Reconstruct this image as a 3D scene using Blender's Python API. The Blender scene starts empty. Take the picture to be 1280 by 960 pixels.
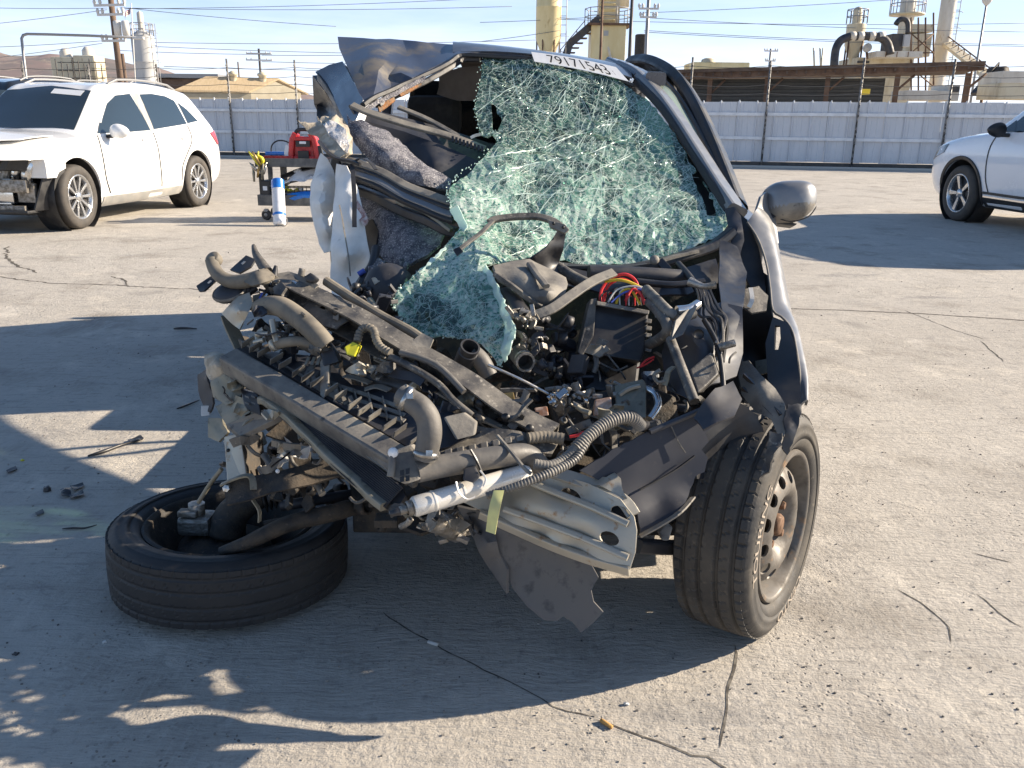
import bpy, bmesh, math, random
import numpy as np
from mathutils import Vector, Matrix, noise
from mathutils.geometry import delaunay_2d_cdt
S = bpy.context.scene
COL = S.collection
R_ = math.radians
random.seed(7)

# ------------------------------------------------------------------ camera
CAM_H, FPX, Y_HOR, ROLL = 1.17, 1050.0, 153.0, 0.010
PITCH = math.atan((480 - Y_HOR) / FPX)
_c, _s = math.cos(PITCH), math.sin(PITCH)
_f = Vector((0, _c, -_s)); _u0 = Vector((0, _s, _c)); _x0 = Vector((1, 0, 0))
RT = math.cos(ROLL) * _x0 + math.sin(ROLL) * _u0
UP = math.cos(ROLL) * _u0 - math.sin(ROLL) * _x0
CP = Vector((0, 0, CAM_H))
cam = bpy.data.cameras.new('camera'); camo = bpy.data.objects.new('camera', cam); COL.objects.link(camo)
cam.sensor_width = 36; cam.lens = FPX / 1280 * 36; cam.clip_start = 0.05; cam.clip_end = 20000
m = Matrix((RT, UP, -_f)).transposed().to_4x4(); m.translation = CP
camo.matrix_world = m
S.camera = camo

# ------------------------------------------------------------------ light
SUN_EL, SUN_AZ = R_(25.0), R_(78.0)        # azimuth from +Y towards +X
sd = Vector((math.sin(SUN_AZ) * math.cos(SUN_EL), math.cos(SUN_AZ) * math.cos(SUN_EL), math.sin(SUN_EL)))
W = bpy.data.worlds.new('World'); S.world = W; W.use_nodes = True
wn = W.node_tree.nodes; wl = W.node_tree.links
bg = wn['Background']; sky = wn.new('ShaderNodeTexSky'); sky.sky_type = 'NISHITA'; sky.sun_disc = False
sky.sun_elevation = SUN_EL; sky.sun_rotation = SUN_AZ; sky.air_density = 1.0; sky.dust_density = 0.3; sky.ozone_density = 3.2
wtc = wn.new('ShaderNodeTexCoord'); wmp = wn.new('ShaderNodeMapping'); wmp.inputs['Scale'].default_value = (1.2, 1.2, 9.0)
wns = wn.new('ShaderNodeTexNoise'); wns.inputs['Scale'].default_value = 3.4; wns.inputs['Detail'].default_value = 7; wns.inputs['Roughness'].default_value = .6
wrp = wn.new('ShaderNodeValToRGB'); wrp.color_ramp.elements[0].position = .36; wrp.color_ramp.elements[1].position = .72; wrp.color_ramp.elements[0].color = (.30, .30, .30, 1)
wrp.color_ramp.elements[1].color = (1, 1, 1, 1)
wmx = wn.new('ShaderNodeMix'); wmx.data_type = 'RGBA'
wl.new(wtc.outputs['Generated'], wmp.inputs['Vector']); wl.new(wmp.outputs[0], wns.inputs['Vector']); wl.new(wns.outputs['Fac'], wrp.inputs[0])
# pale haze low over the horizon all round, clear blue above
wsp = wn.new('ShaderNodeSeparateXYZ'); wl.new(wtc.outputs['Generated'], wsp.inputs[0])
whz = wn.new('ShaderNodeMapRange'); whz.interpolation_type = 'SMOOTHSTEP'; whz.inputs[1].default_value = .34; whz.inputs[2].default_value = .02; whz.inputs[3].default_value = 0; whz.inputs[4].default_value = 1; wl.new(wsp.outputs[2], whz.inputs[0])
whc = wn.new('ShaderNodeMapRange'); whc.inputs[1].default_value = .0; whc.inputs[2].default_value = .11; wl.new(wsp.outputs[2], whc.inputs[0])
wcm = wn.new('ShaderNodeMix'); wcm.data_type = 'RGBA'; wl.new(whc.outputs[0], wcm.inputs['Factor']); wcm.inputs[6].default_value = (8.2, 8.5, 9.1, 1); wcm.inputs[7].default_value = (5.2, 6.1, 9.0, 1)
wad = wn.new('ShaderNodeMath'); wad.operation = 'MULTIPLY_ADD'; wl.new(wrp.outputs[0], wad.inputs[0]); wad.inputs[1].default_value = .85; wad.inputs[2].default_value = .22
wml = wn.new('ShaderNodeMath'); wml.operation = 'MULTIPLY'; wl.new(wad.outputs[0], wml.inputs[0]); wl.new(whz.outputs[0], wml.inputs[1])
wl.new(wml.outputs[0], wmx.inputs['Factor']); wl.new(sky.outputs[0], wmx.inputs[6]); wl.new(wcm.outputs[2], wmx.inputs[7])
wl.new(wmx.outputs[2], bg.inputs['Color']); bg.inputs['Strength'].default_value = 0.078
sl = bpy.data.lights.new('sun', 'SUN'); sl.energy = 5.0; sl.angle = R_(0.55); sl.color = (1.0, .86, .68)
so = bpy.data.objects.new('sun', sl); COL.objects.link(so); so.rotation_euler = sd.to_track_quat('Z', 'Y').to_euler()
S.view_settings.view_transform = 'Standard'; S.view_settings.look = 'None'; S.view_settings.exposure = 1.15; S.view_settings.gamma = 1
S.cycles.use_denoising = True
S.cycles.max_bounces = 8; S.cycles.transparent_max_bounces = 24

# ------------------------------------------------------------------ pixel (1280x960 photo) -> place
def ray(x, y):
    return RT * ((x - 640) / FPX) + UP * ((480 - y) / FPX) + _f
def P(x, y, t):                       # t = depth along the view axis, metres
    return CP + ray(x, y) * t
def G(x, y, z=0.0):                   # the point of height z
    d = ray(x, y); return CP + d * ((z - CAM_H) / d.z)
def PL(pts):
    return [P(*p) for p in pts]

# ------------------------------------------------------------------ object helpers
def link(o, parent=None):
    COL.objects.link(o)
    if parent is not None: o.parent = parent
    return o
def tag(o, label=None, cat=None, group=None, kind=None):
    if label: o['label'] = label
    if cat: o['category'] = cat
    if group: o['group'] = group
    if kind: o['kind'] = kind
    return o
def thing(name, label, cat, loc=(0, 0, 0), rotz=0.0, group=None):
    o = bpy.data.objects.new(name, None); o.empty_display_size = .1
    o.location = loc; o.rotation_euler = (0, 0, rotz)
    COL.objects.link(o); return tag(o, label, cat, group)
def world_of(o):
    mt = Matrix.LocRotScale(o.location, o.rotation_euler, o.scale)
    if o.parent is not None: mt = world_of(o.parent) @ o.matrix_parent_inverse @ mt
    return mt
class MB:
    """a bmesh that collects shapes and becomes ONE object"""
    def __init__(s): s.bm = bmesh.new()
    def verts_faces(s, vs, fs, smooth=True):
        bv = [s.bm.verts.new(v) for v in vs]
        for f in fs:
            try:
                fc = s.bm.faces.new([bv[i] for i in f]); fc.smooth = smooth
            except ValueError: pass
        return s
    def box(s, c, sx, sy, sz, ax=None, bevel=0.0):
        """centre, full sizes, optional axes (3 vectors)"""
        ax = ax or (Vector((1, 0, 0)), Vector((0, 1, 0)), Vector((0, 0, 1)))
        c = Vector(c); b2 = bmesh.new(); vs = []
        for i in (-.5, .5):
            for j in (-.5, .5):
                for k in (-.5, .5): vs.append(b2.verts.new(c + ax[0] * sx * i + ax[1] * sy * j + ax[2] * sz * k))
        for f in ((0, 1, 3, 2), (4, 6, 7, 5), (0, 4, 5, 1), (2, 3, 7, 6), (0, 2, 6, 4), (1, 5, 7, 3)): b2.faces.new([vs[i] for i in f])
        if bevel > 0: bmesh.ops.bevel(b2, geom=list(b2.edges), offset=min(bevel, sx * .45, sy * .45, sz * .45), segments=2, affect='EDGES', profile=.6)
        return s.take(b2)
    def take(s, b2, smooth=False):
        for f in b2.faces: f.smooth = smooth
        me = bpy.data.meshes.new('t'); b2.to_mesh(me); b2.free(); s.bm.from_mesh(me); bpy.data.meshes.remove(me); return s
    def prism(s, pts, vec, bevel=0.0):
        """polygon (3D points) extruded by vec"""
        b2 = bmesh.new(); vec = Vector(vec); n = len(pts)
        a = [b2.verts.new(p) for p in pts]; b = [b2.verts.new(Vector(p) + vec) for p in pts]
        b2.faces.new(a); b2.faces.new(b[::-1])
        for i in range(n): b2.faces.new((a[i], b[i], b[(i + 1) % n], a[(i + 1) % n]))
        bmesh.ops.recalc_face_normals(b2, faces=list(b2.faces))
        if bevel > 0: bmesh.ops.bevel(b2, geom=list(b2.edges), offset=bevel, segments=2, affect='EDGES', profile=.6, clamp_overlap=True)
        return s.take(b2)
    def sweep(s, pts, prof, up=None, caps=True, smooth=False, closed_prof=True, scales=None, twist=0.0):
        """profile (u,v) swept along points with parallel transport"""
        pts = [Vector(p) for p in pts]; n = len(pts); k = len(prof)
        tang = []
        for i in range(n):
            t = pts[min(i + 1, n - 1)] - pts[max(i - 1, 0)]
            tang.append(t.normalized() if t.length > 1e-9 else Vector((0, 0, 1)))
        u = Vector(up) if up is not None else (Vector((0, 0, 1)) if abs(tang[0].z) < .9 else Vector((0, 1, 0)))
        rings = []
        for i in range(n):
            t = tang[i]; u = (u - t * u.dot(t))
            u = u.normalized() if u.length > 1e-6 else t.orthogonal().normalized()
            w = t.cross(u); sc = scales[i] if scales is not None else 1.0
            if twist:
                q = Matrix.Rotation(twist * i / max(n - 1, 1), 3, t); uu, ww = q @ u, q @ w
            else: uu, ww = u, w
            rings.append([s.bm.verts.new(pts[i] + ww * (a * sc) + uu * (b * sc)) for a, b in prof])
        kk = k if closed_prof else k - 1
        for i in range(n - 1):
            for j in range(kk):
                f = s.bm.faces.new((rings[i][j], rings[i][(j + 1) % k], rings[i + 1][(j + 1) % k], rings[i + 1][j])); f.smooth = smooth
        if caps and closed_prof:
            for r in (rings[0][::-1], rings[-1]):
                try: s.bm.faces.new(r)
                except ValueError: pass
        return s
    def tube(s, pts, r, segs=10, caps=True, corr=0.0, pitch=0.008, res=None):
        """round tube; r number or list; corr>0 = corrugated"""
        pts = [Vector(p) for p in pts]
        if res: pts = spline(pts, res)
        if corr > 0:
            L = sum((pts[i + 1] - pts[i]).length for i in range(len(pts) - 1)); n = max(4, int(L / pitch * 3))
            pts = resample(pts, n); rr = [1 + corr * (1 if i % 3 == 0 else -1 if i % 3 == 1 else .2) for i in range(n)]
            rl = list(np.interp(np.linspace(0, 1, n), np.linspace(0, 1, len(r)), r)) if isinstance(r, (list, tuple)) else [r] * n; sc = [a * q for a, q in zip(rl, rr)]
        else:
            sc = list(np.interp(np.linspace(0, 1, len(pts)), np.linspace(0, 1, len(r)), r)) if isinstance(r, (list, tuple)) else [r] * len(pts)
        prof = [(math.cos(2 * math.pi * j / segs), math.sin(2 * math.pi * j / segs)) for j in range(segs)]
        return s.sweep(pts, prof, caps=caps, smooth=True, scales=sc)
    def lathe(s, prof, o, axis, segs=32, smooth=True, close=False):
        o = Vector(o); a = Vector(axis).normalized(); e1 = a.orthogonal().normalized(); e2 = a.cross(e1)
        rings = []
        for r, h in prof:
            rings.append([s.bm.verts.new(o + a * h + (e1 * math.cos(2 * math.pi * j / segs) + e2 * math.sin(2 * math.pi * j / segs)) * max(r, 1e-5)) for j in range(segs)])
        m_ = len(rings)
        for i in range(m_ if close else m_ - 1):
            A, B = rings[i], rings[(i + 1) % m_]
            for j in range(segs):
                f = s.bm.faces.new((A[j], A[(j + 1) % segs], B[(j + 1) % segs], B[j])); f.smooth = smooth
        return s
    def build(s, name, mat, parent=None, recalc=True, smooth_angle=None):
        if recalc: bmesh.ops.recalc_face_normals(s.bm, faces=list(s.bm.faces))
        me = bpy.data.meshes.new(name); s.bm.to_mesh(me); s.bm.free()
        for m_ in (mat if isinstance(mat, (list, tuple)) else [mat]): me.materials.append(m_)
        if smooth_angle is not None:
            me.shade_smooth() if hasattr(me, 'shade_smooth') else None
            try: me.set_sharp_from_angle(angle=R_(smooth_angle))
            except Exception: pass
        o = bpy.data.objects.new(name, me); COL.objects.link(o)
        if parent is not None:
            o.parent = parent
            if getattr(parent, 'WORLD', None) is None and parent.name in WORLD_ROOTS:
                o.matrix_parent_inverse = Matrix.Translation(-Vector(parent.location))
        return o
WORLD_ROOTS = set()         # roots without rotation whose parts are modelled in world coordinates
def wthing(name, label, cat, loc, group=None):
    o = thing(name, label, cat, loc, 0, group); WORLD_ROOTS.add(o.name); return o

def spline(pts, n=6, closed=False):
    """Catmull-Rom through points, n sub steps per span"""
    pts = [Vector(p) for p in pts]; N = len(pts)
    if N < 3 and not closed: return resample(pts, n + 1)
    out = []
    rng = range(N if closed else N - 1)
    g = (lambda i: pts[i % N]) if closed else (lambda i: pts[max(0, min(N - 1, i))])
    for i in rng:
        p0, p1, p2, p3 = g(i - 1), g(i), g(i + 1), g(i + 2)
        for k in range(n):
            t = k / n
            out.append(.5 * ((2 * p1) + (p2 - p0) * t + (2 * p0 - 5 * p1 + 4 * p2 - p3) * t * t + (3 * p1 - p0 - 3 * p2 + p3) * t ** 3))
    if not closed: out.append(pts[-1])
    return out
def resample(pts, n):
    pts = [Vector(p) for p in pts]; d = [0.0]
    for i in range(len(pts) - 1): d.append(d[-1] + (pts[i + 1] - pts[i]).length)
    out = []; j = 0
    for k in range(n):
        q = d[-1] * k / (n - 1)
        while j < len(pts) - 2 and d[j + 1] < q: j += 1
        w = (q - d[j]) / max(d[j + 1] - d[j], 1e-9); out.append(pts[j].lerp(pts[j + 1], min(max(w, 0), 1)))
    return out
def rect(w, h, r=0.0):
    if r <= 0: return [(-w / 2, -h / 2), (w / 2, -h / 2), (w / 2, h / 2), (-w / 2, h / 2)]
    o = []
    for cx, cy, a0 in ((w / 2 - r, h / 2 - r, 0), (-w / 2 + r, h / 2 - r, 90), (-w / 2 + r, -h / 2 + r, 180), (w / 2 - r, -h / 2 + r, 270)):
        for k in range(3): a = R_(a0 + 45 * k); o.append((cx + r * math.cos(a), cy + r * math.sin(a)))
    return o
def chan(w, h, th):
    """C channel open to +u"""
    return [(w / 2, -h / 2), (w / 2, -h / 2 + th), (-w / 2 + th, -h / 2 + th), (-w / 2 + th, h / 2 - th), (w / 2, h / 2 - th), (w / 2, h / 2), (-w / 2, h / 2), (-w / 2, -h / 2)]

class TPS:
    """thin plate spline through (x, y) -> value"""
    def __init__(s, pts, vals, lam=1e-3):
        p = np.array(pts, float); s.c = p.mean(0); s.k = max(np.ptp(p[:, 0]), np.ptp(p[:, 1]), 1e-6); p = (p - s.c) / s.k; s.p = p
        n = len(p); K = s.U(np.linalg.norm(p[:, None] - p[None], axis=2)) + lam * np.eye(n); Q = np.c_[np.ones(n), p]
        A = np.zeros((n + 3, n + 3)); A[:n, :n] = K; A[:n, n:] = Q; A[n:, :n] = Q.T
        b = np.r_[np.array(vals, float), 0, 0, 0]
        s.w = np.linalg.lstsq(A, b, rcond=None)[0]
    @staticmethod
    def U(r):
        return np.where(r > 1e-9, r * r * np.log(np.maximum(r, 1e-9)), 0.0)
    def __call__(s, q):
        q = (np.atleast_2d(np.array(q, float)) - s.c) / s.k
        r = np.linalg.norm(q[:, None] - s.p[None], axis=2)
        return s.U(r) @ s.w[:-3] + np.c_[np.ones(len(q)), q] @ s.w[-3:]
def inside(poly, x, y):
    c = False; n = len(poly); j = n - 1
    for i in range(n):
        xi, yi = poly[i][:2]; xj, yj = poly[j][:2]
        if (yi > y) != (yj > y) and x < (xj - xi) * (y - yi) / (yj - yi) + xi: c = not c
        j = i
    return c
def tri2d(outline, step, holes=(), jit=.3, rng=random, tear=0.0):
    """triangulate a 2D polygon: returns points, triangles"""
    def sub(loop):
        o = []
        for i in range(len(loop)):
            a, b = loop[i], loop[(i + 1) % len(loop)]
            L = math.dist(a[:2], b[:2]); n = max(1, int(round(L / step)))
            for k in range(n):
                q = k / n; tx = rng.uniform(-tear, tear) if k else 0; ty = rng.uniform(-tear, tear) if k else 0
                o.append((a[0] + (b[0] - a[0]) * q + tx, a[1] + (b[1] - a[1]) * q + ty))
        return o
    loops = [sub(outline)] + [sub(h) for h in holes]
    pts, edges = [], []
    for lp in loops:
        b = len(pts); pts += lp; edges += [(b + i, b + (i + 1) % len(lp)) for i in range(len(lp))]
    nb = len(pts); B = np.array(pts)
    xs = [p[0] for p in loops[0]]; ys = [p[1] for p in loops[0]]
    y = min(ys) + step * .5; row = 0
    while y < max(ys):
        x = min(xs) + step * (.5 if row % 2 else 0)
        while x < max(xs):
            q = (x + rng.uniform(-jit, jit) * step, y + rng.uniform(-jit, jit) * step)
            if inside(loops[0], *q) and not any(inside(h, *q) for h in loops[1:]) and np.min((B[:, 0] - q[0]) ** 2 + (B[:, 1] - q[1]) ** 2) > (.5 * step) ** 2: pts.append(q)
            x += step
        y += step * .87; row += 1
    v, e, f, *_ = delaunay_2d_cdt([Vector(p) for p in pts], edges, [], 1, 1e-6)
    if holes: f = [q for q in f if not any(inside(h, sum(v[i].x for i in q) / 3, sum(v[i].y for i in q) / 3) for h in loops[1:])]
    return [tuple(p) for p in v], [tuple(q) for q in f]
def shell(mb, pts3, tris, thick, smooth=False, uv=None):
    """give a triangle sheet real thickness and add it to mb"""
    n = len(pts3); nor = [Vector((0, 0, 0)) for _ in range(n)]; cnt = {}
    for a, b, c in tris:
        q = (pts3[b] - pts3[a]).cross(pts3[c] - pts3[a])
        for i in (a, b, c): nor[i] += q
        for e in ((a, b), (b, c), (c, a)): cnt[e] = cnt.get(e, 0) + 1
    nor = [q.normalized() if q.length > 1e-12 else Vector((0, 0, 1)) for q in nor]
    vs = [p + q * thick * .5 for p, q in zip(pts3, nor)] + [p - q * thick * .5 for p, q in zip(pts3, nor)]
    fs = [t for t in tris] + [(c + n, b + n, a + n) for a, b, c in tris]
    for (a, b) in cnt:
        if (b, a) not in cnt: fs.append((b, a, a + n, b + n))
    mb.verts_faces(vs, fs, smooth)
    return mb
def crease(p, freq, seed=0.0):
    q = p * freq + Vector((seed, seed * 1.7, -seed))
    return (1 - abs(noise.noise(q)) * 2) * .6 + noise.noise(q * 2.1) * .4
def sheet_mb(mb, outline, inner=(), step=8, thick=.002, crumple=0.0, freq=6.0, holes=(), smooth=True, tear=0.0, seed=1, lam=1e-3, jit=.3):
    """a sheet whose outline is given by photo pixel + depth; its own thickness, folds and creases in 3D"""
    rng = random.Random(seed)
    ctrl = [tuple(p) for p in outline] + [tuple(p) for p in inner]
    tp = TPS([(a, b) for a, b, _ in ctrl], [c for *_, c in ctrl], lam)
    v, f = tri2d([(a, b) for a, b, _ in outline], step, [[(a, b) for a, b in h] for h in holes], jit, rng, tear)
    t = tp(v); p3 = [P(x, y, float(d)) for (x, y), d in zip(v, t)]
    if crumple:
        n = sum(((p3[b] - p3[a]).cross(p3[c] - p3[a]) for a, b, c in f), Vector((0, 0, 0))).normalized()
        p3 = [p + n * crumple * crease(p, freq, seed * 3.1) for p in p3]
    return shell(mb, p3, f, thick, smooth)
def sheet(name, mat, parent, outline, **k):
    mb = MB(); sheet_mb(mb, outline, **k); return mb.build(name, mat, parent, recalc=True, smooth_angle=30)
def copy_tree(o, parent=None):
    c = o.copy(); COL.objects.link(c); c.parent = parent
    if parent is not None: c.matrix_parent_inverse = o.matrix_parent_inverse.copy()
    for ch in list(o.children): copy_tree(ch, c)
    return c
def text_mesh(txt, size=1.0, depth=0.02):
    cu = bpy.data.curves.new('txt', 'FONT'); cu.body = txt; cu.size = size; cu.extrude = depth; cu.align_x = 'CENTER'; cu.align_y = 'CENTER'
    o = bpy.data.objects.new('txt', cu); COL.objects.link(o)
    dg = bpy.context.evaluated_depsgraph_get(); me = bpy.data.meshes.new_from_object(o.evaluated_get(dg))
    vs = [v.co.copy() for v in me.vertices]; fs = [tuple(p.vertices) for p in me.polygons]
    bpy.data.objects.remove(o); bpy.data.curves.remove(cu); bpy.data.meshes.remove(me); return vs, fs

# ------------------------------------------------------------------ materials
def mat(name, c1, rough=.6, metal=0.0, c2=None, nscale=12.0, lo=.42, hi=.62, c3=None, n3=60.0, lo3=.55, hi3=.7, bump=0.0, bscale=120.0, coat=0.0, rvar=.12, spec=.5, stretch=None, detail=6):
    M = bpy.data.materials.new(name); M.use_nodes = True; N = M.node_tree.nodes; L = M.node_tree.links
    b = N['Principled BSDF']; b.inputs['Roughness'].default_value = rough; b.inputs['Metallic'].default_value = metal
    b.inputs['Specular IOR Level'].default_value = spec
    if coat: b.inputs['Coat Weight'].default_value = coat; b.inputs['Coat Roughness'].default_value = .04
    tc = N.new('ShaderNodeTexCoord'); vec = tc.outputs['Object']
    if stretch:
        mp = N.new('ShaderNodeMapping'); mp.inputs['Scale'].default_value = stretch; L.new(vec, mp.inputs['Vector']); vec = mp.outputs[0]
    def nz(sc, lo_, hi_, det=detail):
        n = N.new('ShaderNodeTexNoise'); n.inputs['Scale'].default_value = sc; n.inputs['Detail'].default_value = det; n.inputs['Roughness'].default_value = .62
        L.new(vec, n.inputs['Vector']); r = N.new('ShaderNodeMapRange'); r.inputs[1].default_value = lo_; r.inputs[2].default_value = hi_; L.new(n.outputs['Fac'], r.inputs[0]); return n, r.outputs[0]
    col = None
    def mix(fac, a, c):
        x = N.new('ShaderNodeMix'); x.data_type = 'RGBA'; L.new(fac, x.inputs['Factor'])
        if isinstance(a, tuple): x.inputs[6].default_value = (*a, 1)
        else: L.new(a, x.inputs[6])
        x.inputs[7].default_value = (*c, 1); return x.outputs[2]
    src = tuple(c1)
    if c2:
        n, f = nz(nscale, lo, hi); src = mix(f, src, c2)
        rr = N.new('ShaderNodeMapRange'); rr.inputs[3].default_value = max(rough - rvar, .02); rr.inputs[4].default_value = min(rough + rvar, 1); L.new(f, rr.inputs[0]); L.new(rr.outputs[0], b.inputs['Roughness'])
    if c3: n, f = nz(n3, lo3, hi3); src = mix(f, src, c3)
    if isinstance(src, tuple): b.inputs['Base Color'].default_value = (*src, 1)
    else: L.new(src, b.inputs['Base Color'])
    if bump:
        n, f = nz(bscale, 0, 1, 4); bp = N.new('ShaderNodeBump'); bp.inputs['Strength'].default_value = bump; bp.inputs['Distance'].default_value = .01
        L.new(f, bp.inputs['Height']); L.new(bp.outputs[0], b.inputs['Normal'])
    return M
DUST = (.30, .265, .215)
M_paint = mat('charcoal_paint', (.085, .091, .108), .36, .4, (.10, .105, .12), 5, .4, .7, c3=(.17, .16, .145), n3=9, lo3=.56, hi3=.74, coat=.6)
M_dirtpaint = mat('dusty_charcoal_paint', (.075, .085, .115), .42, .35, (.19, .168, .135), 4.5, .50, .64, coat=.15)
M_silver_lit = mat('silver_sunlit_paint', (.215, .218, .222), .42, .45, (.235, .235, .238), 20, coat=.35, rvar=.04)  # lighter copy of the charcoal body paint, sunlight put into its colour
M_black = mat('black_plastic', (.022, .022, .025), .42, 0, (.045, .044, .044), 14, .4, .66)
M_dusty = mat('dusty_black_plastic', (.042, .040, .039), .62, 0, (.17, .155, .132), 16, .36, .66, c3=(.33, .30, .25), n3=70, lo3=.58, hi3=.72, bump=.15)
M_dusty2 = mat('dusty_grey_plastic', (.105, .098, .09), .66, 0, (.24, .22, .185), 12, .36, .64, c3=(.05, .05, .05), n3=45, lo3=.6, hi3=.72, bump=.12)
M_darkdust = mat('dark_smeared_plastic', (.024, .026, .034), .55, 0, (.050, .048, .050), 9, .42, .66, c3=(.11, .10, .088), n3=50, lo3=.64, hi3=.76)
M_under = mat('grimy_underbody', (.03, .028, .026), .75, .2, (.08, .065, .05), 20, .42, .6, c3=(.14, .10, .07), n3=60, lo3=.6, hi3=.72, bump=.3)
M_beam = mat('galvanized_beam', (.41, .38, .31), .48, .45, (.42, .39, .33), 14, c3=(.30, .17, .08), n3=38, lo3=.60, hi3=.72, bump=.06)
M_olive = mat('primer_metal', (.20, .185, .14), .55, .35, (.27, .25, .20), 18, c3=(.10, .085, .06), n3=40, lo3=.58, hi3=.7)
M_steel = mat('bare_steel', (.50, .49, .47), .32, .9, (.33, .31, .28), 30)
M_alu = mat('bright_aluminium', (.66, .65, .63), .27, .95, (.42, .40, .36), 22, .5, .7)
M_cast = mat('cast_aluminium', (.36, .34, .31), .5, .75, (.20, .18, .15), 26, .42, .62, bump=.5, bscale=90)
M_white = mat('white_painted_tube', (.72, .69, .63), .35, .2, (.55, .51, .44), 22, .5, .72)
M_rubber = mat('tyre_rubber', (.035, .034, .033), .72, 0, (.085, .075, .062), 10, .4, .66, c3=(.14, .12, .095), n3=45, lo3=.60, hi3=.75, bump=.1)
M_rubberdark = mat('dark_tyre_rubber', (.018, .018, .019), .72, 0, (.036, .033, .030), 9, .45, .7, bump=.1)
M_lettering = mat('tyre_lettering', (.34, .29, .235), .8)
M_wheel = mat('grey_steel_wheel', (.15, .138, .122), .62, .25, (.10, .088, .075), 20, c3=(.24, .15, .085), n3=30, lo3=.60, hi3=.74)
M_rust = mat('rusty_nut', (.17, .095, .055), .8, .25, (.10, .055, .03), 60)
M_hose = mat('grey_rubber_hose', (.095, .09, .083), .62, 0, (.17, .155, .135), 14, .4, .66, bump=.08)
M_tanhose = mat('dust_coated_hose', (.105, .095, .078), .7, 0, (.22, .19, .145), 12, .36, .62, c3=(.07, .06, .05), n3=36, lo3=.62, hi3=.74)
M_corr = mat('grey_wire_loom', (.10, .095, .088), .6, 0, (.20, .185, .16), 24, .4, .62)
M_felt = mat('grey_felt', (.115, .115, .14), .95, 0, (.30, .29, .31), 34, .40, .62, c3=(.62, .60, .58), n3=190, lo3=.52, hi3=.66, bump=1.0, bscale=260, spec=.1)
M_airbag = mat('white_airbag_fabric', (.84, .83, .80), .85, 0, (.66, .65, .61), 5, .42, .66, c3=(.30, .29, .27), n3=11, lo3=.64, hi3=.78, bump=.15, bscale=160, spec=.2)
M_liner = mat('torn_beige_trim', (.46, .40, .31), .8, 0, (.30, .26, .20), 22, .45, .6, bump=.4, bscale=60)
M_foil = mat('crumpled_foil', (.72, .71, .70), .4, .45, (.45, .42, .38), 26, bump=.8, bscale=60)
M_headliner = mat('brown_headliner', (.15, .125, .105), .95, 0, (.19, .16, .135), 8, spec=.1)
M_seat = mat('dark_seat_fabric', (.035, .034, .036), .95, 0, (.055, .052, .05), 20, spec=.1)
M_yellow = mat('yellow_plastic', (.62, .56, .03), .45)
M_tape = mat('yellow_tape', (.62, .60, .24), .55, 0, (.54, .50, .22), 30)
M_red = mat('red_wire', (.60, .03, .03), .4); M_ywire = mat('yellow_wire', (.65, .45, .03), .4); M_bluewire = mat('blue_wire', (.06, .10, .42), .45)
M_wwire = mat('white_wire', (.5, .5, .48), .5); M_bwire = mat('black_wire', (.015, .015, .016), .45)
M_brass = mat('brass_fitting', (.42, .30, .12), .4, .8, (.25, .17, .07), 40)
M_copper = mat('torn_copper_fins', (.45, .22, .12), .5, .6, (.6, .45, .35), 50)
M_placard = mat('white_label', (.80, .80, .79), .5, 0, (.72, .71, .69), 18, .5, .75)
M_ink = mat('black_ink', (.02, .02, .022), .6)
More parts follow.
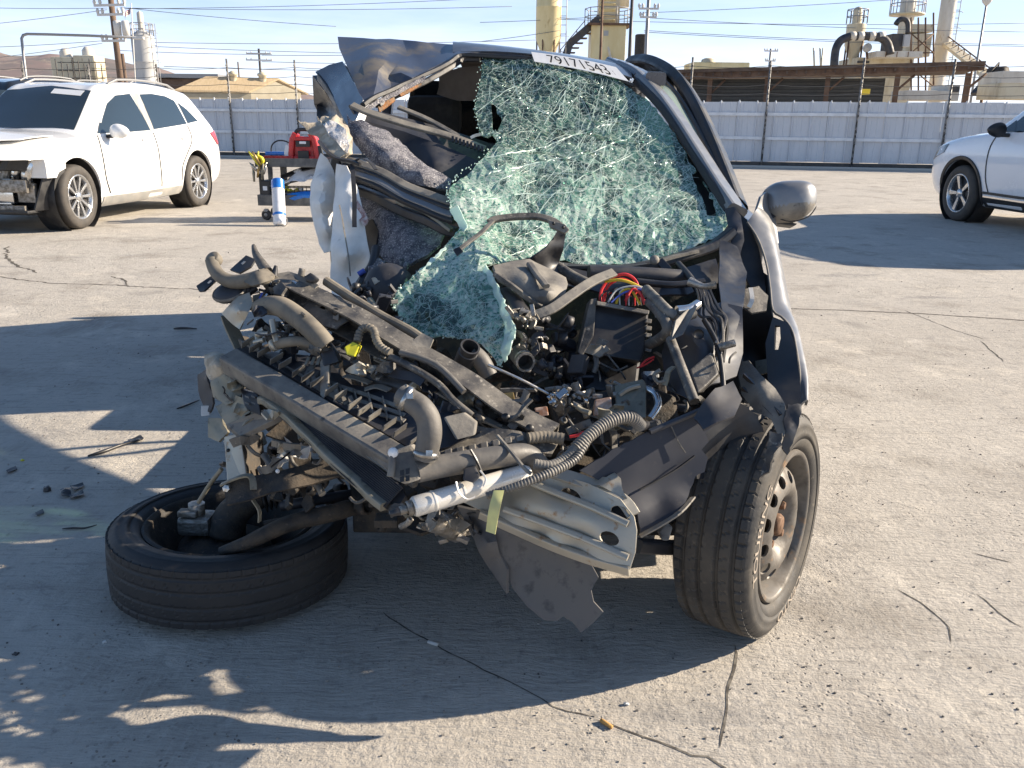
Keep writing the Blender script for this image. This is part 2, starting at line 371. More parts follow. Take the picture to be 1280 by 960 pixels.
# ================================================================== SETTING
def ground_material():
    M = bpy.data.materials.new('worn_concrete'); M.use_nodes = True; N = M.node_tree.nodes; L = M.node_tree.links; b = N['Principled BSDF']
    tc = N.new('ShaderNodeTexCoord'); V = tc.outputs['Object']
    def mp(sc, rz=0):
        q = N.new('ShaderNodeMapping'); q.inputs['Scale'].default_value = sc; q.inputs['Rotation'].default_value = (0, 0, rz); L.new(V, q.inputs['Vector']); return q.outputs[0]
    def nz(sc, lo, hi, vec=None, det=8, rough=.62, a=0, z=1):
        n = N.new('ShaderNodeTexNoise'); n.inputs['Scale'].default_value = sc; n.inputs['Detail'].default_value = det; n.inputs['Roughness'].default_value = rough
        L.new(vec or V, n.inputs['Vector']); r = N.new('ShaderNodeMapRange'); r.inputs[1].default_value = lo; r.inputs[2].default_value = hi; r.inputs[3].default_value = a; r.inputs[4].default_value = z
        L.new(n.outputs['Fac'], r.inputs[0]); return r.outputs[0]
    def mix(f, a, c, bt='MIX', k=None):
        x = N.new('ShaderNodeMix'); x.data_type = 'RGBA'; x.blend_type = bt
        if k is not None: x.inputs['Factor'].default_value = k
        else: L.new(f, x.inputs['Factor'])
        for i, q in ((6, a), (7, c)):
            if isinstance(q, tuple): x.inputs[i].default_value = (*q, 1)
            else: L.new(q, x.inputs[i])
        return x.outputs[2]
    c = mix(nz(.35, .35, .65), (.43, .395, .345), (.50, .465, .41))
    c = mix(nz(1.7, .52, .68), c, (.31, .28, .24))
    c = mix(nz(3.1, .56, .70, det=10), c, (.58, .53, .45))
    c = mix(nz(.9, .60, .72, mp((1, 3.0, 1), .5)), c, (.235, .225, .215))
    c = mix(nz(26, .56, .74, det=6), c, (.25, .235, .21), k=None)
    c = mix(nz(9, .50, .66, mp((7, 1.0, 1), R_(-28)), det=7, a=0, z=.55), c, (.50, .47, .42))
    c = mix(nz(6, .54, .64, mp((1.2, 9, 1), R_(-30)), det=7, a=0, z=.5), c, (.27, .25, .225))
    # oil drips
    c = mix(nz(.62, .66, .76, det=3, a=0, z=.8), c, (.14, .135, .13))
    c = mix(nz(.55, .60, .72, det=6, a=0, z=.38), c, (.23, .215, .20))
    c = mix(nz(4.5, .58, .68, mp((.35, 5, 1), R_(62)), det=6, a=0, z=.26), c, (.24, .22, .20))
    c = mix(nz(1.3, .57, .66, mp((1.6, 1, 1), .3), det=10, rough=.75, a=0, z=.7), c, (.62, .575, .50))
    # grain and pits
    v = N.new('ShaderNodeTexVoronoi'); v.inputs['Scale'].default_value = 58; L.new(V, v.inputs['Vector'])
    r = N.new('ShaderNodeMapRange'); r.inputs[1].default_value = .07; r.inputs[2].default_value = .24; L.new(v.outputs['Distance'], r.inputs[0])
    gate = nz(2.0, .54, .63); pit = N.new('ShaderNodeMath'); pit.operation = 'MAXIMUM'
    inv = N.new('ShaderNodeMath'); inv.operation = 'SUBTRACT'; inv.inputs[0].default_value = 1; L.new(gate, inv.inputs[1])
    L.new(r.outputs[0], pit.inputs[0]); L.new(inv.outputs[0], pit.inputs[1])
    inv2 = N.new('ShaderNodeMath'); inv2.operation = 'SUBTRACT'; inv2.inputs[0].default_value = 1; L.new(pit.outputs[0], inv2.inputs[1])
    c = mix(inv2.outputs[0], c, (.17, .155, .14))
    c = mix(nz(330, .3, .75, det=2, a=0, z=.15), c, (.24, .22, .20))
    L.new(c, b.inputs['Base Color']); b.inputs['Roughness'].default_value = .9; b.inputs['Specular IOR Level'].default_value = .25
    # relief: broom lines + aggregate + undulation
    def add(a, q, op='ADD'):
        x = N.new('ShaderNodeMath'); x.operation = op
        for i, w in ((0, a), (1, q)):
            if isinstance(w, float): x.inputs[i].default_value = w
            else: L.new(w, x.inputs[i])
        return x.outputs[0]
    wb = N.new('ShaderNodeTexNoise'); wb.inputs['Scale'].default_value = 3.0; L.new(V, wb.inputs['Vector'])
    wob = N.new('ShaderNodeVectorMath'); wob.operation = 'MULTIPLY_ADD'; wob.inputs[1].default_value = (.12, .12, 0); L.new(wb.outputs['Color'], wob.inputs[0]); L.new(V, wob.inputs[2])
    q = N.new('ShaderNodeMapping'); q.inputs['Scale'].default_value = (1.6, 9.0, 1); q.inputs['Rotation'].default_value = (0, 0, R_(-24)); L.new(wob.outputs[0], q.inputs['Vector'])
    h = add(nz(13, 0, 1, q.outputs[0], det=5), 1.0, 'MULTIPLY')
    h = add(h, add(nz(60, 0, 1, det=5), .75, 'MULTIPLY'))
    h = add(h, add(nz(190, 0, 1, det=3), .30, 'MULTIPLY'))
    h = add(h, add(nz(7, 0, 1, det=3), 1.2, 'MULTIPLY'))
    h = add(h, add(pit.outputs[0], .8, 'MULTIPLY'))
    bp = N.new('ShaderNodeBump'); bp.inputs['Strength'].default_value = .6; bp.inputs['Distance'].default_value = .012; L.new(h, bp.inputs['Height']); L.new(bp.outputs[0], b.inputs['Normal'])
    return M
M_ground = ground_material()
mb = MB(); xs = [-6000, -400, -60, -20, -8, -3, 3, 8, 20, 60, 400, 6000]; ys = [-200, -20, -4, 0, 3, 6, 12, 20, 40, 100, 500, 6000]
mb.verts_faces([(x, y, 0) for y in ys for x in xs], [(j * 12 + i, j * 12 + i + 1, (j + 1) * 12 + i + 1, (j + 1) * 12 + i) for j in range(11) for i in range(11)])
tag(mb.build('concrete_ground', M_ground), 'worn broom-finished concrete yard', kind='structure')

M_crack = mat('crack_dirt', (.085, .077, .068), .95, 0, (.19, .175, .15), 30, .46, .60, spec=.1)
M_patch = mat('crumbled_concrete', (.50, .46, .39), .95, 0, (.43, .39, .335), 30, bump=.15, bscale=150, spec=.1)
def ribbon_ground(name, pix, w, mtl, z=.001, wob=.5, seed=3, wvar=.6):
    """a thin crack that follows photo pixels on the ground, w metres wide"""
    rng = random.Random(seed); pts = [G(a, b, z) for a, b in pix]; L = sum((pts[i + 1] - pts[i]).length for i in range(len(pts) - 1))
    pts = resample(pts, max(6, int(L / .03))); vs, fs = [], []
    off = 0
    for i, p in enumerate(pts):
        t = (pts[min(i + 1, len(pts) - 1)] - pts[max(i - 1, 0)]).normalized(); nrm = Vector((-t.y, t.x, 0))
        off = off * .8 + rng.gauss(0, w * wob); ww = w * (1 + wvar * noise.noise(p * 7) + rng.uniform(-.25, .25) * wvar)
        if i in (0, len(pts) - 1): ww *= .15
        vs += [p + nrm * (off + ww / 2), p + nrm * (off - ww / 2)]
        if i: k = 2 * i; fs.append((k - 2, k - 1, k + 1, k))
    mb = MB(); mb.verts_faces(vs, fs, False); return tag(mb.build(name, mtl), kind='structure')
ribbon_ground('pavement_joint', [(935, 384), (985, 386), (1060, 388), (1150, 392), (1215, 396), (1290, 401)], .022, M_crack, seed=1, wob=.1, wvar=.3)
ribbon_ground('pavement_crack', [(8, 308), (12, 322), (24, 333), (38, 342)], 0.0217, M_crack, seed=2)
ribbon_ground('pavement_crack', [(-10, 345), (20, 349), (45, 352), (75, 355), (110, 355), (150, 357), (205, 360), (262, 363)], 0.0186, M_crack, seed=4)
ribbon_ground('pavement_crack', [(140, 345), (156, 348), (160, 356)], 0.0186, M_crack, seed=5)
ribbon_ground('pavement_crack', [(478, 765), (505, 784), (540, 803), (560, 815), (598, 834), (640, 855), (668, 870), (690, 884), (720, 892), (745, 897)], 0.0034, M_crack, seed=6, wob=.5)
ribbon_ground('pavement_crack', [(745, 899), (790, 915), (820, 926), (850, 938), (872, 946), (880, 943), (900, 955), (925, 966)], 0.0053, M_crack, seed=7, wob=.35)
ribbon_ground('pavement_groove', [(918, 806), (911, 850), (903, 890), (897, 934)], .0055, M_crack, seed=8, wob=.5)
ribbon_ground('pavement_crack', [(1120, 735), (1150, 752), (1172, 768), (1188, 782), (1190, 805)], 0.0037, M_crack, seed=10)
ribbon_ground('pavement_crack', [(1222, 742), (1240, 756), (1258, 772), (1282, 784)], 0.0050, M_crack, seed=11)
ribbon_ground('pavement_crack', [(1215, 690), (1238, 697), (1266, 703)], 0.0037, M_crack, seed=12)
ribbon_ground('pavement_crack', [(1225, 426), (1240, 440), (1255, 452)], 0.0074, M_crack, seed=13)
ribbon_ground('pavement_crack', [(1130, 388), (1180, 408), (1230, 424)], 0.0062, M_crack, seed=14)
# crumbled patches along the left joint and at the crack
def patch_ground(x, y, rx, ry, seed, mtl=M_patch, z=.0022):
    rng = random.Random(seed); c = G(x, y, z); n = 36
    vs = [c] + [c + Vector((math.cos(a) * rx, math.sin(a) * ry, 0)) * (.75 + .5 * noise.noise(Vector((math.cos(a) * 2, math.sin(a) * 2, seed))) + rng.uniform(-.1, .1)) for a in [2 * math.pi * k / n for k in range(n)]]
    mb = MB(); mb.verts_faces(vs, [(0, 1 + k, 1 + (k + 1) % n) for k in range(n)], False); tag(mb.build('crumbled_patch', mtl), kind='structure')

# ------------------------------------------------------------------ fence
M_fence = mat('galvanized_fence', (.64, .655, .68), .55, .0, (.55, .57, .60), 1.3, .4, .65, c3=(.70, .715, .73), n3=5, lo3=.55, hi3=.75, stretch=(1, 1, .35))
M_rail = mat('pale_fence_rail', (.78, .79, .80), .5, .0, (.68, .69, .70), 6)
M_post = mat('galvanized_post', (.17, .165, .16), .6, .35, (.26, .25, .24), 8)
M_chain = mat('dark_chain', (.055, .052, .05), .6, .4, (.34, .33, .31), 8, .48, .53, stretch=(1, 1, 1.2))
M_wire = mat('fence_wire', (.13, .125, .12), .6, .4)
M_curb = mat('dark_fence_base', (.06, .058, .056), .9, 0, (.11, .10, .09), 6)
fA, fB = G(290, 196), G(1170, 213); fd = (fB - fA); fd.z = 0; fd.normalize(); fn = Vector((fd.y, -fd.x, 0))     # fn: towards the camera
FH = 1.80
f0 = fA - fd * 13.0; f1 = fB + fd * 6.5; FL = (f1 - f0).length
fence = thing('corrugated_fence', 'long grey corrugated metal fence with wire strands along the back of the yard', 'fence', f0, math.atan2(fd.y, fd.x))
def pmesh():
    mb = MB(); w, n = .498, 0
    xs_ = [0, .03, .045, .065, .08, .16, .175, .19, .31, .325, .34, .42, .498]; ds = [0, 0, -.045, -.045, 0, 0, -.010, 0, 0, -.010, 0, 0, 0]
    top = [FH + (.045 if d < -.03 else 0) for d in ds]
    vs = [(x, d, .16) for x, d in zip(xs_, ds)] + [(x, d, t) for x, d, t in zip(xs_, ds, top)]
    vs += [(x, d + .012, z) for x, d, z in vs]; k = len(xs_); fs = []
    for i in range(k - 1): fs += [(i, i + 1, k + i + 1, k + i), (2 * k + i + 1, 2 * k + i, 3 * k + i, 3 * k + i + 1), (k + i, k + i + 1, 3 * k + i + 1, 3 * k + i), (i + 1, i, 2 * k + i, 2 * k + i + 1)]
    mb.verts_faces(vs, fs, False); return mb
pan = pmesh().build('panel', M_fence, fence)
npan = int(FL / .5); rng = random.Random(5)
for i in range(1, npan):
    c = pan.copy(); COL.objects.link(c); c.parent = fence; c.location = (i * .5, rng.uniform(-.006, .006), rng.uniform(-.012, .012)); c.rotation_euler = (rng.uniform(-.008, .008), rng.uniform(-.004, .004), rng.uniform(-.014, .014))
posts_px = [295, 377, 455, 560, 660, 760, 857, 951, 1063, 1172]
pu = [(G(x, 196 + (x - 290) * 17 / 880) - f0).dot(fd) for x in posts_px]
pu = [pu[0] - 2.5 * k for k in (5, 4, 3, 2, 1)] + pu + [pu[-1] + 2.5, pu[-1] + 5.0]
def post_mb(u, h):
    mb = MB(); mb.tube([(u, -.085, 0), (u, -.085, h)], .030, 8); return mb
for i, u in enumerate(pu):
    post_mb(u, 2.9 + rng.uniform(-.05, .12)).build('post', M_post, fence)
    ch = MB()                                                        # chain of links wound along the post
    for k in range(22):
        z = .12 + k * .125; a = k * .9
        ch.tube([(u + .02 * math.cos(a), -.125 + .012 * math.sin(a), z), (u - .02 * math.cos(a), -.13, z + .06), (u + .02 * math.cos(a + .9), -.125, z + .12)], .016, 5)
    ch.build('chain', M_chain, fence)
for a, b in zip(pu[:-1], pu[1:]):
    for z in (1.46, .80):
        mb = MB(); mb.box(((a + b) / 2, -.062, z + rng.uniform(-.01, .01)), b - a - .09, .03, .085); mb.build('rail', M_rail, fence)
for k, z in enumerate((2.02, 2.25, 2.48, 2.75)):
    mb = MB(); pts = []
    for a, b in zip(pu[:-1], pu[1:]):
        for q in (0, .25, .5, .75): pts.append((a + (b - a) * q, -.085, z - .05 * math.sin(math.pi * q) + rng.uniform(-.006, .006)))
    mb.tube(pts, .0075, 4); mb.build('wire_strand', M_wire, fence)
mb = MB(); mb.box((FL / 2, -.03, .075), FL, .10, .15); mb.build('base_strip', M_curb, fence)  # dark strip closing the gap under the panels
mb = MB(); mb.box((FL / 2, -.40, .03), FL, .14, .06, bevel=.01); mb.build('kerb_strip', mat('pale_kerb', (.46, .44, .40), .9), fence)
# yellow sign on a post
sp = G(1063, 210) ; ys_ = thing('yellow_sign', 'small yellow rectangular sign fixed high on the chained fence post', 'sign', Vector((0, 0, 0)))
WORLD_ROOTS.add(ys_.name); spz = P(1080, 115, (sp - CP).dot(_f) - .05); ys_.location = (spz.x, spz.y, spz.z)
mb = MB(); mb.box(spz - fn * -.16, .27, .012, .155, ax=(fd, fn, Vector((0, 0, 1)))); mb.build('sign_plate', mat('sign_yellow', (.75, .52, .03), .5), ys_)
mb = MB(); mb.box(spz - fn * -.145, .29, .012, .165, ax=(fd, fn, Vector((0, 0, 1)))); mb.build('sign_backing', M_post, ys_)

# ================================================================== BACKGROUND beyond the fence
def zat(x, y, t): return P(x, y, t).z
def xy(x, t, y=110): p = P(x, y, t); return Vector((p.x, p.y, 0))
def wm(px, t): return px * t / FPX
M_cream = mat('cream_painted_metal', (.62, .55, .40), .6, 0, (.50, .42, .28), 1.2, .45, .65, c3=(.34, .24, .14), n3=4, lo3=.60, hi3=.74, stretch=(1, 1, .4))
M_cream2 = mat('pale_cream_metal', (.66, .62, .54), .6, 0, (.54, .49, .41), 1.0, c3=(.38, .28, .18), n3=3, lo3=.62, hi3=.74, stretch=(1, 1, .4))
M_yel = mat('yellow_silo_paint', (.74, .63, .36), .55, 0, (.66, .53, .27), .9, c3=(.42, .30, .13), n3=3, lo3=.62, hi3=.75, stretch=(1, 1, .3))
M_grayst = mat('grey_silo', (.47, .47, .46), .6, 0, (.38, .38, .37), 1.0, stretch=(1, 1, .3))
M_brown = mat('brown_shed_roof', (.13, .085, .058), .8, 0, (.085, .055, .04), 1.5, stretch=(1, 1, 3))
M_wood = mat('weathered_pole_wood', (.115, .075, .052), .9, 0, (.16, .11, .08), 6, stretch=(4, 4, .4))
M_darkmesh = mat('dark_slatted_wall', (.075, .075, .070), .85, 0, (.115, .11, .10), 2, c3=(.05, .05, .05), n3=8, stretch=(1, 1, 4))
M_rustst = mat('rusty_structural_steel', (.17, .10, .062), .8, .2, (.12, .072, .048), 2)
M_tan = mat('tan_stucco', (.40, .36, .27), .9, 0, (.36, .32, .24), 1)
M_tanroof = mat('tan_roofing', (.52, .40, .25), .9, 0, (.46, .35, .21), 2, stretch=(3, 1, 1))
M_darkst = mat('dark_machine_steel', (.05, .05, .055), .6, .3, (.10, .09, .08), 2)
M_galv = mat('galvanized_pole', (.30, .30, .30), .5, .5)
M_wline = mat('cable_black', (.16, .17, .19), .6)
M_insul = mat('pale_crossarm', (.62, .60, .56), .7)

# hills
def hills():
    t0 = 1500; mb = MB(); prof = [(-420, 84), (-300, 70), (-160, 78), (-60, 74), (0, 72), (22, 70), (46, 68), (66, 66), (90, 72), (125, 70), (150, 76), (200, 88), (250, 104), (320, 118), (420, 128), (600, 136)]
    xs_ = np.linspace(-420, 600, 90); yy = np.interp(xs_, [a for a, _ in prof], [b for _, b in prof]); rows = 14; vs = []
    for r in range(rows):
        q = r / (rows - 1); t = t0 * (.55 + .45 * q)
        for x, y in zip(xs_, yy):
            p = P(x, y, t0); z = max(p.z, 2) * (q ** .8); b = P(x, y, t)
            n = noise.fractal(Vector((b.x * .006, b.y * .006, 1.3)), 1.0, 2.0, 5) * 26 * (q if q < 1 else .25)
            vs.append((b.x, b.y, max(-1, z + n)))
    k = len(xs_); fs = [(r * k + i, r * k + i + 1, (r + 1) * k + i + 1, (r + 1) * k + i) for r in range(rows - 1) for i in range(k - 1)]
    mb.verts_faces(vs, fs, True); return tag(mb.build('hills', mat('dry_brush_hills', (.22, .165, .15), .95, 0, (.14, .125, .12), .012, .42, .6, c3=(.34, .27, .21), n3=.03, lo3=.56, hi3=.66)), kind='structure')
hills()
# far hazy tree line and low sheds just above the fence
def rail_cage(mb, c, r, z, h=1.0, n=10, th=.04):
    """round railing"""
    pts = [Vector((c.x + r * math.cos(2 * math.pi * k / n), c.y + r * math.sin(2 * math.pi * k / n), 0)) for k in range(n + 1)]
    for zz in (z + h * .5, z + h): mb.tube([p + Vector((0, 0, zz)) for p in pts], th, 4)
    for p in pts[:-1]: mb.tube([p + Vector((0, 0, z)), p + Vector((0, 0, z + h))], th, 4)
def ladder(mb, c, z0, z1, w=.5, th=.04, cage=True):
    for s in (-1, 1): mb.tube([c + Vector((s * w / 2, 0, z0)), c + Vector((s * w / 2, 0, z1))], th, 4)
    z = z0 + .4
    while z < z1: mb.tube([c + Vector((-w / 2, 0, z)), c + Vector((w / 2, 0, z))], th * .7, 4); z += .6
    if cage:
        z = z0 + 2
        while z < z1:
            mb.tube([c + Vector((w * .9 * math.cos(a), -.1 - w * 1.3 * math.sin(a), z)) for a in np.linspace(0, math.pi, 7)], th * .6, 4); z += 1.2
def silo(name, label, x, wpx, ytop, ycone, t, mtl, dome=True, group=None, lad=None, neck=None):
    b = xy(x, t); r = wm(wpx, t) / 2; zt = zat(x, ytop, t); zc = zat(x, ycone, t); th = wthing(name, label, 'silo', b, group)
    mb = MB(); mb.lathe([(r * .25, max(zc - r * 2.0, .2)), (r, zc), (r, zc + (zt - zc) * .33), (r * 1.012, zc + (zt - zc) * .333), (r * 1.012, zc + (zt - zc) * .34), (r, zc + (zt - zc) * .343), (r, zc + (zt - zc) * .66), (r * 1.012, zc + (zt - zc) * .663), (r, zc + (zt - zc) * .67), (r, zt), (r * .3 if dome else 0, zt + (r * .5 if dome else 0)), (0, zt + (r * .5 if dome else 0))], b, (0, 0, 1), 28); mb.build('shell', mtl, th, smooth_angle=35)
    mb = MB()
    for a in range(6):
        q = b + Vector((math.cos(a * 1.047) * r * .9, math.sin(a * 1.047) * r * .9, 0)); mb.tube([q, q + Vector((0, 0, zc + r * .3))], r * .06, 6)
    mb.build('support_legs', M_rustst, th)
    if lad:
        mb = MB(); ladder(mb, b + Vector((lad * r * 1.12, -r * .3, 0)), .3, zt + 1, w=max(.5, r * .22), th=max(.03, t * .0004)); mb.build('ladder', M_galv, th)
    mb = MB(); rail_cage(mb, b, r * 1.02, zt, h=max(1.0, r * .35), n=12, th=max(.03, t * .0004)); mb.build('top_railing', M_galv, th)
    if neck:
        mb = MB(); mb.lathe([(0, zt + r * .9 + neck), (r * .26, zt + r * .7 + neck), (r * .28, zt + .1), (r * .28, zt)][::-1], b, (0, 0, 1), 16); mb.build('filter_cap', M_cream2, th)
    return th
silo('tall_silo', 'tall yellow cylindrical silo with a side ladder behind the wreck roof', 684, 31, -60, 50, 62, M_yel, lad=1)
silo('cement_silo', 'pale grey round silo with a dome cap right of the wooden utility pole', 185, 27, 47, 140, 75, M_grayst, lad=1, neck=1.2)
# blocky pair of silos left of the pole
th = wthing('twin_silo_plant', 'cream twin-topped batching silo framed by steel bars above the white car', 'silo', xy(102, 80))
b = xy(102, 80)
for k, (dx, w, y0) in enumerate(((88, 20, 73), (116, 20, 71))):
    c = xy(dx, 80); z0, z1 = 3.0, zat(dx, y0, 80); mb = MB(); mb.box((c.x, c.y, (z0 + z1) / 2), wm(w, 80) * 1.3, 2.2, z1 - z0, bevel=.12); mb.build('bin', M_cream, th)
    mb = MB(); mb.lathe([(.55, z1 - .1), (.55, z1 + .5), (.3, z1 + .8), (0, z1 + .85)], c, (0, 0, 1), 12); mb.build('bin_cap', M_cream2, th)
mb = MB()
for k in range(9):
    q = xy(74 + k * 7, 78.3); mb.tube([q, q + Vector((0, 0, zat(74 + k * 7, 74 + (k % 3) * 3, 78)))], .05, 4)
for y in (78, 88, 98): mb.tube([P(72, y, 78.3), P(132, y, 78.3)], .04, 4)
mb.build('steel_frame', M_darkst, th)

# gabled tan house and the shed behind it
def gable_house():
    t = 95; th = wthing('tan_gabled_building', 'low tan gabled building with roof vents just above the fence', 'building', xy(280, t))
    a = P(230, 122, t - 4); apex = P(267, 97, t - 4); r = P(330, 122, t + 2); fdir = Vector((r.x - a.x, r.y - a.y, 0)); fdir.normalize(); dep = Vector((.93, .37, 0)) * 7.0
    z0 = P(230, 112, t - 4).z; A = Vector((a.x, a.y, 0)); B = A + fdir * 6.2; Cc = Vector(((A.x + B.x) / 2, (A.y + B.y) / 2, apex.z))
    mb = MB(); At, Bt = A + Vector((0, 0, z0)), B + Vector((0, 0, z0)); mb.prism([A, B, Bt, Cc - Vector((0, 0, .2)), At], dep); mb.build('wall', M_tan, th)
    for s, e in ((At, Cc), (Cc, Bt)):
        d = (e - s).normalized(); n = Vector((0, 0, 1)); lo = s - d * (.6 if s is At else .0); hi = e + d * (.6 if s is not At else 0)
        mb = MB(); mb.prism([lo - dep.normalized() * .4, hi - dep.normalized() * .4, hi + dep * 1.05, lo + dep * 1.05], (0, 0, .18)); mb.build('roof', M_tanroof, th)
    for q in (.35, .8):
        c = Cc + dep * q; mb = MB(); mb.lathe([(.42, -.3), (.42, .35), (.55, .4), (.55, .6), (.1, .85), (0, .85)], c, (0, 0, 1), 12); mb.build('roof_vent', M_cream, th)
    t = 110; th = wthing('brown_long_shed', 'long low brown shed roof behind the tan gabled building', 'building', xy(235, t))
    c = P(237, 100, t); mb = MB(); mb.box((c.x, c.y, c.z / 2), wm(90, t), 6, c.z); mb.build('wall', M_brown, th)
    mb = MB(); mb.box((c.x, c.y, c.z + .35), wm(94, t), 7, .5); mb.build('roof', M_galv, th)
gable_house()

# utility poles
def arm(mb, c, z, w, th=.10, d=Vector((1, 0, 0))): mb.box(c + Vector((0, 0, z)), w, th, th * 1.2, ax=(d, Vector((-d.y, d.x, 0)), Vector((0, 0, 1))))
def pole(name, label, x, t, ytop, r, arms=(), mtl=None, trans=0, group='utility poles beyond the fence', lean=0.0, ybase=None):
    b = xy(x, t); z1 = zat(x, ytop, t); th = wthing(name, label, 'utility pole', b, group)
    mb = MB(); mb.tube([b, b + Vector((lean, 0, z1))], [r, r * .75], 10); mb.build('shaft', mtl or M_wood, th)
    for (y, w, dz) in arms:
        z = zat(x, y, t); c = b + Vector((lean * z / z1, -.22, 0)); mb = MB(); d = Vector((math.cos(dz), math.sin(dz), 0)); arm(mb, c, z, w, max(.09, t * .0012), d); mb.build('crossarm', M_insul, th)
        mb = MB()
        for q in (-.48, -.3, .3, .48): mb.lathe([(.06, 0), (.09, .1), (.05, .22), (0, .24)], c + d * (w * q) + Vector((0, 0, z + .06)), (0, 0, 1), 8)
        mb.build('insulators', M_insul, th)
    for k in range(trans):
        z = zat(x, 47, t); mb = MB(); c = b + Vector((.26 + .40 * k, -.25, z)); mb.lathe([(0, 0), (.17, .02), (.18, .62), (.13, .68), (0, .70)], c, (0, 0, 1), 14); mb.build('transformer', M_insul, th)
    return th
pole('utility_pole', 'nearer brown wooden utility pole with white crossarms and twin transformers', 152, 42, -40, .17, ((11, 1.75, -.25), (22, 1.5, -.25), (53, 1.3, -.2)), trans=2)
pole('utility_pole', 'short brown pole stub just right of the transformer pole', 158, 60, 68, .16)
pole('utility_pole', 'distant pole with three crossarms above the tan gabled building', 327, 120, 62, .2, ((68, 3.4, .1), (76, 3.6, .1), (103, 3.2, .1)), mtl=M_darkst)
pole('utility_pole', 'thin far pole left of the distant triple-crossarm pole', 300, 110, 78, .12, mtl=M_wood)
pole('utility_pole', 'brown pole in front of the yellow plant tower', 749, 50, -30, .09, mtl=M_rustst)
pole('utility_pole', 'black slim pole right of the yellow plant tower', 785, 46, -30, .11, mtl=M_darkst)
pole('utility_pole', 'grey steel pole beside the dark vertical tank', 805, 52, -30, .13, ((15, 1.2, 0), (25, 1.0, 0)), mtl=M_galv)
pole('utility_pole', 'far pole with crossarm and transformers over the long shed roof', 959, 100, 62, .16, ((65, 1.6, 0), (77, 1.2, 0)), mtl=M_galv)
th = wthing('vertical_tank', 'dark narrow vertical tank standing beside the grey steel pole', 'tank', xy(799, 54)); b = xy(799, 54)
mb = MB(); mb.lathe([(0, .1), (.42, .1), (.42, zat(799, 46, 54)), (.36, zat(799, 45, 54)), (0, zat(799, 45, 54))], b, (0, 0, 1), 20); mb.build('shell', M_under, th, smooth_angle=40)
mb = MB(); mb.box(b + Vector((0, 0, .06)), 1.2, 1.2, .12); mb.build('footing', M_curb, th)

# yellow plant tower
def tower():
    t = 64; th = wthing('plant_tower', 'yellow plant tower with louvred head, stairs and railed platform', 'tower', xy(756, t)); c = xy(756, t); w = wm(42, t)
    z1 = zat(756, 36, t); mb = MB(); mb.box((c.x, c.y, z1 / 2), w, 2.4, z1, bevel=.05); mb.build('wall', M_yel, th)
    mb = MB(); mb.box((c.x + .1, c.y, z1 + .06), w * 1.25, 2.9, .14); mb.build('platform', M_rustst, th)
    z2 = zat(756, -20, t); mb = MB(); mb.box((c.x + .05, c.y + .1, (z1 + z2) / 2 + .1), wm(25, t), 1.5, z2 - z1); mb.build('upper_wall', M_cream, th)
    for k in range(9):
        z = z1 + .35 + k * .36; mb = MB(); mb.box((c.x - .1, c.y - .68, z), wm(19, t), .12, .22, ax=(Vector((1, 0, 0)), Vector((0, .8, .6)), Vector((0, -.6, .8)))); mb.build('louvre', M_yel, th)
    mb = MB(); rail_cage(mb, Vector((c.x, c.y, 0)), w * .66, z1 + .12, 1.1, 10, .03); mb.build('railing', M_galv, th)
    mb = MB(); p0 = P(741, 60, t - 2.5); p1 = P(718, 86, t - 2.5)
    mb.sweep([P(750, 22, t - 2), P(712, 55, t - 2), P(700, 92, t - 2)], rect(.3, .5)); mb.build('chute', M_darkst, th)
    mb = MB()
    for k in range(7): mb.box(P(731 - k * 5, 42 + k * 6, t - 1.6), .9, .8, .07)
    for k in range(0, 7, 2): mb.tube([P(731 - k * 5, 42 + k * 6, t - 1.9), P(731 - k * 5, 25 + k * 6, t - 1.9)], .03, 4)
    mb.tube([P(731, 26, t - 1.9), P(700, 63, t - 1.9)], .03, 4); mb.build('stairs', M_rustst, th)
    for k in range(3): q = P(716 + k * 8, 78, t - 1.2); mb = MB(); mb.box((q.x, q.y, q.z / 2), .12, .12, q.z); mb.build('stair_post', M_rustst, th)
    mb = MB(); mb.tube([P(757, 46, t - 1.9), P(764, 76, t - 1.9)], .10, 8); mb.build('inclined_pipe', M_cream2, th)
    mb = MB(); q = P(778, 5, t); mb.box(q, .9, 1.2, .5, bevel=.04); mb.build('side_hopper', M_cream, th)
    mb = MB(); q = P(776, 42, t - 1); mb.box(q, .3, .7, .55, bevel=.04); mb.build('side_box', M_yel, th)
    mb = MB(); q = P(757, 42, t - 2); mb.box((q.x, c.y - 1.22, q.z), .35, .06, .35); mb.build('vent', M_grayst, th)
tower()

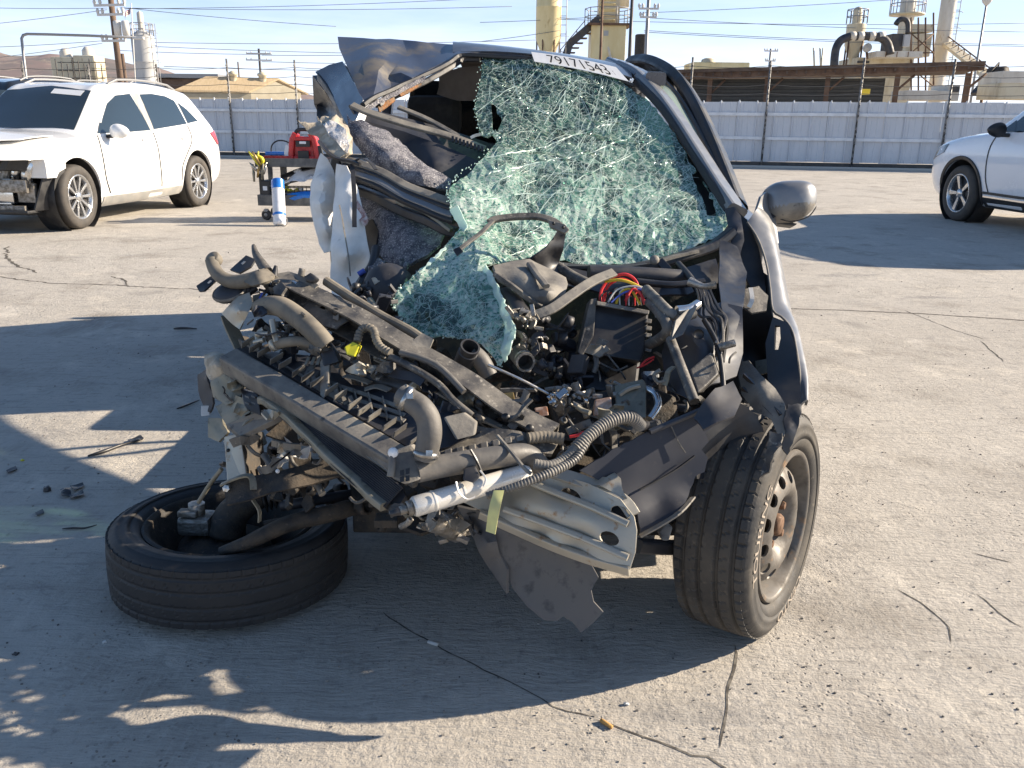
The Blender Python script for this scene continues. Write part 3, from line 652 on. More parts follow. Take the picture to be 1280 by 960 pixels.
# long shed with brown roof
def shed():
    t = 38; th = wthing('long_open_shed', 'long open shed with brown roof and dark slatted wall behind the fence', 'shed', xy(1045, t))
    a, b2 = P(820, 92, t + 3), P(1232, 81, t - 1.5); d = (b2 - a); d.z = 0; L = d.length; d.normalize(); n = Vector((-d.y, d.x, 0)); Z = Vector((0, 0, 1))
    za, zb = a.z, b2.z
    mb = MB(); p = [Vector((a.x, a.y, za)), Vector((b2.x, b2.y, zb))]
    mb.prism([p[0], p[1], p[1] + n * 6 - Z * .1, p[0] + n * 6 - Z * .1], (0, 0, .16)); mb.build('roof', M_brown, th)
    mb = MB(); mb.prism([p[0] - Z * .30 + n * .1, p[1] - Z * .22 + n * .1, p[1] - Z * .004 + n * .1, p[0] - Z * .004 + n * .1], n * .12); mb.build('fascia_beam', M_rustst, th)
    for k in range(34):
        q = p[0].lerp(p[1], (k + .5) / 34); mb = MB(); mb.box(q + n * .02 - Z * .10, .08, .08, .14, ax=(d, n, Z)); mb.build('rafter_end', M_brown, th)
    for x in (877, 955, 1034, 1121, 1205):
        s = (P(x, 110, t) - a).dot(d) ; q = Vector((a.x, a.y, 0)) + d * s + n * .5; z = za + (zb - za) * s / L - .3
        mb = MB(); mb.box((q.x, q.y, z / 2), .22, .22, z, ax=(d, n, Z)); mb.build('post', M_rustst, th)
        mb = MB(); mb.tube([q + Z * (z - .7), q + d * .7 + Z * (z - .02)], .06, 6); mb.build('brace', M_rustst, th)
    w0 = Vector((a.x, a.y, 0)) + n * 1.4; Lw = (P(1108, 110, t) - a).dot(d)
    for k in range(20):
        z = .1 + k * .165; mb = MB(); mb.box(w0 + d * (Lw / 2) + Z * z, Lw, .04, .13, ax=(d, n, Z)); mb.build('slat', M_darkmesh, th)
    mb = MB(); mb.box(w0 + d * (Lw / 2) + Z * 1.65 + n * .08, Lw, .05, 3.3, ax=(d, n, Z)); mb.build('back_wall', M_darkst, th)
    t = 60; c = xy(893, t); z = zat(893, 80, t); bt = wthing('yellow_flat_tank', 'yellow flat topped tank with a small dome seen over the shed roof', 'tank', c)
    mb = MB(); mb.box((c.x, c.y, z / 2), wm(70, t), 3, z, bevel=.08); mb.build('body', M_yel, bt)
    mb = MB(); mb.lathe([(wm(9, t), 0), (wm(8, t), .18), (wm(4, t), .28), (0, .3)], Vector((c.x - .8, c.y - 1, z)), (0, 0, 1), 16); mb.build('dome', M_cream, bt)
shed()

# processing plant on the right
def plant():
    t = 70
    th = wthing('chimney_stack', 'tall plain cream chimney stack of the plant', 'chimney', xy(1172, t)); c = xy(1170, t); r = wm(18, t) / 2
    mb = MB(); mb.lathe([(r * 1.35, 0), (r * 1.35, 1.0), (r, 2.2), (r, 6), (r * 1.03, 6.02), (r * 1.03, 6.15), (r, 6.17), (r, 22)], c, (0, 0, 1), 24); mb.build('shaft', M_cream2, th, smooth_angle=40)
    mb = MB(); ladder(mb, c + Vector((r * 1.1, -.2, 0)), 2, 20, .45, .035); mb.build('ladder', M_galv, th)
    th = wthing('process_column', 'cream process column with railed ring platform left of the chimney stack', 'tower', xy(1122, t + 3)); c = xy(1121, t + 3); r = wm(17, t) / 2; zp = zat(1121, 21, t + 3)
    mb = MB(); mb.lathe([(r, 0), (r, zp - 1), (r * 1.1, zp - .9), (r * 1.1, zp + 1.2), (r * .85, zp + 1.5), (r * .85, zp + 6)], c, (0, 0, 1), 20); mb.build('shell', M_cream2, th, smooth_angle=40)
    mb = MB(); mb.lathe([(r * .9, zp - .1), (r * 2.5, zp - .1), (r * 2.5, zp + .05), (r * .9, zp + .05)], c, (0, 0, 1), 20); mb.build('platform', M_cream, th)
    mb = MB(); rail_cage(mb, c, r * 2.45, zp, 1.6, 12, .04); mb.build('railing', M_galv, th)
    th = wthing('cyclone_separator', 'cream cyclone separator with conical bottom at the left of the plant', 'silo', xy(1061, t - 2)); c = xy(1061, t - 2); r = wm(22, t) / 2; z = lambda y: zat(1061, y, t - 2)
    mb = MB(); mb.lathe([(r * .2, z(86)), (r * .3, z(78)), (r, z(58)), (r, z(33)), (r * .5, z(32)), (r * .48, z(16)), (r * .3, z(13)), (0, z(12))], c, (0, 0, 1), 20); mb.build('shell', M_cream, th, smooth_angle=40)
    mb = MB(); rail_cage(mb, c, r * 1.1, z(32), 1.0, 10, .035); mb.build('railing', M_galv, th)
    mb = MB()
    for k in range(4): q = c + Vector((math.cos(k * 1.57 + .6) * r, math.sin(k * 1.57 + .6) * r, 0)); mb.tube([q, q + Vector((0, 0, z(50)))], .07, 5)
    mb.build('support_legs', M_rustst, th)
    th = wthing('arched_duct', 'big black arched duct with pale patches bridging the cyclone and plant', 'duct', xy(1080, t - 6))
    mb = MB(); mb.tube([P(1042, 120, t - 6), P(1043, 75, t - 6), P(1047, 56, t - 6), P(1058, 47, t - 6), P(1080, 45, t - 6), P(1100, 47, t - 6), P(1109, 54, t - 6), P(1113, 68, t - 6)], wm(4.6, t), 12, res=6); mb.build('pipe', M_darkst, th)
    for k, x in enumerate((1062, 1072, 1086, 1098)):
        mb = MB(); mb.tube([P(x, 45.5, t - 6), P(x + 7, 45.2, t - 6)], wm(5.0, t), 12); mb.build('pipe_wrap', M_cream2, th)
    th = wthing('plant_building', 'cream plant building with dark window strip below the arched duct', 'building', xy(1110, t - 4))
    def blk(x0, x1, y0, y1, tt, m, nm, dep=3, parent=None):
        p = P((x0 + x1) / 2, y0, tt); q = P((x0 + x1) / 2, y1, tt) if y1 is not None else None; zb = q.z if q else 0
        mb = MB(); mb.box((p.x, p.y + dep / 2, (p.z + zb) / 2), wm(x1 - x0, tt), dep, p.z - zb, bevel=.03); return mb.build(nm, m, parent)
    blk(1072, 1143, 72, None, t - 4, M_cream, 'wall', 4, th); blk(1096, 1154, 64, 71.5, t - 6, M_cream2, 'gallery', 2, th)
    blk(1072, 1087, 76, 79, t - 4.1, M_darkst, 'window', .1, th)
    for x in (1108, 1122, 1136): blk(x - .5, x + .5, 64.5, 71.3, t - 6.1, M_rustst, 'seam', .05, th)
    th = wthing('dust_collector', 'boxy dust collector with black hood and steel frame left of the chimney', 'machine', xy(1140, t - 3))
    blk(1116, 1131, 42, 63, t - 5, M_darkst, 'hood', 2, th); blk(1131, 1139, 43, 58, t - 5.2, M_grayst, 'side_panel', 2, th)
    blk(1140, 1167, 30, 40, t - 3, M_cream, 'head_box', 2.4, th); blk(1144, 1166, 42, 70, t - 3, M_cream, 'body', 2.2, th)
    for x in (1139, 1148, 1157, 1167):
        mb = MB(); mb.tube([P(x, 16 + (x % 3) * 3, t - 4), P(x, 125, t - 4)], .07, 5); mb.build('column', M_rustst, th)
    mb = MB()
    for a, b_ in (((1139, 42), (1167, 66)), ((1139, 66), (1167, 42)), ((1139, 66), (1167, 66)), ((1139, 85), (1167, 85)), ((1139, 85), (1167, 108))): mb.tube([P(*a, t - 4.1), P(*b_, t - 4.1)], .05, 4)
    mb.build('bracing', M_rustst, th)
    mb = MB(); mb.tube([P(1120, 30, t - 5), P(1124, 25, t - 5), P(1131, 24, t - 5), P(1135, 30, t - 5), P(1135, 42, t - 5)], wm(3, t), 10, res=4); mb.build('elbow_pipe', M_darkst, th)
    th = wthing('round_tank_head', 'small round grey tank end standing on the plant building roof', 'tank', xy(1084, t - 5))
    p = P(1084, 60, t - 5); mb = MB(); mb.lathe([(0, -.4), (wm(4.5, t), -.35), (wm(4.8, t), .35), (0, .5)], p, (-.3, -1, 0), 18); mb.build('shell', M_grayst, th, smooth_angle=40)
    mb = MB(); mb.tube([p - Vector((0, 0, wm(4.5, t))), P(1084, 73, t - 5)], .1, 6); mb.build('leg', M_rustst, th)
    # conveyors
    for nm, lab, a, b_, wd, m1 in (('conveyor', 'long pale truss conveyor sloping down right of the chimney stack', (1178, 50, t), (1236, 96, t - 12), .8, M_cream), ('conveyor', 'black dirty conveyor head leaning beside the beige trailer', (1222, 118, 48), (1247, 91, 48), .9, M_darkst)):
        th = wthing(nm, lab, 'conveyor', xy(a[0], a[2])); A, B = P(*a), P(*b_); dd = (B - A).normalized()
        mb = MB(); mb.sweep([A, B], rect(wd, .25)); mb.build('belt_bed', m1, th)
        mb = MB(); up = Vector((0, 0, .55)); mb.tube([A + up, B + up], .05, 5)
        for k in range(9): q = A.lerp(B, k / 8); mb.tube([q, q + up], .04, 4); mb.tube([q, A.lerp(B, min(1, (k + 1) / 8)) + up], .035, 4)
        mb.build('truss', M_rustst if m1 is M_cream else M_under, th)
        mb = MB(); q = A.lerp(B, .7 if m1 is M_cream else .3); mb.tube([Vector((q.x, q.y, 0)), q], .09, 5); mb.build('support', M_rustst, th)
        if m1 is not M_cream:
            mb = MB(); mb.lathe([(0, -.5), (.34, -.5), (.34, .5), (0, .5)], B, (.3, -1, 0), 16); mb.build('drum', M_under, th)
    th = wthing('flatbed_trailer', 'white low trailer parked behind the fence near the shed posts', 'trailer', xy(1160, 45)); tt = 45
    blk(1136, 1188, 113, 125, tt, M_cream2, 'bed', 2.2, th); blk(1186, 1201, 106, 126, tt, M_cream2, 'cab', 2, th); blk(1189, 1200, 108, 115, tt - .02, M_darkst, 'cab_window', .1, th)
    for x in (1148, 1176, 1194):
        p = P(x, 128, tt + .4); mb = MB(); mb.lathe([(0, -.15), (.45, -.15), (.45, .15), (0, .15)], Vector((p.x, p.y - .3, .45)), (0, 1, 0), 16); mb.build('wheel', M_rubber, th)
    th = wthing('beige_tank_trailer', 'beige boxy tank trailer at the far right above the white car', 'trailer', xy(1275, 44)); tt = 44
    blk(1254, 1330, 89, 104, tt, M_cream2, 'tank', 2.4, th); blk(1250, 1330, 104, 124, tt + .2, M_cream, 'body', 2.2, th)
    for x in (1268, 1300): p = P(x, 130, tt); mb = MB(); mb.lathe([(0, -.15), (.5, -.15), (.5, .15), (0, .15)], Vector((p.x, p.y - .1, .5)), (0, 1, 0), 16); mb.build('wheel', M_rubber, th)
    th = wthing('pipe_rack', 'small group of upright cream pipes left of the arched duct', 'pipes', xy(1022, 60))
    for x0, x1 in ((1018, 1017), (1018, 1024), (1026, 1025), (1026, 1029)):
        mb = MB(); mb.tube([P(x0, 88, 60), P(x1, 60 if x0 != x1 - 6 else 88, 60)], .06, 5); mb.build('pipe', M_cream, th)
    blk(1010, 1060, 83, None, 61, M_cream, 'base_block', 2, th)
    # lamp post
    th = wthing('street_lamp', 'slim lamp post with a round globe at the top right', 'street lamp', xy(1215, 55)); b = xy(1216, 55); zt = zat(1216, 8, 55)
    mb = MB(); mb.tube([b, b + Vector((0, 0, zt))], [.09, .06], 8); mb.build('pole', M_galv, th)
    mb = MB(); mb.lathe([(.08, -.15), (.26, .05), (.34, .3), (.26, .55), (0, .64)], b + Vector((0, 0, zt)), (0, 0, 1), 16); mb.build('globe', M_insul, th)
plant()

# arched street-light pipe on the left, flag, wires
th = wthing('arched_pole', 'rusty pipe pole bent over horizontally above the white car', 'pole', xy(33, 34))
mb = MB(); mb.tube([Vector((P(34, 110, 34).x, P(34, 110, 34).y, 0)), P(34, 108, 34), P(30, 75, 34), P(27, 48, 34), P(29, 44, 34), P(34, 42.5, 34), P(60, 43, 34), P(110, 44.5, 34), P(170, 47, 34)], .055, 8); mb.build('pipe', M_galv, th)
mb = MB(); q = P(170, 47, 34); mb.box(q + Vector((.1, 0, -.02)), .45, .2, .10, bevel=.03); mb.build('lamp_head', M_insul, th)
th = wthing('flag_pole', 'small red striped flag hanging on a thin white pole', 'flag', xy(165, 70))
mb = MB(); mb.tube([xy(166, 70), P(164, 4, 70)], .045, 6); mb.build('pole', M_insul, th)
for k in range(6):
    mb = MB(); vs = []
    for i in range(9):
        for j in (0, 1):
            x = 163 - i * .95; y = 9 + i * 1.05 + (k + j) * 1.15; vs.append(P(x, y, 70) + Vector((0, .15 * math.sin(i * .9), 0)))
    f = [(2 * i, 2 * i + 1, 2 * i + 3, 2 * i + 2) for i in range(8)]; ff = [(a, b, c) for a, b, c, d in f] + [(a, c, d) for a, b, c, d in f]; shell(mb, vs, ff, .01); mb.build('flag_stripe', mat('flag_red', (.42, .10, .09), .8) if k % 2 == 0 else M_insul, th)
LINES = [(-40, 9, 134, 10, 45), (-40, 33, 134, 12, 45), (150, 9, 420, 33, 60), (150, 11, 640, -4, 60), (160, 10, 640, 8, 90), (-40, 60, 128, 51, 48), (-40, 76, 128, 54, 48), (190, 53, 670, 50, 80), (190, 58, 640, 68, 85), (150, 63, 340, 68, 90), (205, 83, 640, 88, 70), (327, 69, 640, 64, 120), (327, 77, 700, 79, 120), (600, 28, 790, 18, 60), (805, 16, 1290, -14, 62), (805, 22, 1290, 40, 66), (805, 38, 1290, 56, 66), (805, 40, 1290, 58, 66), (700, 24, 1290, 29, 90), (800, 88, 1290, 92, 70), (600, 52, 700, 38, 60)]
for i, (x0, y0, x1, y1, t) in enumerate(LINES):
    a, b = P(x0, y0, t), P(x1, y1, t); mb = MB(); n = 16; sag = (b - a).length * .006
    mb.tube([a.lerp(b, k / n) - Vector((0, 0, sag * 4 * (k / n) * (1 - k / n))) for k in range(n + 1)], t * .00030, 4)
    tag(mb.build('power_line', M_wline), 'thin dark overhead power line crossing the sky', 'power line', 'overhead power lines')
# ================================================================== CARS IN THE BACKGROUND
from mathutils.bvhtree import BVHTree
M_carwhite = mat('white_car_paint', (.80, .80, .79), .28, 0, (.76, .75, .73), 2, coat=.8)
M_carwhite2 = mat('pearl_white_car_paint', (.84, .85, .87), .22, .0, (.80, .81, .83), 2, coat=1.0)
M_carglass = mat('tinted_car_glass', (.022, .032, .038), .04, 0, coat=.5, spec=.9)
M_trim = mat('black_car_trim', (.018, .018, .020), .5, 0, (.035, .034, .033), 10)
M_greytrim = mat('grey_rocker_cladding', (.30, .295, .28), .55, 0, (.38, .36, .33), 8)
M_alloy = mat('silver_alloy', (.62, .62, .62), .28, .85, (.5, .5, .49), 20)
M_wtyre = mat('brownish_tyre', (.050, .045, .040), .8, 0, (.085, .075, .065), 10)
M_redlens = mat('red_lamp_lens', (.42, .015, .012), .15, coat=1)
M_chrome = mat('chrome', (.75, .75, .76), .12, 1.0)
M_darkcar = mat('dark_car_paint', (.020, .022, .027), .22, .2, coat=1.0)

def alloy_wheel(parent, c, r, w, side, spokes=10, steer=0.0, name='wheel'):
    """local frame: axle along y; side=+1 face to +y"""
    q = Matrix.Rotation(steer, 3, 'Z'); ax = q @ Vector((0, side, 0)); c = Vector(c); fx = q @ Vector((1, 0, 0)); fz = Vector((0, 0, 1))
    mb = MB(); rr = r * .70
    mb.lathe([(rr, -w / 2 + .01), (rr + .01, -w / 2), (r * .93, -w / 2 + .005), (r * .985, -w / 2 + .03), (r, -w / 4), (r, -.004), (r * .985, 0), (r, .004), (r, w / 4), (r * .985, w / 2 - .03), (r * .93, w / 2 - .005), (rr + .012, w / 2), (rr, w / 2 - .012)], c, ax, 40); wh = mb.build(name, M_wtyre, parent)
    mb = MB(); mb.lathe([(rr, w / 2 - .012), (rr - .006, w / 2 - .006), (rr - .018, w / 2 - .012), (rr - .03, w / 2 - .06), (rr - .035, -w / 2 + .02)], c, ax, 36); mb.build('rim', M_alloy, wh)
    mb = MB()
    for k in range(spokes):
        a = 2 * math.pi * k / spokes; d = fx * math.cos(a) + fz * math.sin(a); t = ax.cross(d); wd = .62 if spokes > 6 else 1.0
        o = c + ax * (w / 2 - .035); p = [o + d * .035 + t * .016 * wd, o + d * .035 - t * .016 * wd, o + d * (rr - .022) - t * .030 * wd + ax * .012, o + d * (rr - .022) + t * .030 * wd + ax * .012]
        mb.prism(p, ax * -.028, bevel=.004)
    mb.lathe([(0, w / 2 - .012), (.045, w / 2 - .016), (.058, w / 2 - .03), (.06, w / 2 - .07), (0, w / 2 - .07)], c, ax, 18); mb.build('spokes', M_alloy, wh)
    mb = MB(); mb.lathe([(0, w / 2 - .075), (rr - .03, w / 2 - .075), (rr - .03, w / 2 - .09), (0, w / 2 - .09)], c, ax, 24); mb.build('brake_disc', M_darkst, wh)
    return wh
# x, yb zb, ys zs, ym zm, ysh zsh, yr zr, zt
SUV = [(-2.08, .60, .44, .70, .52, .74, .76, .70, 1.00, .62, 1.05, 1.07), (-1.97, .70, .32, .82, .44, .855, .74, .79, 1.06, .66, 1.20, 1.24), (-1.74, .72, .25, .84, .40, .885, .72, .82, 1.09, .60, 1.50, 1.55),
       (-1.55, .73, .24, .845, .38, .888, .72, .825, 1.085, .595, 1.565, 1.61), (-1.0, .74, .21, .85, .35, .89, .72, .835, 1.06, .60, 1.615, 1.66), (-.4, .74, .20, .85, .34, .885, .72, .835, 1.03, .60, 1.62, 1.67), (.1, .74, .20, .85, .34, .885, .72, .835, 1.01, .595, 1.585, 1.645),
       (.32, .74, .20, .85, .34, .885, .72, .838, 1.0, .60, 1.52, 1.59), (.62, .74, .20, .85, .34, .885, .72, .84, .99, .655, 1.30, 1.37), (.95, .74, .20, .85, .34, .887, .73, .845, .985, .735, 1.06, 1.13), (1.05, .74, .20, .85, .34, .887, .73, .845, .98, .735, 1.035, 1.095), (1.5, .73, .22, .845, .38, .885, .74, .835, .94, .69, 1.00, 1.05),
       (1.9, .68, .25, .80, .44, .83, .70, .77, .88, .58, .935, .965), (2.12, .58, .30, .69, .46, .71, .66, .64, .79, .46, .84, .87), (2.21, .46, .38, .54, .50, .55, .62, .50, .71, .38, .745, .765)]
def car_body_mesh(tab, kx=1.0, kz=1.0, nsec=5, nx=4):
    rows = []
    for r in tab:
        x, yb, zb, ys, zs, ym, zm, yh, zh, yr, zr, zt = r
        sec = [(0, zb - .005), (yb * .6, zb - .004), (yb, zb), (ys, zs), (ym, zm), (yh, zh), (yr, zr), (yr * .62, zr + (zt - zr) * .72), (0, zt)]
        pts = spline([Vector((0, a, b)) for a, b in sec], nsec); rows.append([Vector((x * kx, p.y, p.z * kz)) for p in pts])
    cols = list(zip(*rows)); dense = [spline(list(c), nx) for c in cols]; dense = list(zip(*dense))      # rows along x
    vs, fs = [], []; k = len(dense[0])
    full = []
    for row in dense:
        left = list(row); right = [Vector((p.x, -p.y, p.z)) for p in row[1:-1]][::-1]; ring = left + right; full.append(ring)
    n = len(full[0])
    for ring in full: vs += ring
    for i in range(len(full) - 1):
        for j in range(n): fs.append((i * n + j, i * n + (j + 1) % n, (i + 1) * n + (j + 1) % n, (i + 1) * n + j))
    fs.append(tuple(range(n))); fs.append(tuple(range((len(full) - 1) * n, len(full) * n))[::-1])
    return vs, fs
def boolean_cut(vs, fs, cutters):
    def mk(v, f):
        b2 = bmesh.new(); bv = [b2.verts.new(p) for p in v]
        for q in f:
            try: b2.faces.new([bv[i] for i in q])
            except ValueError: pass
        bmesh.ops.recalc_face_normals(b2, faces=list(b2.faces)); me = bpy.data.meshes.new('tmp'); b2.to_mesh(me); b2.free(); o = bpy.data.objects.new('tmp', me); COL.objects.link(o); return o
    o = mk(vs, fs); cs = []
    for cv, cf in cutters:
        c = mk(cv, cf); cs.append(c); md = o.modifiers.new('b', 'BOOLEAN'); md.operation = 'DIFFERENCE'; md.solver = 'EXACT'; md.object = c
    me = bpy.data.meshes.new_from_object(o.evaluated_get(bpy.context.evaluated_depsgraph_get()))
    V_ = [v.co.copy() for v in me.vertices]; F_ = [tuple(p.vertices) for p in me.polygons]
    for q in cs + [o]: bpy.data.objects.remove(q)
    bpy.data.meshes.remove(me); return V_, F_
def cyl_vf(c, r, w, n=40):
    vs = [(c[0] + r * math.cos(2 * math.pi * k / n), c[1] + s * w / 2, c[2] + r * math.sin(2 * math.pi * k / n)) for s in (-1, 1) for k in range(n)]
    return vs, [(k, (k + 1) % n, n + (k + 1) % n, n + k) for k in range(n)] + [tuple(range(n)), tuple(range(n, 2 * n))[::-1]]
def box_vf(a, b):
    vs = [(x, y, z) for x in (a[0], b[0]) for y in (a[1], b[1]) for z in (a[2], b[2])]
    return vs, [(0, 1, 3, 2), (4, 6, 7, 5), (0, 4, 5, 1), (2, 3, 7, 6), (0, 2, 6, 4), (1, 5, 7, 3)]
def car(name, label, loc, rotz, paint, kx=1.0, kz=1.0, cladding=False, front_cut=False, wheel_r=.345, spokes=10, steer=0.0, group=None, detail=True, openwin=False):
    th = thing(name, label, 'car', loc, rotz, group)
    vs, fs = car_body_mesh(SUV, kx, kz); bv = BVHTree.FromPolygons([Vector(v) for v in vs], fs)
    xw = 1.28 * kx; arch = wheel_r + .065; cut = []
    for sx in (1, -1):
        for sy in (1, -1): cut.append(cyl_vf((sx * xw, sy * .85, wheel_r + .01), arch, .52))
    if front_cut: cut.append(box_vf((1.74 * kx, -1.2, .0), (3, 1.2, .80 * kz))); cut.append(box_vf((1.50 * kx, -1.2, .0), (3, 1.2, .60 * kz))); cut.append(box_vf((1.55 * kx, -.62, .2), (3, .62, .84 * kz)))
    V_, F_ = boolean_cut(vs, fs, cut)
    mb = MB(); mb.verts_faces(V_, F_, True); body = mb.build('body', paint, th, smooth_angle=32)
    def hit_side(x, z, sy, off):
        h = bv.ray_cast(Vector((x, sy * 3, z)), Vector((0, -sy, 0)))
        if h[0] is None: return Vector((x, sy * .8, z))
        return h[0] + Vector((0, sy, 0)) * 0 + h[1] * (off if h[1].y * sy > 0 else -off)
    def side_patch(nm, poly, m, sy, off=.004, th_=.004, step=.07, par=None):
        poly = [(a * kx, b * kz) for a, b in poly]; v, f = tri2d(poly, step, jit=.0); p3 = [hit_side(a, b, sy, off) for a, b in v]
        if sy < 0: f = [(a, c, b) for a, b, c in f]
        mb = MB(); shell(mb, p3, f, th_, True); return mb.build(nm, m, par or th, smooth_angle=40)
    def top_patch(nm, poly, m, off=.004, step=.08, par=None):
        poly = [(a * kx, b) for a, b in poly]; v, f = tri2d(poly, step, jit=0); p3 = []
        for a, b in v:
            h = bv.ray_cast(Vector((a, b, 4)), Vector((0, 0, -1))); p3.append(h[0] + h[1] * (off if h[1].z > 0 else -off) if h[0] else Vector((a, b, 1)))
        mb = MB(); shell(mb, p3, f, .004, True); return mb.build(nm, m, par or th, smooth_angle=40)
    def strip(nm, pts, w, m, sy, off=.003, par=None):
        pts = [hit_side(a * kx, b * kz, sy, off) for a, b in spline2(pts)]; mb = MB(); mb.sweep(pts, rect(w, .008), up=(0, sy, 0)); return mb.build(nm, m, par or th)
    for sy in (1, -1):
        fw = side_patch('front_window', [(.46, 1.05), (.70, 1.06), (.52, 1.22), (.30, 1.40), (.08, 1.50), (-.22, 1.53), (-.30, 1.08)], M_carglass, sy)
        side_patch('quarter_pane', [(.50, 1.055), (.76, 1.05), (.60, 1.18)], M_carglass, sy, par=fw, off=.007)
        side_patch('rear_window', [(-.38, 1.09), (-.42, 1.53), (-.70, 1.545), (-1.0, 1.525), (-1.18, 1.47), (-1.22, 1.16)], M_carglass, sy)
        side_patch('rear_quarter_glass', [(-1.25, 1.165), (-1.24, 1.45), (-1.40, 1.36), (-1.56, 1.20)], M_carglass, sy)
        side_patch('door_pillar', [(-.305, 1.05), (-.245, 1.54), (-.40, 1.545), (-.385, 1.06)], M_greytrim if not cladding else M_trim, sy, off=.003)
        if detail:
            for pts in ([(.78, 1.03), (.82, .85), (.80, .55), (.72, .36)], [(-.34, 1.05), (-.33, .7), (-.36, .36)], [(-1.22, 1.14), (-1.20, .95), (-1.02, .78), (-.86, .60), (-.84, .40)]):
                strip('door_seam', pts, .011, M_trim, sy, .004)
            for x in (-.12, -1.02):
                p = hit_side(x * kx, .965 * kz, sy, .016); mb = MB(); mb.box(p, .17, .022, .028, bevel=.009); mb.build('door_handle', paint, th)
            lo = side_patch('rocker_cladding', [(.84, .215), (.84, .33), (0, .325), (-.86, .34), (-.86, .23), (0, .21)], M_trim if cladding else M_greytrim, sy, off=.007, th_=.008)
            if cladding:
                strip('rocker_trim', [(.83, .375), (0, .368), (-.84, .385)], .030, M_trim, sy, .006); strip('chrome_strip', [(.82, .335), (0, .328), (-.84, .345)], .020, M_chrome, sy, .010)
        # mirror
        mb = MB(); b2 = bmesh.new(); bmesh.ops.create_icosphere(b2, subdivisions=3, radius=1)
        for v in b2.verts:
            c = v.co; x = c.x * (.075 if c.x > 0 else .045); v.co = Vector((.60 * kx + x, sy * (.985 + c.y * .12), 1.075 * kz + c.z * (.085 - .02 * c.y * sy)))
        mb.take(b2, True); mir = mb.build('door_mirror', paint if not cladding else M_trim, th)
        mb = MB(); mb.box((.60 * kx, sy * .88, 1.02 * kz), .07, .10, .045, bevel=.012); mb.build('mirror_arm', M_trim, mir)
        # wheels, liners, arch trim
        for sx in (1, -1):
            c = (sx * xw, sy * .775, wheel_r); alloy_wheel(th, c, wheel_r, .215, sy, spokes, steer if sx > 0 else 0)
            mb = MB(); mb.lathe([(arch - .004, .10), (arch - .006, -.16), (.1, -.17)], (sx * xw, sy * .755, wheel_r + .01), (0, sy, 0), 40); mb.build('wheel_liner', M_trim, th)
            if cladding:
                pts = [hit_side(sx * xw + (arch + .018) * math.cos(a), wheel_r + .01 + (arch + .018) * math.sin(a), sy, .006) for a in np.linspace(-.25, math.pi + .25, 26)]
                mb = MB(); mb.sweep(pts, rect(.045, .018, .005), up=(0, sy, 0)); mb.build('arch_trim', M_trim, th)
        # roof rail and lamps
        mb = MB(); pts = []
        for x in np.linspace(.05, -1.45, 9):
            h = bv.ray_cast(Vector((x * kx, sy * .545, 4)), Vector((0, 0, -1))); pts.append(h[0] + Vector((0, 0, .042 if -1.4 < x < 0 else .0)))
        mb.sweep(pts, rect(.03, .026, .008)); mb.build('roof_rail', M_galv if not cladding else M_trim, th)
        side_patch('tail_lamp', [(-1.76, 1.03), (-1.99, 1.07), (-2.02, .90), (-1.90, .86)], M_redlens, sy, off=.010, th_=.012)
        if not front_cut: side_patch('headlamp', [(1.70, .80), (1.66, .90), (1.98, .85), (2.10, .76), (2.02, .70)], M_carglass, sy, off=.006)
    top_patch('windshield', [(.93, -.66), (.985, 0), (.93, .66), (.60, .585), (.36, .535), (.30, 0), (.36, -.535), (.60, -.585)], M_carglass)
    mb = MB(); vs2 = []
    for z, w in ((1.13, .66), (1.30, .60), (1.46, .54)):
        for y in (-w, -w / 2, 0, w / 2, w):
            h = bv.ray_cast(Vector((-4, y, z * kz)), Vector((1, 0, 0))); vs2.append((h[0] if h[0] else Vector((-1.9 * kx, y, z))) + Vector((-.006, 0, .002)))
    f2 = []
    for i in range(2):
        for j in range(4): q = i * 5 + j; f2 += [(q, q + 1, q + 6), (q, q + 6, q + 5)]
    shell(mb, vs2, f2, .004, True); mb.build('rear_glass', M_carglass, th)
    return th, body, bv
def spline2(pts):
    return [(p.x, p.y) for p in spline([Vector((a, b, 0)) for a, b in pts], 5)]
def place(gx, gy, local, rotz):
    g = G(gx, gy); q = Matrix.Rotation(rotz, 3, 'Z') @ Vector((*local, 0)); return Vector((g.x - q.x, g.y - q.y, 0))

# white crossover with its front bumper missing
rz = math.atan2(-.985, -.13); KX = 1.045
encore, ebody, ebv = car('damaged_white_crossover', 'white crossover with bare damaged front end and missing bumper at left', place(105, 286, (1.28 * KX, .86), rz), rz, M_carwhite, kx=KX, kz=.955, front_cut=True, spokes=10, steer=R_(4))
# exposed front end (local coordinates)
def eb(nm, m, fn):
    mb = MB(); fn(mb); return mb.build(nm, m, encore, smooth_angle=35)
X0 = 1.60 * KX
eb('front_bulkhead', M_trim, lambda b: b.box((X0 - .03, 0, .52), .05, 1.30, .70))
eb('radiator', M_darkst, lambda b: b.box((X0 + .03, 0, .52), .05, .95, .42, bevel=.01))
eb('radiator_fan_ring', M_alu, lambda b: b.lathe([(.15, 0), (.17, .02), (.17, .05), (.15, .05)], (X0 + .06, .18, .52), (1, 0, 0), 20))
eb('crash_beam', M_cast, lambda b: b.sweep([(X0 + .22, -.62, .50), (X0 + .30, -.3, .50), (X0 + .31, 0, .50), (X0 + .30, .3, .50), (X0 + .20, .66, .49)], rect(.07, .13, .015), up=(0, 0, 1)))
for y in (-.45, .45): eb('crash_box', M_alu, lambda b: b.box((X0 + .12, y, .50), .20, .10, .13, bevel=.012))
eb('upper_tie_bar', M_white, lambda b: b.sweep([(X0 + .02, -.75, .80), (X0 + .16, -.4, .80), (X0 + .18, 0, .80), (X0 + .16, .4, .805), (X0 - .02, .74, .82)], rect(.05, .05, .01), up=(0, 0, 1)))
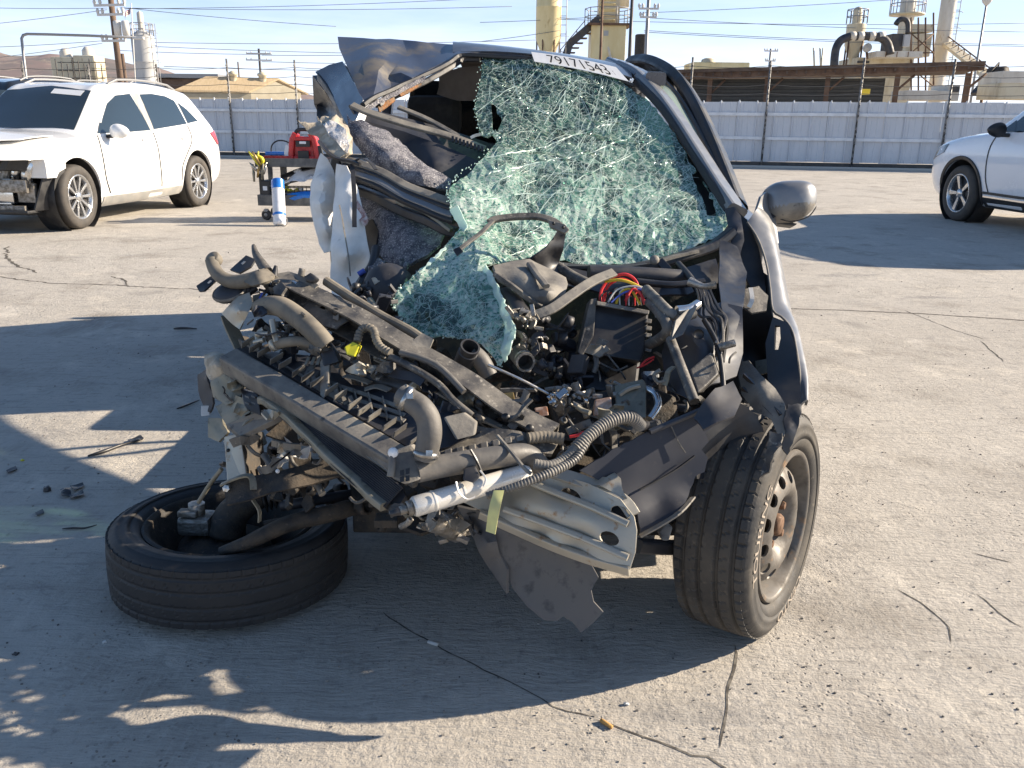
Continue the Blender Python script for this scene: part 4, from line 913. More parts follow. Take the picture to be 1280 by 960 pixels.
for k, (y, z, r, m_) in enumerate(((.62, .66, .055, M_alu), (.50, .68, .045, M_alu), (.36, .62, .05, M_cast), (.10, .64, .06, M_cast), (-.2, .62, .05, M_alu))):
    eb('intake_pipe', m_, lambda b: b.tube([(X0 + .05, y + .1, z + .12), (X0 + .12, y + .05, z + .03), (X0 + .14, y, z - .08), (X0 + .06, y - .03, z - .16)], r, 10, res=4))
for y, z, w, h, m_ in ((.60, .42, .20, .20, M_cast), (.34, .38, .22, .16, M_alu), (.05, .40, .26, .2, M_cast), (.62, .56, .10, .1, M_alu), (.22, .30, .4, .06, M_alu)):
    eb('bracket', m_, lambda b: b.box((X0 + .13, y, z), .06, w, h, bevel=.012))
eb('lower_splash_guard', M_trim, lambda b: b.prism([(X0 + .1, .80, .62), (X0 - .15, .86, .66), (X0 - .18, .86, .24), (X0 + .2, .70, .24)], (0, -.02, 0), .004))
eb('lower_splash_guard', M_trim, lambda b: b.box((X0 + .16, .25, .235), .30, .9, .03, bevel=.01))
eb('lower_beam', M_cast, lambda b: b.sweep([(X0 + .26, -.6, .27), (X0 + .30, 0, .27), (X0 + .22, .62, .27)], rect(.05, .05, .01)))
eb('headlamp_bucket', M_trim, lambda b: b.prism([(X0 - .02, .78, .86), (X0 + .32, .62, .80), (X0 + .34, .55, .66), (X0 + .1, .74, .64)], (0, -.08, -.01), .01))
eb('lamp_remnant', M_cast, lambda b: b.prism([(X0 + .02, .79, .85), (X0 + .20, .72, .83), (X0 + .10, .78, .76)], (0, -.03, 0), .004))
eb('torn_fender_edge', M_carwhite, lambda b: b.prism([(X0 - .18, .865, .90), (X0 + .02, .83, .86), (X0 - .02, .845, .74), (X0 + .05, .835, .70), (X0 - .04, .86, .62), (X0 - .16, .87, .66)], (0, -.012, 0), .002))
def hoodlip(b):
    vs, f = tri2d([(1.35 * KX, -.66), (1.35 * KX, .70), (1.80 * KX, .66), (2.02 * KX, .40), (2.06 * KX, 0), (2.02 * KX, -.4), (1.80 * KX, -.66)], .12, jit=0)
    p3 = []
    for x, y in vs:
        h = ebv.ray_cast(Vector((x, y, 4)), Vector((0, 0, -1))); q = (x / KX - 1.35) / .7; p3.append(Vector((x, y, (h[0].z if h[0] else .9) + .015 + .075 * q * (1 - .3 * abs(y)) + .015 * math.sin(y * 9) * q)))
    shell(b, p3, f, .012, True)
eb('buckled_hood', M_carwhite, hoodlip)
def wlabel(b):
    p = [ebv.ray_cast(Vector((x * KX, y, 4)), Vector((0, 0, -1))) for x, y in ((.44, .08), (.455, .46), (.375, .47), (.36, .08))]; pts = [h[0] + h[1] * .009 for h in p]; shell(b, pts, [(0, 1, 2), (0, 2, 3)], .001)
eb('windshield_label', M_placard, wlabel)

# pale crossover at the right, seen from behind its left side
rz2 = R_(97)
suv2, *_ = car('pearl_white_crossover', 'pearl white crossover in shade with dark arch trim cut by the right edge', place(1190, 276, (1.33, .89), rz2), rz2, M_carwhite2, kx=1.04, kz=1.06, cladding=True, wheel_r=.352, spokes=5, steer=R_(-3))
# dark cars parked beyond the white crossover
def dark_car(name, label, x, y, t, rot, paint, k, group='dark cars parked behind the white crossover'):
    p = P(x, y, t); o, *_ = car(name, label, Vector((p.x, p.y, 0)), rot, paint, detail=False, kz=k, group=group); return o
dark_car('dark_hatchback', 'dark car peeping above the left half of the white crossover roof', 62, 100, 15.8, R_(80), M_darkcar, 1.10)
dark_car('dark_crossover', 'black car behind the rear roof of the white crossover, left of the tan building', 128, 105, 15.6, R_(264), M_darkcar, 1.09)
dark_car('dark_sedan', 'dark car at the far left edge, half hidden behind the white crossover hood', -62, 118, 15.0, R_(75), M_darkcar, .97)
# ================================================================== THE WRECKED CAR
car0 = wthing('wrecked_car', 'crushed charcoal hatchback with torn open front and shattered green windshield in the foreground', 'car', (0, 3.4, 0))
def sh(name, m, outline, par=None, **k): return sheet(name, m, par or car0, outline, **k)
def tb(name, m, pts, r, par=None, **k):
    mb = MB(); k.setdefault('res', 5); mb.tube(PL(pts), r, k.pop('segs', 12), **k); return mb.build(name, m, par or car0, smooth_angle=50)
def pr(name, m, pts, vec, bevel=.003, par=None):
    mb = MB(); mb.prism(PL(pts), vec, bevel); return mb.build(name, m, par or car0)
def sw(name, m, pts, prof, up=None, par=None, res=5, wob=0.0, wf=8, **k):
    q = PL(pts); q = spline(q, res) if res and len(q) > 2 else resample(q, 8)
    if wob: q = [p + Vector((noise.noise(p * wf), noise.noise(p * wf + Vector((9, 0, 0))), noise.noise(p * wf + Vector((0, 9, 0))))) * wob for p in q]
    mb = MB(); mb.sweep(q, prof, up=up, **k); return mb.build(name, m, par or car0)
V3 = Vector; Z = V3((0, 0, 1)); FW = V3(_f); BACK = V3((0, 1, 0))

# ---------------- wheels
def sidewall_text(par, txt, c, ax, fx, fz, R, h, a0, spread, size, m):
    """raised lettering bent around a sidewall"""
    vs, fs = text_mesh(txt, 1.0, .02); w = max(v.x for v in vs) - min(v.x for v in vs); out = []
    for v in vs:
        a = a0 - (v.x / w) * spread; r = R + v.y * size
        out.append(c + ax * (h + v.z * .04) + (fx * math.cos(a) + fz * math.sin(a)) * r)
    mb = MB(); mb.verts_faces(out, fs, False); mb.build('lettering', m, par)
def big_tyre(name, par, c, ax, R, w, rimR, m, seed=1, fx=None, blocks=64, wear=.62):
    """tyre with grooves and shoulder sipes as geometry"""
    ax = ax.normalized(); fx = (fx - ax * fx.dot(ax)).normalized() if fx is not None else ax.orthogonal().normalized(); fz = ax.cross(fx)
    P0 = []; hw = w / 2
    def add(r, h, k): P0.append((r, h, k))
    add(rimR, -hw + .022, 0); add(rimR + .010, -hw + .010, 0); add(rimR + .03, -hw + .002, 0); add(R - .045, -hw - .004, 0); add(R - .022, -hw + .002, 0); add(R - .012, -hw + .008, 0)
    g = [-.62, -.24, .24, .62]
    ys = [-1.0]; prof = [(R - .007, -hw + .014, 1)]
    for u in np.linspace(-.86, .86, 35):
        d = min(abs(u - q) for q in g); dep = (.0085 if wear > .5 else .0025) if d < .055 else 0
        crown = .004 * u * u; prof.append((R - crown - dep, u * hw, 0 if dep else (2 if abs(u) > .66 else 3)))
    prof.append((R - .007, hw - .014, 1)); P0 += prof
    add(R - .012, hw - .008, 0); add(R - .022, hw - .002, 0); add(R - .030, hw + .003, 0); add(R - .033, hw + .001, 0); add(R - .045, hw + .004, 0); add(R - .060, hw + .0045, 0); add(rimR + .034, hw + .001, 0); add(rimR + .030, hw + .004, 0); add(rimR + .012, hw - .004, 0); add(rimR + .004, hw - .012, 0); add(rimR - .002, hw - .022, 0)
    segs = blocks * 6; mb = MB(); rings = []
    for j in range(segs):
        a = 2 * math.pi * j / segs; d = fx * math.cos(a) + fz * math.sin(a); row = []
        for r, h, k in P0:
            ph = (j + (h / hw) * (5 if k == 3 else 2)) % 6; cut = 0
            if k in (1, 2) and ph < 1.05: cut = .0065 * wear
            if k == 3 and (ph + 3) % 6 < .8 and (.28 < abs(h / hw) < .5 or .12 < abs(h / hw) < .2): cut = .004 * wear
            row.append(mb.bm.verts.new(c + ax * h + d * (r - cut)))
        rings.append(row)
    for j in range(segs):
        A, B = rings[j], rings[(j + 1) % segs]
        for i in range(len(P0) - 1):
            f = mb.bm.faces.new((A[i], A[i + 1], B[i + 1], B[i])); f.smooth = P0[i][2] == 0 and P0[i + 1][2] == 0
    return mb.build(name, m, par), fx, fz
def steel_wheel(par, c, ax, rimR, w, fx, fz, m, nuts=True, nh=12):
    """pressed steel wheel: barrel, dished disc with round vents, hub and nuts"""
    hw = w / 2; mb = MB()
    mb.lathe([(rimR + .004, hw - .012), (rimR + .001, hw - .004), (rimR - .006, hw - .003), (rimR - .012, hw - .008), (rimR - .014, hw - .022), (rimR - .022, hw - .034), (rimR - .024, hw - .060), (rimR - .036, hw - .085), (rimR - .038, -hw + .05), (rimR - .02, -hw + .02), (rimR + .002, -hw + .008)], c, ax, 64)
    rim = mb.build('rim', m, par, smooth_angle=60); ro = rimR - .037
    zr = [0, .030, .048, .060, .074, .092, ro * .62, ro * .78, ro * .90, ro]; zz = [-.042, -.042, -.038, -.022, -.004, .004, .004, -.004, -.014, -.034]
    v2, f2 = tri2d([(ro * math.cos(2 * math.pi * k / 72), ro * math.sin(2 * math.pi * k / 72)) for k in range(72)], .011,
                   [[(ro * .80 * math.cos(q) + .0125 * math.cos(s) * math.cos(q) * 1.1 - .0165 * math.sin(s) * math.sin(q), ro * .80 * math.sin(q) + .0125 * math.cos(s) * math.sin(q) * 1.1 + .0165 * math.sin(s) * math.cos(q)) for s in np.linspace(0, 2 * math.pi, 13)[:-1]] for q in [2 * math.pi * k / nh + .15 for k in range(nh)]], jit=.05)
    p3 = [c + ax * (hw + float(np.interp(math.hypot(a, b), zr, zz)) - .012) + fx * a + fz * b for a, b in v2]
    mb = MB(); shell(mb, p3, f2, .006, True); mb.build('wheel_disc', m, rim, smooth_angle=50)
    mb = MB(); mb.lathe([(.026, -.055), (.027, -.022), (.022, -.015), (0, -.014)], c + ax * hw, ax, 20); mb.build('hub_nut', M_rust, rim)
    if nuts:
        for k in range(4):
            a = math.pi / 4 + k * math.pi / 2; q = c + ax * (hw - .046) + (fx * math.cos(a) + fz * math.sin(a)) * .050
            mb = MB(); mb.lathe([(.0115, 0), (.0115, .02), (.009, .026), (0, .027)], q, ax, 6, smooth=False); mb.build('lug_nut', M_rust, rim)
    mb = MB(); mb.lathe([(0, -.10), (rimR - .05, -.10), (rimR - .05, -.12), (0, -.12)], c + ax * hw, ax, 32); mb.build('brake_drum', M_under, rim)
ang = R_(35); axR = V3((math.cos(ang), -math.sin(ang), .03)).normalized(); RR = .272
cR = P(985, 655, 1.97); cR.z = RR - .003; cR = cR - axR * .089
tyre, fxR, fzR = big_tyre('front_wheel', car0, cR, axR, RR, .178, .182, M_rubber, fx=V3((math.sin(ang), math.cos(ang), 0)), blocks=60)
sidewall_text(tyre, 'TOURING', cR, axR, fxR, fzR, .226, .093, R_(163), 1.0, .034, M_lettering)
sidewall_text(tyre, 'CENTO', cR, axR, fxR, fzR, .226, .093, R_(283), .75, .034, M_lettering)
steel_wheel(tyre, cR, axR, .180, .178, fxR, fzR, M_wheel)
# the other front wheel, torn over and lying flat
axL = V3((.03, .055, 1)).normalized(); cL = G(288, 780); cL = V3((cL.x - .06, cL.y + .225, .090))
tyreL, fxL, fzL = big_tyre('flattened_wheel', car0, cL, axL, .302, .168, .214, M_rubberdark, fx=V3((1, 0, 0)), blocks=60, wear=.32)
tag(tyreL, 'front wheel lying flat on the ground')
mb = MB(); mb.lathe([(.217, .074), (.210, .077), (.200, .070), (.196, .045), (.178, .02), (.160, -.06), (.12, -.075), (0, -.075)], cL, axL, 56); rimL = mb.build('rim', M_under, tyreL, smooth_angle=50)
mb = MB(); mb.lathe([(0, .015), (.06, .015), (.115, .0), (.125, -.03), (.13, -.07)], cL + V3((-.03, .03, 0)), axL, 28); mb.build('brake_shield', M_under, rimL)
def atL(dx, dy, dz): return cL + fxL * dx + fzL * dy + axL * dz
mb = MB(); mb.tube(spline([atL(-.02, .02, .02), atL(-.01, .03, .07), atL(.02, .05, .10), atL(.06, .07, .12)], 4), [.05, .045, .04, .035], 14); mb.build('hub_knuckle', M_under, rimL)
mb = MB(); mb.box(atL(-.10, .03, .05), .085, .075, .05, ax=(fxL, fzL, axL), bevel=.012); mb.tube([atL(-.10, .03, .06), atL(-.10, .03, .105)], .022, 10); mb.box(atL(-.115, .01, .085), .05, .03, .016, ax=(fxL, fzL, axL), bevel=.004); mb.build('brake_caliper', M_cast, rimL)
mb = MB()
pts = [atL(.04, .06, .10), atL(.30, .12, .16)]; n = 9
for k in range(n):
    q = pts[0].lerp(pts[1], .12 + .045 * k); d = (pts[1] - pts[0]).normalized(); mb.lathe([(.020, -.005), (.036 - .0015 * k, 0), (.020, .005)], q, d, 18)
mb.build('shaft_boot', M_black, rimL)
tb('drive_shaft', M_darkdust, [(352, 632, 2.15), (380, 628, 2.15), (440, 618, 2.2), (520, 610, 2.3)], .014)
tb('control_arm', M_under, [(276, 690, 2.02), (310, 678, 2.02), (360, 655, 2.05), (420, 640, 2.1), (470, 625, 2.2)], [.012, .019, .022, .022])
tb('tie_rod', M_under, [(330, 655, 2.1), (380, 645, 2.12), (440, 628, 2.2)], .008)
tb('stabilizer_link', M_olive, [(248, 628, 2.06), (262, 606, 2.04), (277, 586, 2.02)], .0055)

# ---------------- cabin shell (sits behind the windscreen)
def loft(rows, th_=.004, nu=4, nv=5):
    rows = [spline(r, nu) for r in rows]; cols = [spline(list(c), nv) for c in zip(*rows)]; g = list(zip(*cols)); n = len(g[0]); pts = [p for r in g for p in r]
    f = []
    for i in range(len(g) - 1):
        for j in range(n - 1): q = i * n + j; f += [(q, q + 1, q + n + 1), (q, q + n + 1, q + n)]
    mb = MB(); shell(mb, pts, f, th_, True); return mb
def cr(x, z, dz=0): return z - .10 * x - .10 * x * x + dz
hdr = PL([(566, 66, 3.44), (620, 65, 3.43), (690, 71, 3.41), (740, 82, 3.40), (790, 98, 3.38)])
xs5 = [p.x for p in hdr]
rows = [hdr] + [[V3((x * k + dx, y, cr(x, zz))) for x in xs5] for y, zz, k, dx in ((3.85, 1.474, 1.04, 0), (4.15, 1.483, 1.08, -.0), (4.6, 1.472, 1.10, 0), (5.0, 1.43, 1.10, 0), (5.3, 1.35, 1.1, 0))]
loft(rows, .006).build('roof_panel', M_paint, car0, smooth_angle=50)
loft([[p - V3((0, -.05, .035)) for p in r] for r in rows], .006).build('headliner', M_headliner, car0, smooth_angle=50)
sh('crumpled_roof_corner', M_dirtpaint, [(422, 46, 3.60), (470, 48, 3.56), (520, 51, 3.54), (560, 55, 3.60), (600, 58, 3.70), (645, 64, 3.46), (600, 65, 3.43), (575, 66, 3.40), (560, 75, 3.34), (530, 90, 3.26), (500, 104, 3.18), (478, 114, 3.10), (455, 126, 3.02), (449, 116, 3.06), (440, 96, 3.16), (431, 76, 3.34), (424, 60, 3.5)],
   inner=[(470, 70, 3.26), (452, 62, 3.46), (500, 66, 3.50), (505, 86, 3.20), (530, 70, 3.42), (470, 100, 3.10), (560, 64, 3.52), (486, 92, 3.22), (520, 80, 3.36)], step=15, thick=.004, crumple=.006, freq=6, jit=.35, lam=1e-4, smooth=False)
sh('left_door_frame', M_paint, [(397, 92, 3.5), (414, 84, 3.45), (431, 80, 3.4), (445, 104, 3.2), (458, 128, 3.02), (450, 150, 2.98), (441, 166, 2.95), (434, 154, 3.05), (424, 134, 3.2), (411, 112, 3.4)], step=6, thick=.03, crumple=.004, freq=12)
sh('left_door_shell', M_black, [(396, 94, 3.75), (411, 112, 3.65), (424, 134, 3.6), (436, 156, 3.5), (437, 175, 3.5), (416, 170, 3.6), (397, 150, 3.75)], step=7, thick=.04, inner=[(410, 135, 3.85)])
sw('door_frame_trim', M_trim, [(399, 96, 3.48), (413, 116, 3.36), (425, 138, 3.18), (436, 160, 3.02)], rect(.018, .03, .004))
sw('opening_seal', M_trim, [(660, 73, 3.38), (610, 70, 3.38), (576, 69, 3.38), (560, 79, 3.32), (530, 94, 3.24), (500, 107, 3.16), (470, 121, 3.05), (454, 131, 3.0)], rect(.022, .016, .004), wob=.003)
sw('inner_pillar_edge', M_black, [(600, 74, 3.42), (578, 75, 3.42), (563, 84, 3.36), (535, 100, 3.28), (500, 117, 3.2), (472, 131, 3.1)], rect(.028, .02, .004))
sh('torn_foam_strip', mat('orange_foam', (.34, .15, .055), .9, 0, (.22, .17, .12), 40, bump=.5), [(472, 132, 3.10), (482, 124, 3.12), (492, 120, 3.14), (494, 126, 3.14), (480, 136, 3.1), (474, 140, 3.08)], step=4, thick=.008, crumple=.006, freq=30)
sh('torn_foam_strip', bpy.data.materials['orange_foam'], [(498, 116, 3.16), (512, 108, 3.19), (525, 102, 3.22), (527, 106, 3.22), (512, 115, 3.18), (501, 121, 3.16)], step=4, thick=.008, crumple=.006, freq=30, seed=4)
sw('pillar_clip_strip', M_felt, [(457, 137, 3.02), (470, 128, 3.06), (490, 119, 3.12), (512, 107, 3.18), (530, 97, 3.22)], rect(.012, .016), wob=.006, wf=30)
# right side pillar, roof rail and the open front door
sw('front_pillar', M_silver_lit, [(778, 84, 3.62), (800, 95, 3.46), (826, 122, 3.27), (850, 155, 3.12), (874, 192, 2.97), (898, 230, 2.83), (921, 264, 2.70)], rect(.075, .04, .012), up=V3((.5, -.7, .5)))
sw('pillar_trim', M_trim, [(795, 102, 3.40), (822, 128, 3.22), (846, 160, 3.08), (869, 196, 2.94), (892, 232, 2.80), (911, 262, 2.70)], rect(.026, .03, .006), up=V3((.5, -.7, .5)))
sw('windshield_trim', M_trim, [(597, 69, 3.40), (640, 70, 3.39), (690, 77, 3.38), (740, 89, 3.37), (792, 107, 3.36)], rect(.014, .014, .004))
sw('roof_rail', M_paint, [(770, 78, 3.75), (792, 88, 3.55), (806, 98, 3.44)], rect(.10, .03, .01), up=V3((.3, -.4, .9)))
sw('roof_ditch_moulding', M_trim, [(757, 76, 3.80), (772, 84, 3.58), (786, 95, 3.43)], rect(.012, .008), up=V3((.3, -.4, .9)))
dr = [(922, 258, 2.80), (906, 216, 2.95), (888, 172, 3.13), (868, 130, 3.35), (848, 100, 3.56), (826, 84, 3.78), (806, 78, 4.0), (790, 80, 4.2)]
sw('door_window_frame', M_trim, dr, rect(.075, .05, .014), up=V3((.7, -.5, .5)))
sw('door_seal', M_black, [(916, 258, 2.77), (899, 222, 2.9), (880, 182, 3.06), (858, 140, 3.27), (840, 114, 3.44), (822, 98, 3.6), (806, 92, 3.75)], rect(.018, .03, .006), up=V3((.7, -.5, .5)))
M_tint = bpy.data.materials.new('green_door_glass'); M_tint.use_nodes = True
_n = M_tint.node_tree.nodes; _l = M_tint.node_tree.links; _b = _n['Principled BSDF']; _b.inputs['Base Color'].default_value = (.50, .60, .52, 1); _b.inputs['Roughness'].default_value = .05
_t = _n.new('ShaderNodeBsdfTransparent'); _t.inputs['Color'].default_value = (.55, .68, .60, 1); _m = _n.new('ShaderNodeMixShader'); _m.inputs[0].default_value = .45
_l.new(_t.outputs[0], _m.inputs[1]); _l.new(_b.outputs[0], _m.inputs[2]); _l.new(_m.outputs[0], _n['Material Output'].inputs['Surface'])
sh('door_glass', M_tint, [(811, 93, 3.72), (832, 100, 3.58), (850, 122, 3.38), (872, 164, 3.14), (893, 206, 2.96), (906, 240, 2.84), (893, 222, 2.88), (866, 178, 3.04), (840, 138, 3.22), (822, 114, 3.36)], step=9, thick=.004)
# door body, sides, floor, rear: what carries the cabin and throws its shadow
def poly3(name, m, pts, vec, bevel=.006, par=None): mb = MB(); mb.prism([V3(p) for p in pts], V3(vec), bevel); return mb.build(name, m, par or car0)
poly3('front_door', M_silver_lit, [(.80, 2.78, .24), (.82, 2.74, .86), (.93, 3.78, .90), (.95, 3.80, .26)], (-.05, .01, 0))
poly3('side_body', M_silver_lit, [(.80, 3.55, .14), (.80, 3.55, .90), (.80, 4.55, .93), (.76, 5.35, .93), (.74, 5.45, .5), (.76, 5.2, .28), (.80, 4.9, .40), (.80, 4.75, .5), (.80, 4.55, .52), (.80, 4.35, .42), (.80, 4.25, .22)], (-.05, 0, 0))
poly3('rocker_panel', M_silver_lit, [(.80, 2.55, .11), (.80, 2.55, .30), (.80, 4.2, .30), (.80, 4.2, .12)], (-.10, 0, 0))
poly3('side_body', M_paint, [(-.74, 3.55, .22), (-.76, 3.55, .80), (-.78, 3.9, .92), (-.82, 4.55, .94), (-.78, 5.35, .93), (-.76, 5.45, .5), (-.78, 5.2, .28), (-.82, 4.9, .40), (-.82, 4.75, .5), (-.82, 4.55, .52), (-.82, 4.35, .42), (-.78, 4.25, .22)], (.05, 0, 0))
poly3('rear_body', M_paint, [(-.76, 5.40, .30), (.74, 5.40, .30), (.74, 5.40, .92), (-.78, 5.40, .92)], (0, .05, 0))
poly3('floor_pan', M_under, [(-.80, 2.65, .19), (.76, 2.65, .19), (.74, 5.35, .24), (-.76, 5.35, .24)], (0, 0, .03))
def pil(name, m, pts, prof, up=(1, 0, 0)): mb = MB(); mb.sweep([V3(p) for p in pts], prof, up=V3(up)); return mb.build(name, m, car0)
M_dkglass = mat('dark_rear_glass', (.01, .012, .013), .08, 0, coat=.5)
poly3('rear_window', M_dkglass, [(-.68, 5.36, .92), (.66, 5.36, .92), (.56, 5.14, 1.36), (-.60, 5.14, 1.40)], (0, .012, 0), .001)
pil('centre_pillar', M_trim, [(.80, 3.86, .3), (.80, 3.88, .9), (.66, 3.92, 1.36)], rect(.12, .05, .01)); pil('centre_pillar', M_trim, [(-.84, 4.02, .3), (-.84, 4.02, .9), (-.70, 4.0, 1.42)], rect(.12, .05, .01))
pil('rear_pillar', M_paint, [(.78, 5.18, .9), (.64, 4.92, 1.33)], rect(.22, .05, .01)); pil('rear_pillar', M_paint, [(-.80, 5.18, .9), (-.68, 4.92, 1.40)], rect(.24, .05, .01))
pil('side_rail', M_paint, [(.56, 3.55, 1.34), (.62, 4.0, 1.37), (.64, 4.6, 1.37), (.60, 5.1, 1.30)], rect(.08, .05, .01), up=(0, 0, 1)); pil('side_rail', M_paint, [(-.66, 3.85, 1.42), (-.70, 4.1, 1.42), (-.70, 4.6, 1.43), (-.64, 5.1, 1.36)], rect(.08, .05, .01), up=(0, 0, 1))
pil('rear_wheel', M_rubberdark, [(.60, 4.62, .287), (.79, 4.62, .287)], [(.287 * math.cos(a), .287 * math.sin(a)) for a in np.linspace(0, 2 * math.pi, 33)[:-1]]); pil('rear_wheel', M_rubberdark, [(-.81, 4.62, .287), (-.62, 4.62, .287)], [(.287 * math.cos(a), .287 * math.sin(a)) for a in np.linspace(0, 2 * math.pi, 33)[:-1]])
for sx in (-.37, .36):
    mb = MB(); mb.sweep([V3((sx, 3.72, .50)), V3((sx, 3.95, .78)), V3((sx, 4.06, 1.06))], rect(.44, .13, .05), up=(0, 1, 0), scales=[1, 1, .82]); mb.box((sx, 3.55, .46), .46, .48, .14, bevel=.05); st = mb.build('front_seat', M_seat, car0)
    mb = MB(); mb.box((sx, 4.08, 1.20), .25, .09, .17, bevel=.04); mb.build('headrest', M_seat, st)
mb = MB(); mb.box((0, 4.85, .75), 1.3, .16, .62, bevel=.06); mb.build('rear_seat', M_seat, car0)
mb = MB(); mb.sweep(spline([V3((.30 + .17 * math.cos(a), 3.25 - .06 * math.sin(a), .90 + .16 * math.sin(a))) for a in np.linspace(0, 2 * math.pi, 25)], 2), [(.014 * math.cos(a), .014 * math.sin(a)) for a in np.linspace(0, 2 * math.pi, 9)[:-1]]); mb.build('steering_wheel', M_trim, car0)
sh('dashboard', M_darkdust, [(436, 132, 3.02), (470, 140, 3.05), (520, 152, 3.1), (560, 163, 3.12), (605, 178, 3.1), (640, 190, 3.05), (760, 230, 2.95), (900, 270, 2.8), (905, 320, 2.75), (760, 330, 2.72), (600, 300, 2.72), (560, 232, 2.85), (520, 205, 2.92), (480, 175, 2.96), (450, 155, 3.0)], step=16, thick=.01, inner=[(600, 230, 2.95), (700, 280, 2.85)])
sh('dash_lower_panel', M_darkdust, [(450, 150, 2.98), (505, 165, 2.98), (560, 185, 2.94), (605, 205, 2.9), (600, 240, 2.85), (562, 228, 2.86), (520, 200, 2.92), (480, 172, 2.96)], step=9, thick=.006, inner=[(540, 200, 2.86)])
sw('dash_top_edge', M_dusty2, [(440, 131, 2.95), (462, 141, 2.94), (500, 153, 2.94), (545, 165, 2.95), (580, 176, 2.96), (606, 186, 2.96)], rect(.028, .012, .003), up=V3((0, -.5, .8)), wob=.002)
sw('garnish_strip', M_dusty2, [(498, 134, 3.12), (530, 147, 3.10), (560, 163, 3.06), (580, 175, 3.02)], rect(.02, .010, .003), up=V3((0, -.5, .8)))
mb = MB()
for k in range(9): mb.box(P(566 + k * 4.6, 174 + k * 1.6, 2.93), .008, .012, .02, ax=(RT, FW, UP))
mb.build('defroster_vents', M_black, car0)
sw('dash_edge_white', M_white, [(588, 172, 3.0), (600, 168, 3.0), (625, 168, 2.98)], rect(.010, .010))
sh('torn_headliner', M_headliner, [(548, 92, 3.7), (575, 84, 3.62), (606, 82, 3.5), (608, 110, 3.5), (596, 126, 3.6), (570, 126, 3.7), (545, 118, 3.75)], step=8, thick=.006, crumple=.02, freq=8)
sh('sun_visor', M_headliner, [(545, 92, 3.8), (610, 86, 3.55), (615, 98, 3.5), (560, 104, 3.75)], step=10, thick=.015, seed=3)

# ---------------- shattered windshield
OUT = [(606, 71, 3.39), (640, 73, 3.38), (690, 80, 3.37), (740, 92, 3.36), (790, 110, 3.33), (812, 126, 3.24), (836, 156, 3.08), (858, 190, 2.95), (880, 224, 2.83), (900, 252, 2.74), (912, 268, 2.68), (911, 280, 2.64), (898, 296, 2.61), (868, 310, 2.58), (838, 320, 2.56), (800, 327, 2.55), (760, 331, 2.54), (722, 330, 2.53), (694, 322, 2.52), (672, 324, 2.44), (648, 327, 2.36), (622, 331, 2.30), (607, 331, 2.22), (614, 345, 2.17), (624, 368, 2.11), (634, 390, 2.05), (639, 408, 2.02), (634, 428, 2.0), (626, 456, 2.0), (612, 436, 2.03), (590, 420, 2.06), (560, 420, 2.09), (530, 414, 2.13), (506, 402, 2.17), (492, 384, 2.20), (494, 366, 2.24), (512, 352, 2.27), (540, 326, 2.34), (566, 302, 2.42), (580, 284, 2.46), (570, 272, 2.48), (563, 258, 2.5), (560, 240, 2.54), (566, 226, 2.6), (584, 212, 2.68), (600, 198, 2.76), (612, 184, 2.84), (622, 172, 2.90), (616, 165, 2.95), (603, 168, 2.98), (597, 150, 3.06), (593, 132, 3.14), (598, 112, 3.22), (602, 92, 3.32)]
INN = [(700, 150, 3.10), (740, 200, 2.84), (690, 220, 2.74), (780, 250, 2.72), (820, 200, 2.92), (640, 240, 2.60), (700, 280, 2.58), (600, 280, 2.48), (640, 150, 3.04), (800, 290, 2.60), (850, 270, 2.68), (560, 360, 2.22), (580, 390, 2.12), (610, 300, 2.40), (660, 300, 2.46), (740, 120, 3.26), (720, 310, 2.52), (745, 265, 2.66), (660, 195, 2.86), (640, 280, 2.56)]
HOLES = [[(884, 268), (880, 250), (872, 236), (866, 214), (872, 212), (884, 232), (893, 254), (896, 268)], [(614, 130), (618, 128), (622, 140), (628, 148), (622, 160), (616, 158)]]
M_glass = bpy.data.materials.new('shattered_green_glass'); M_glass.use_nodes = True
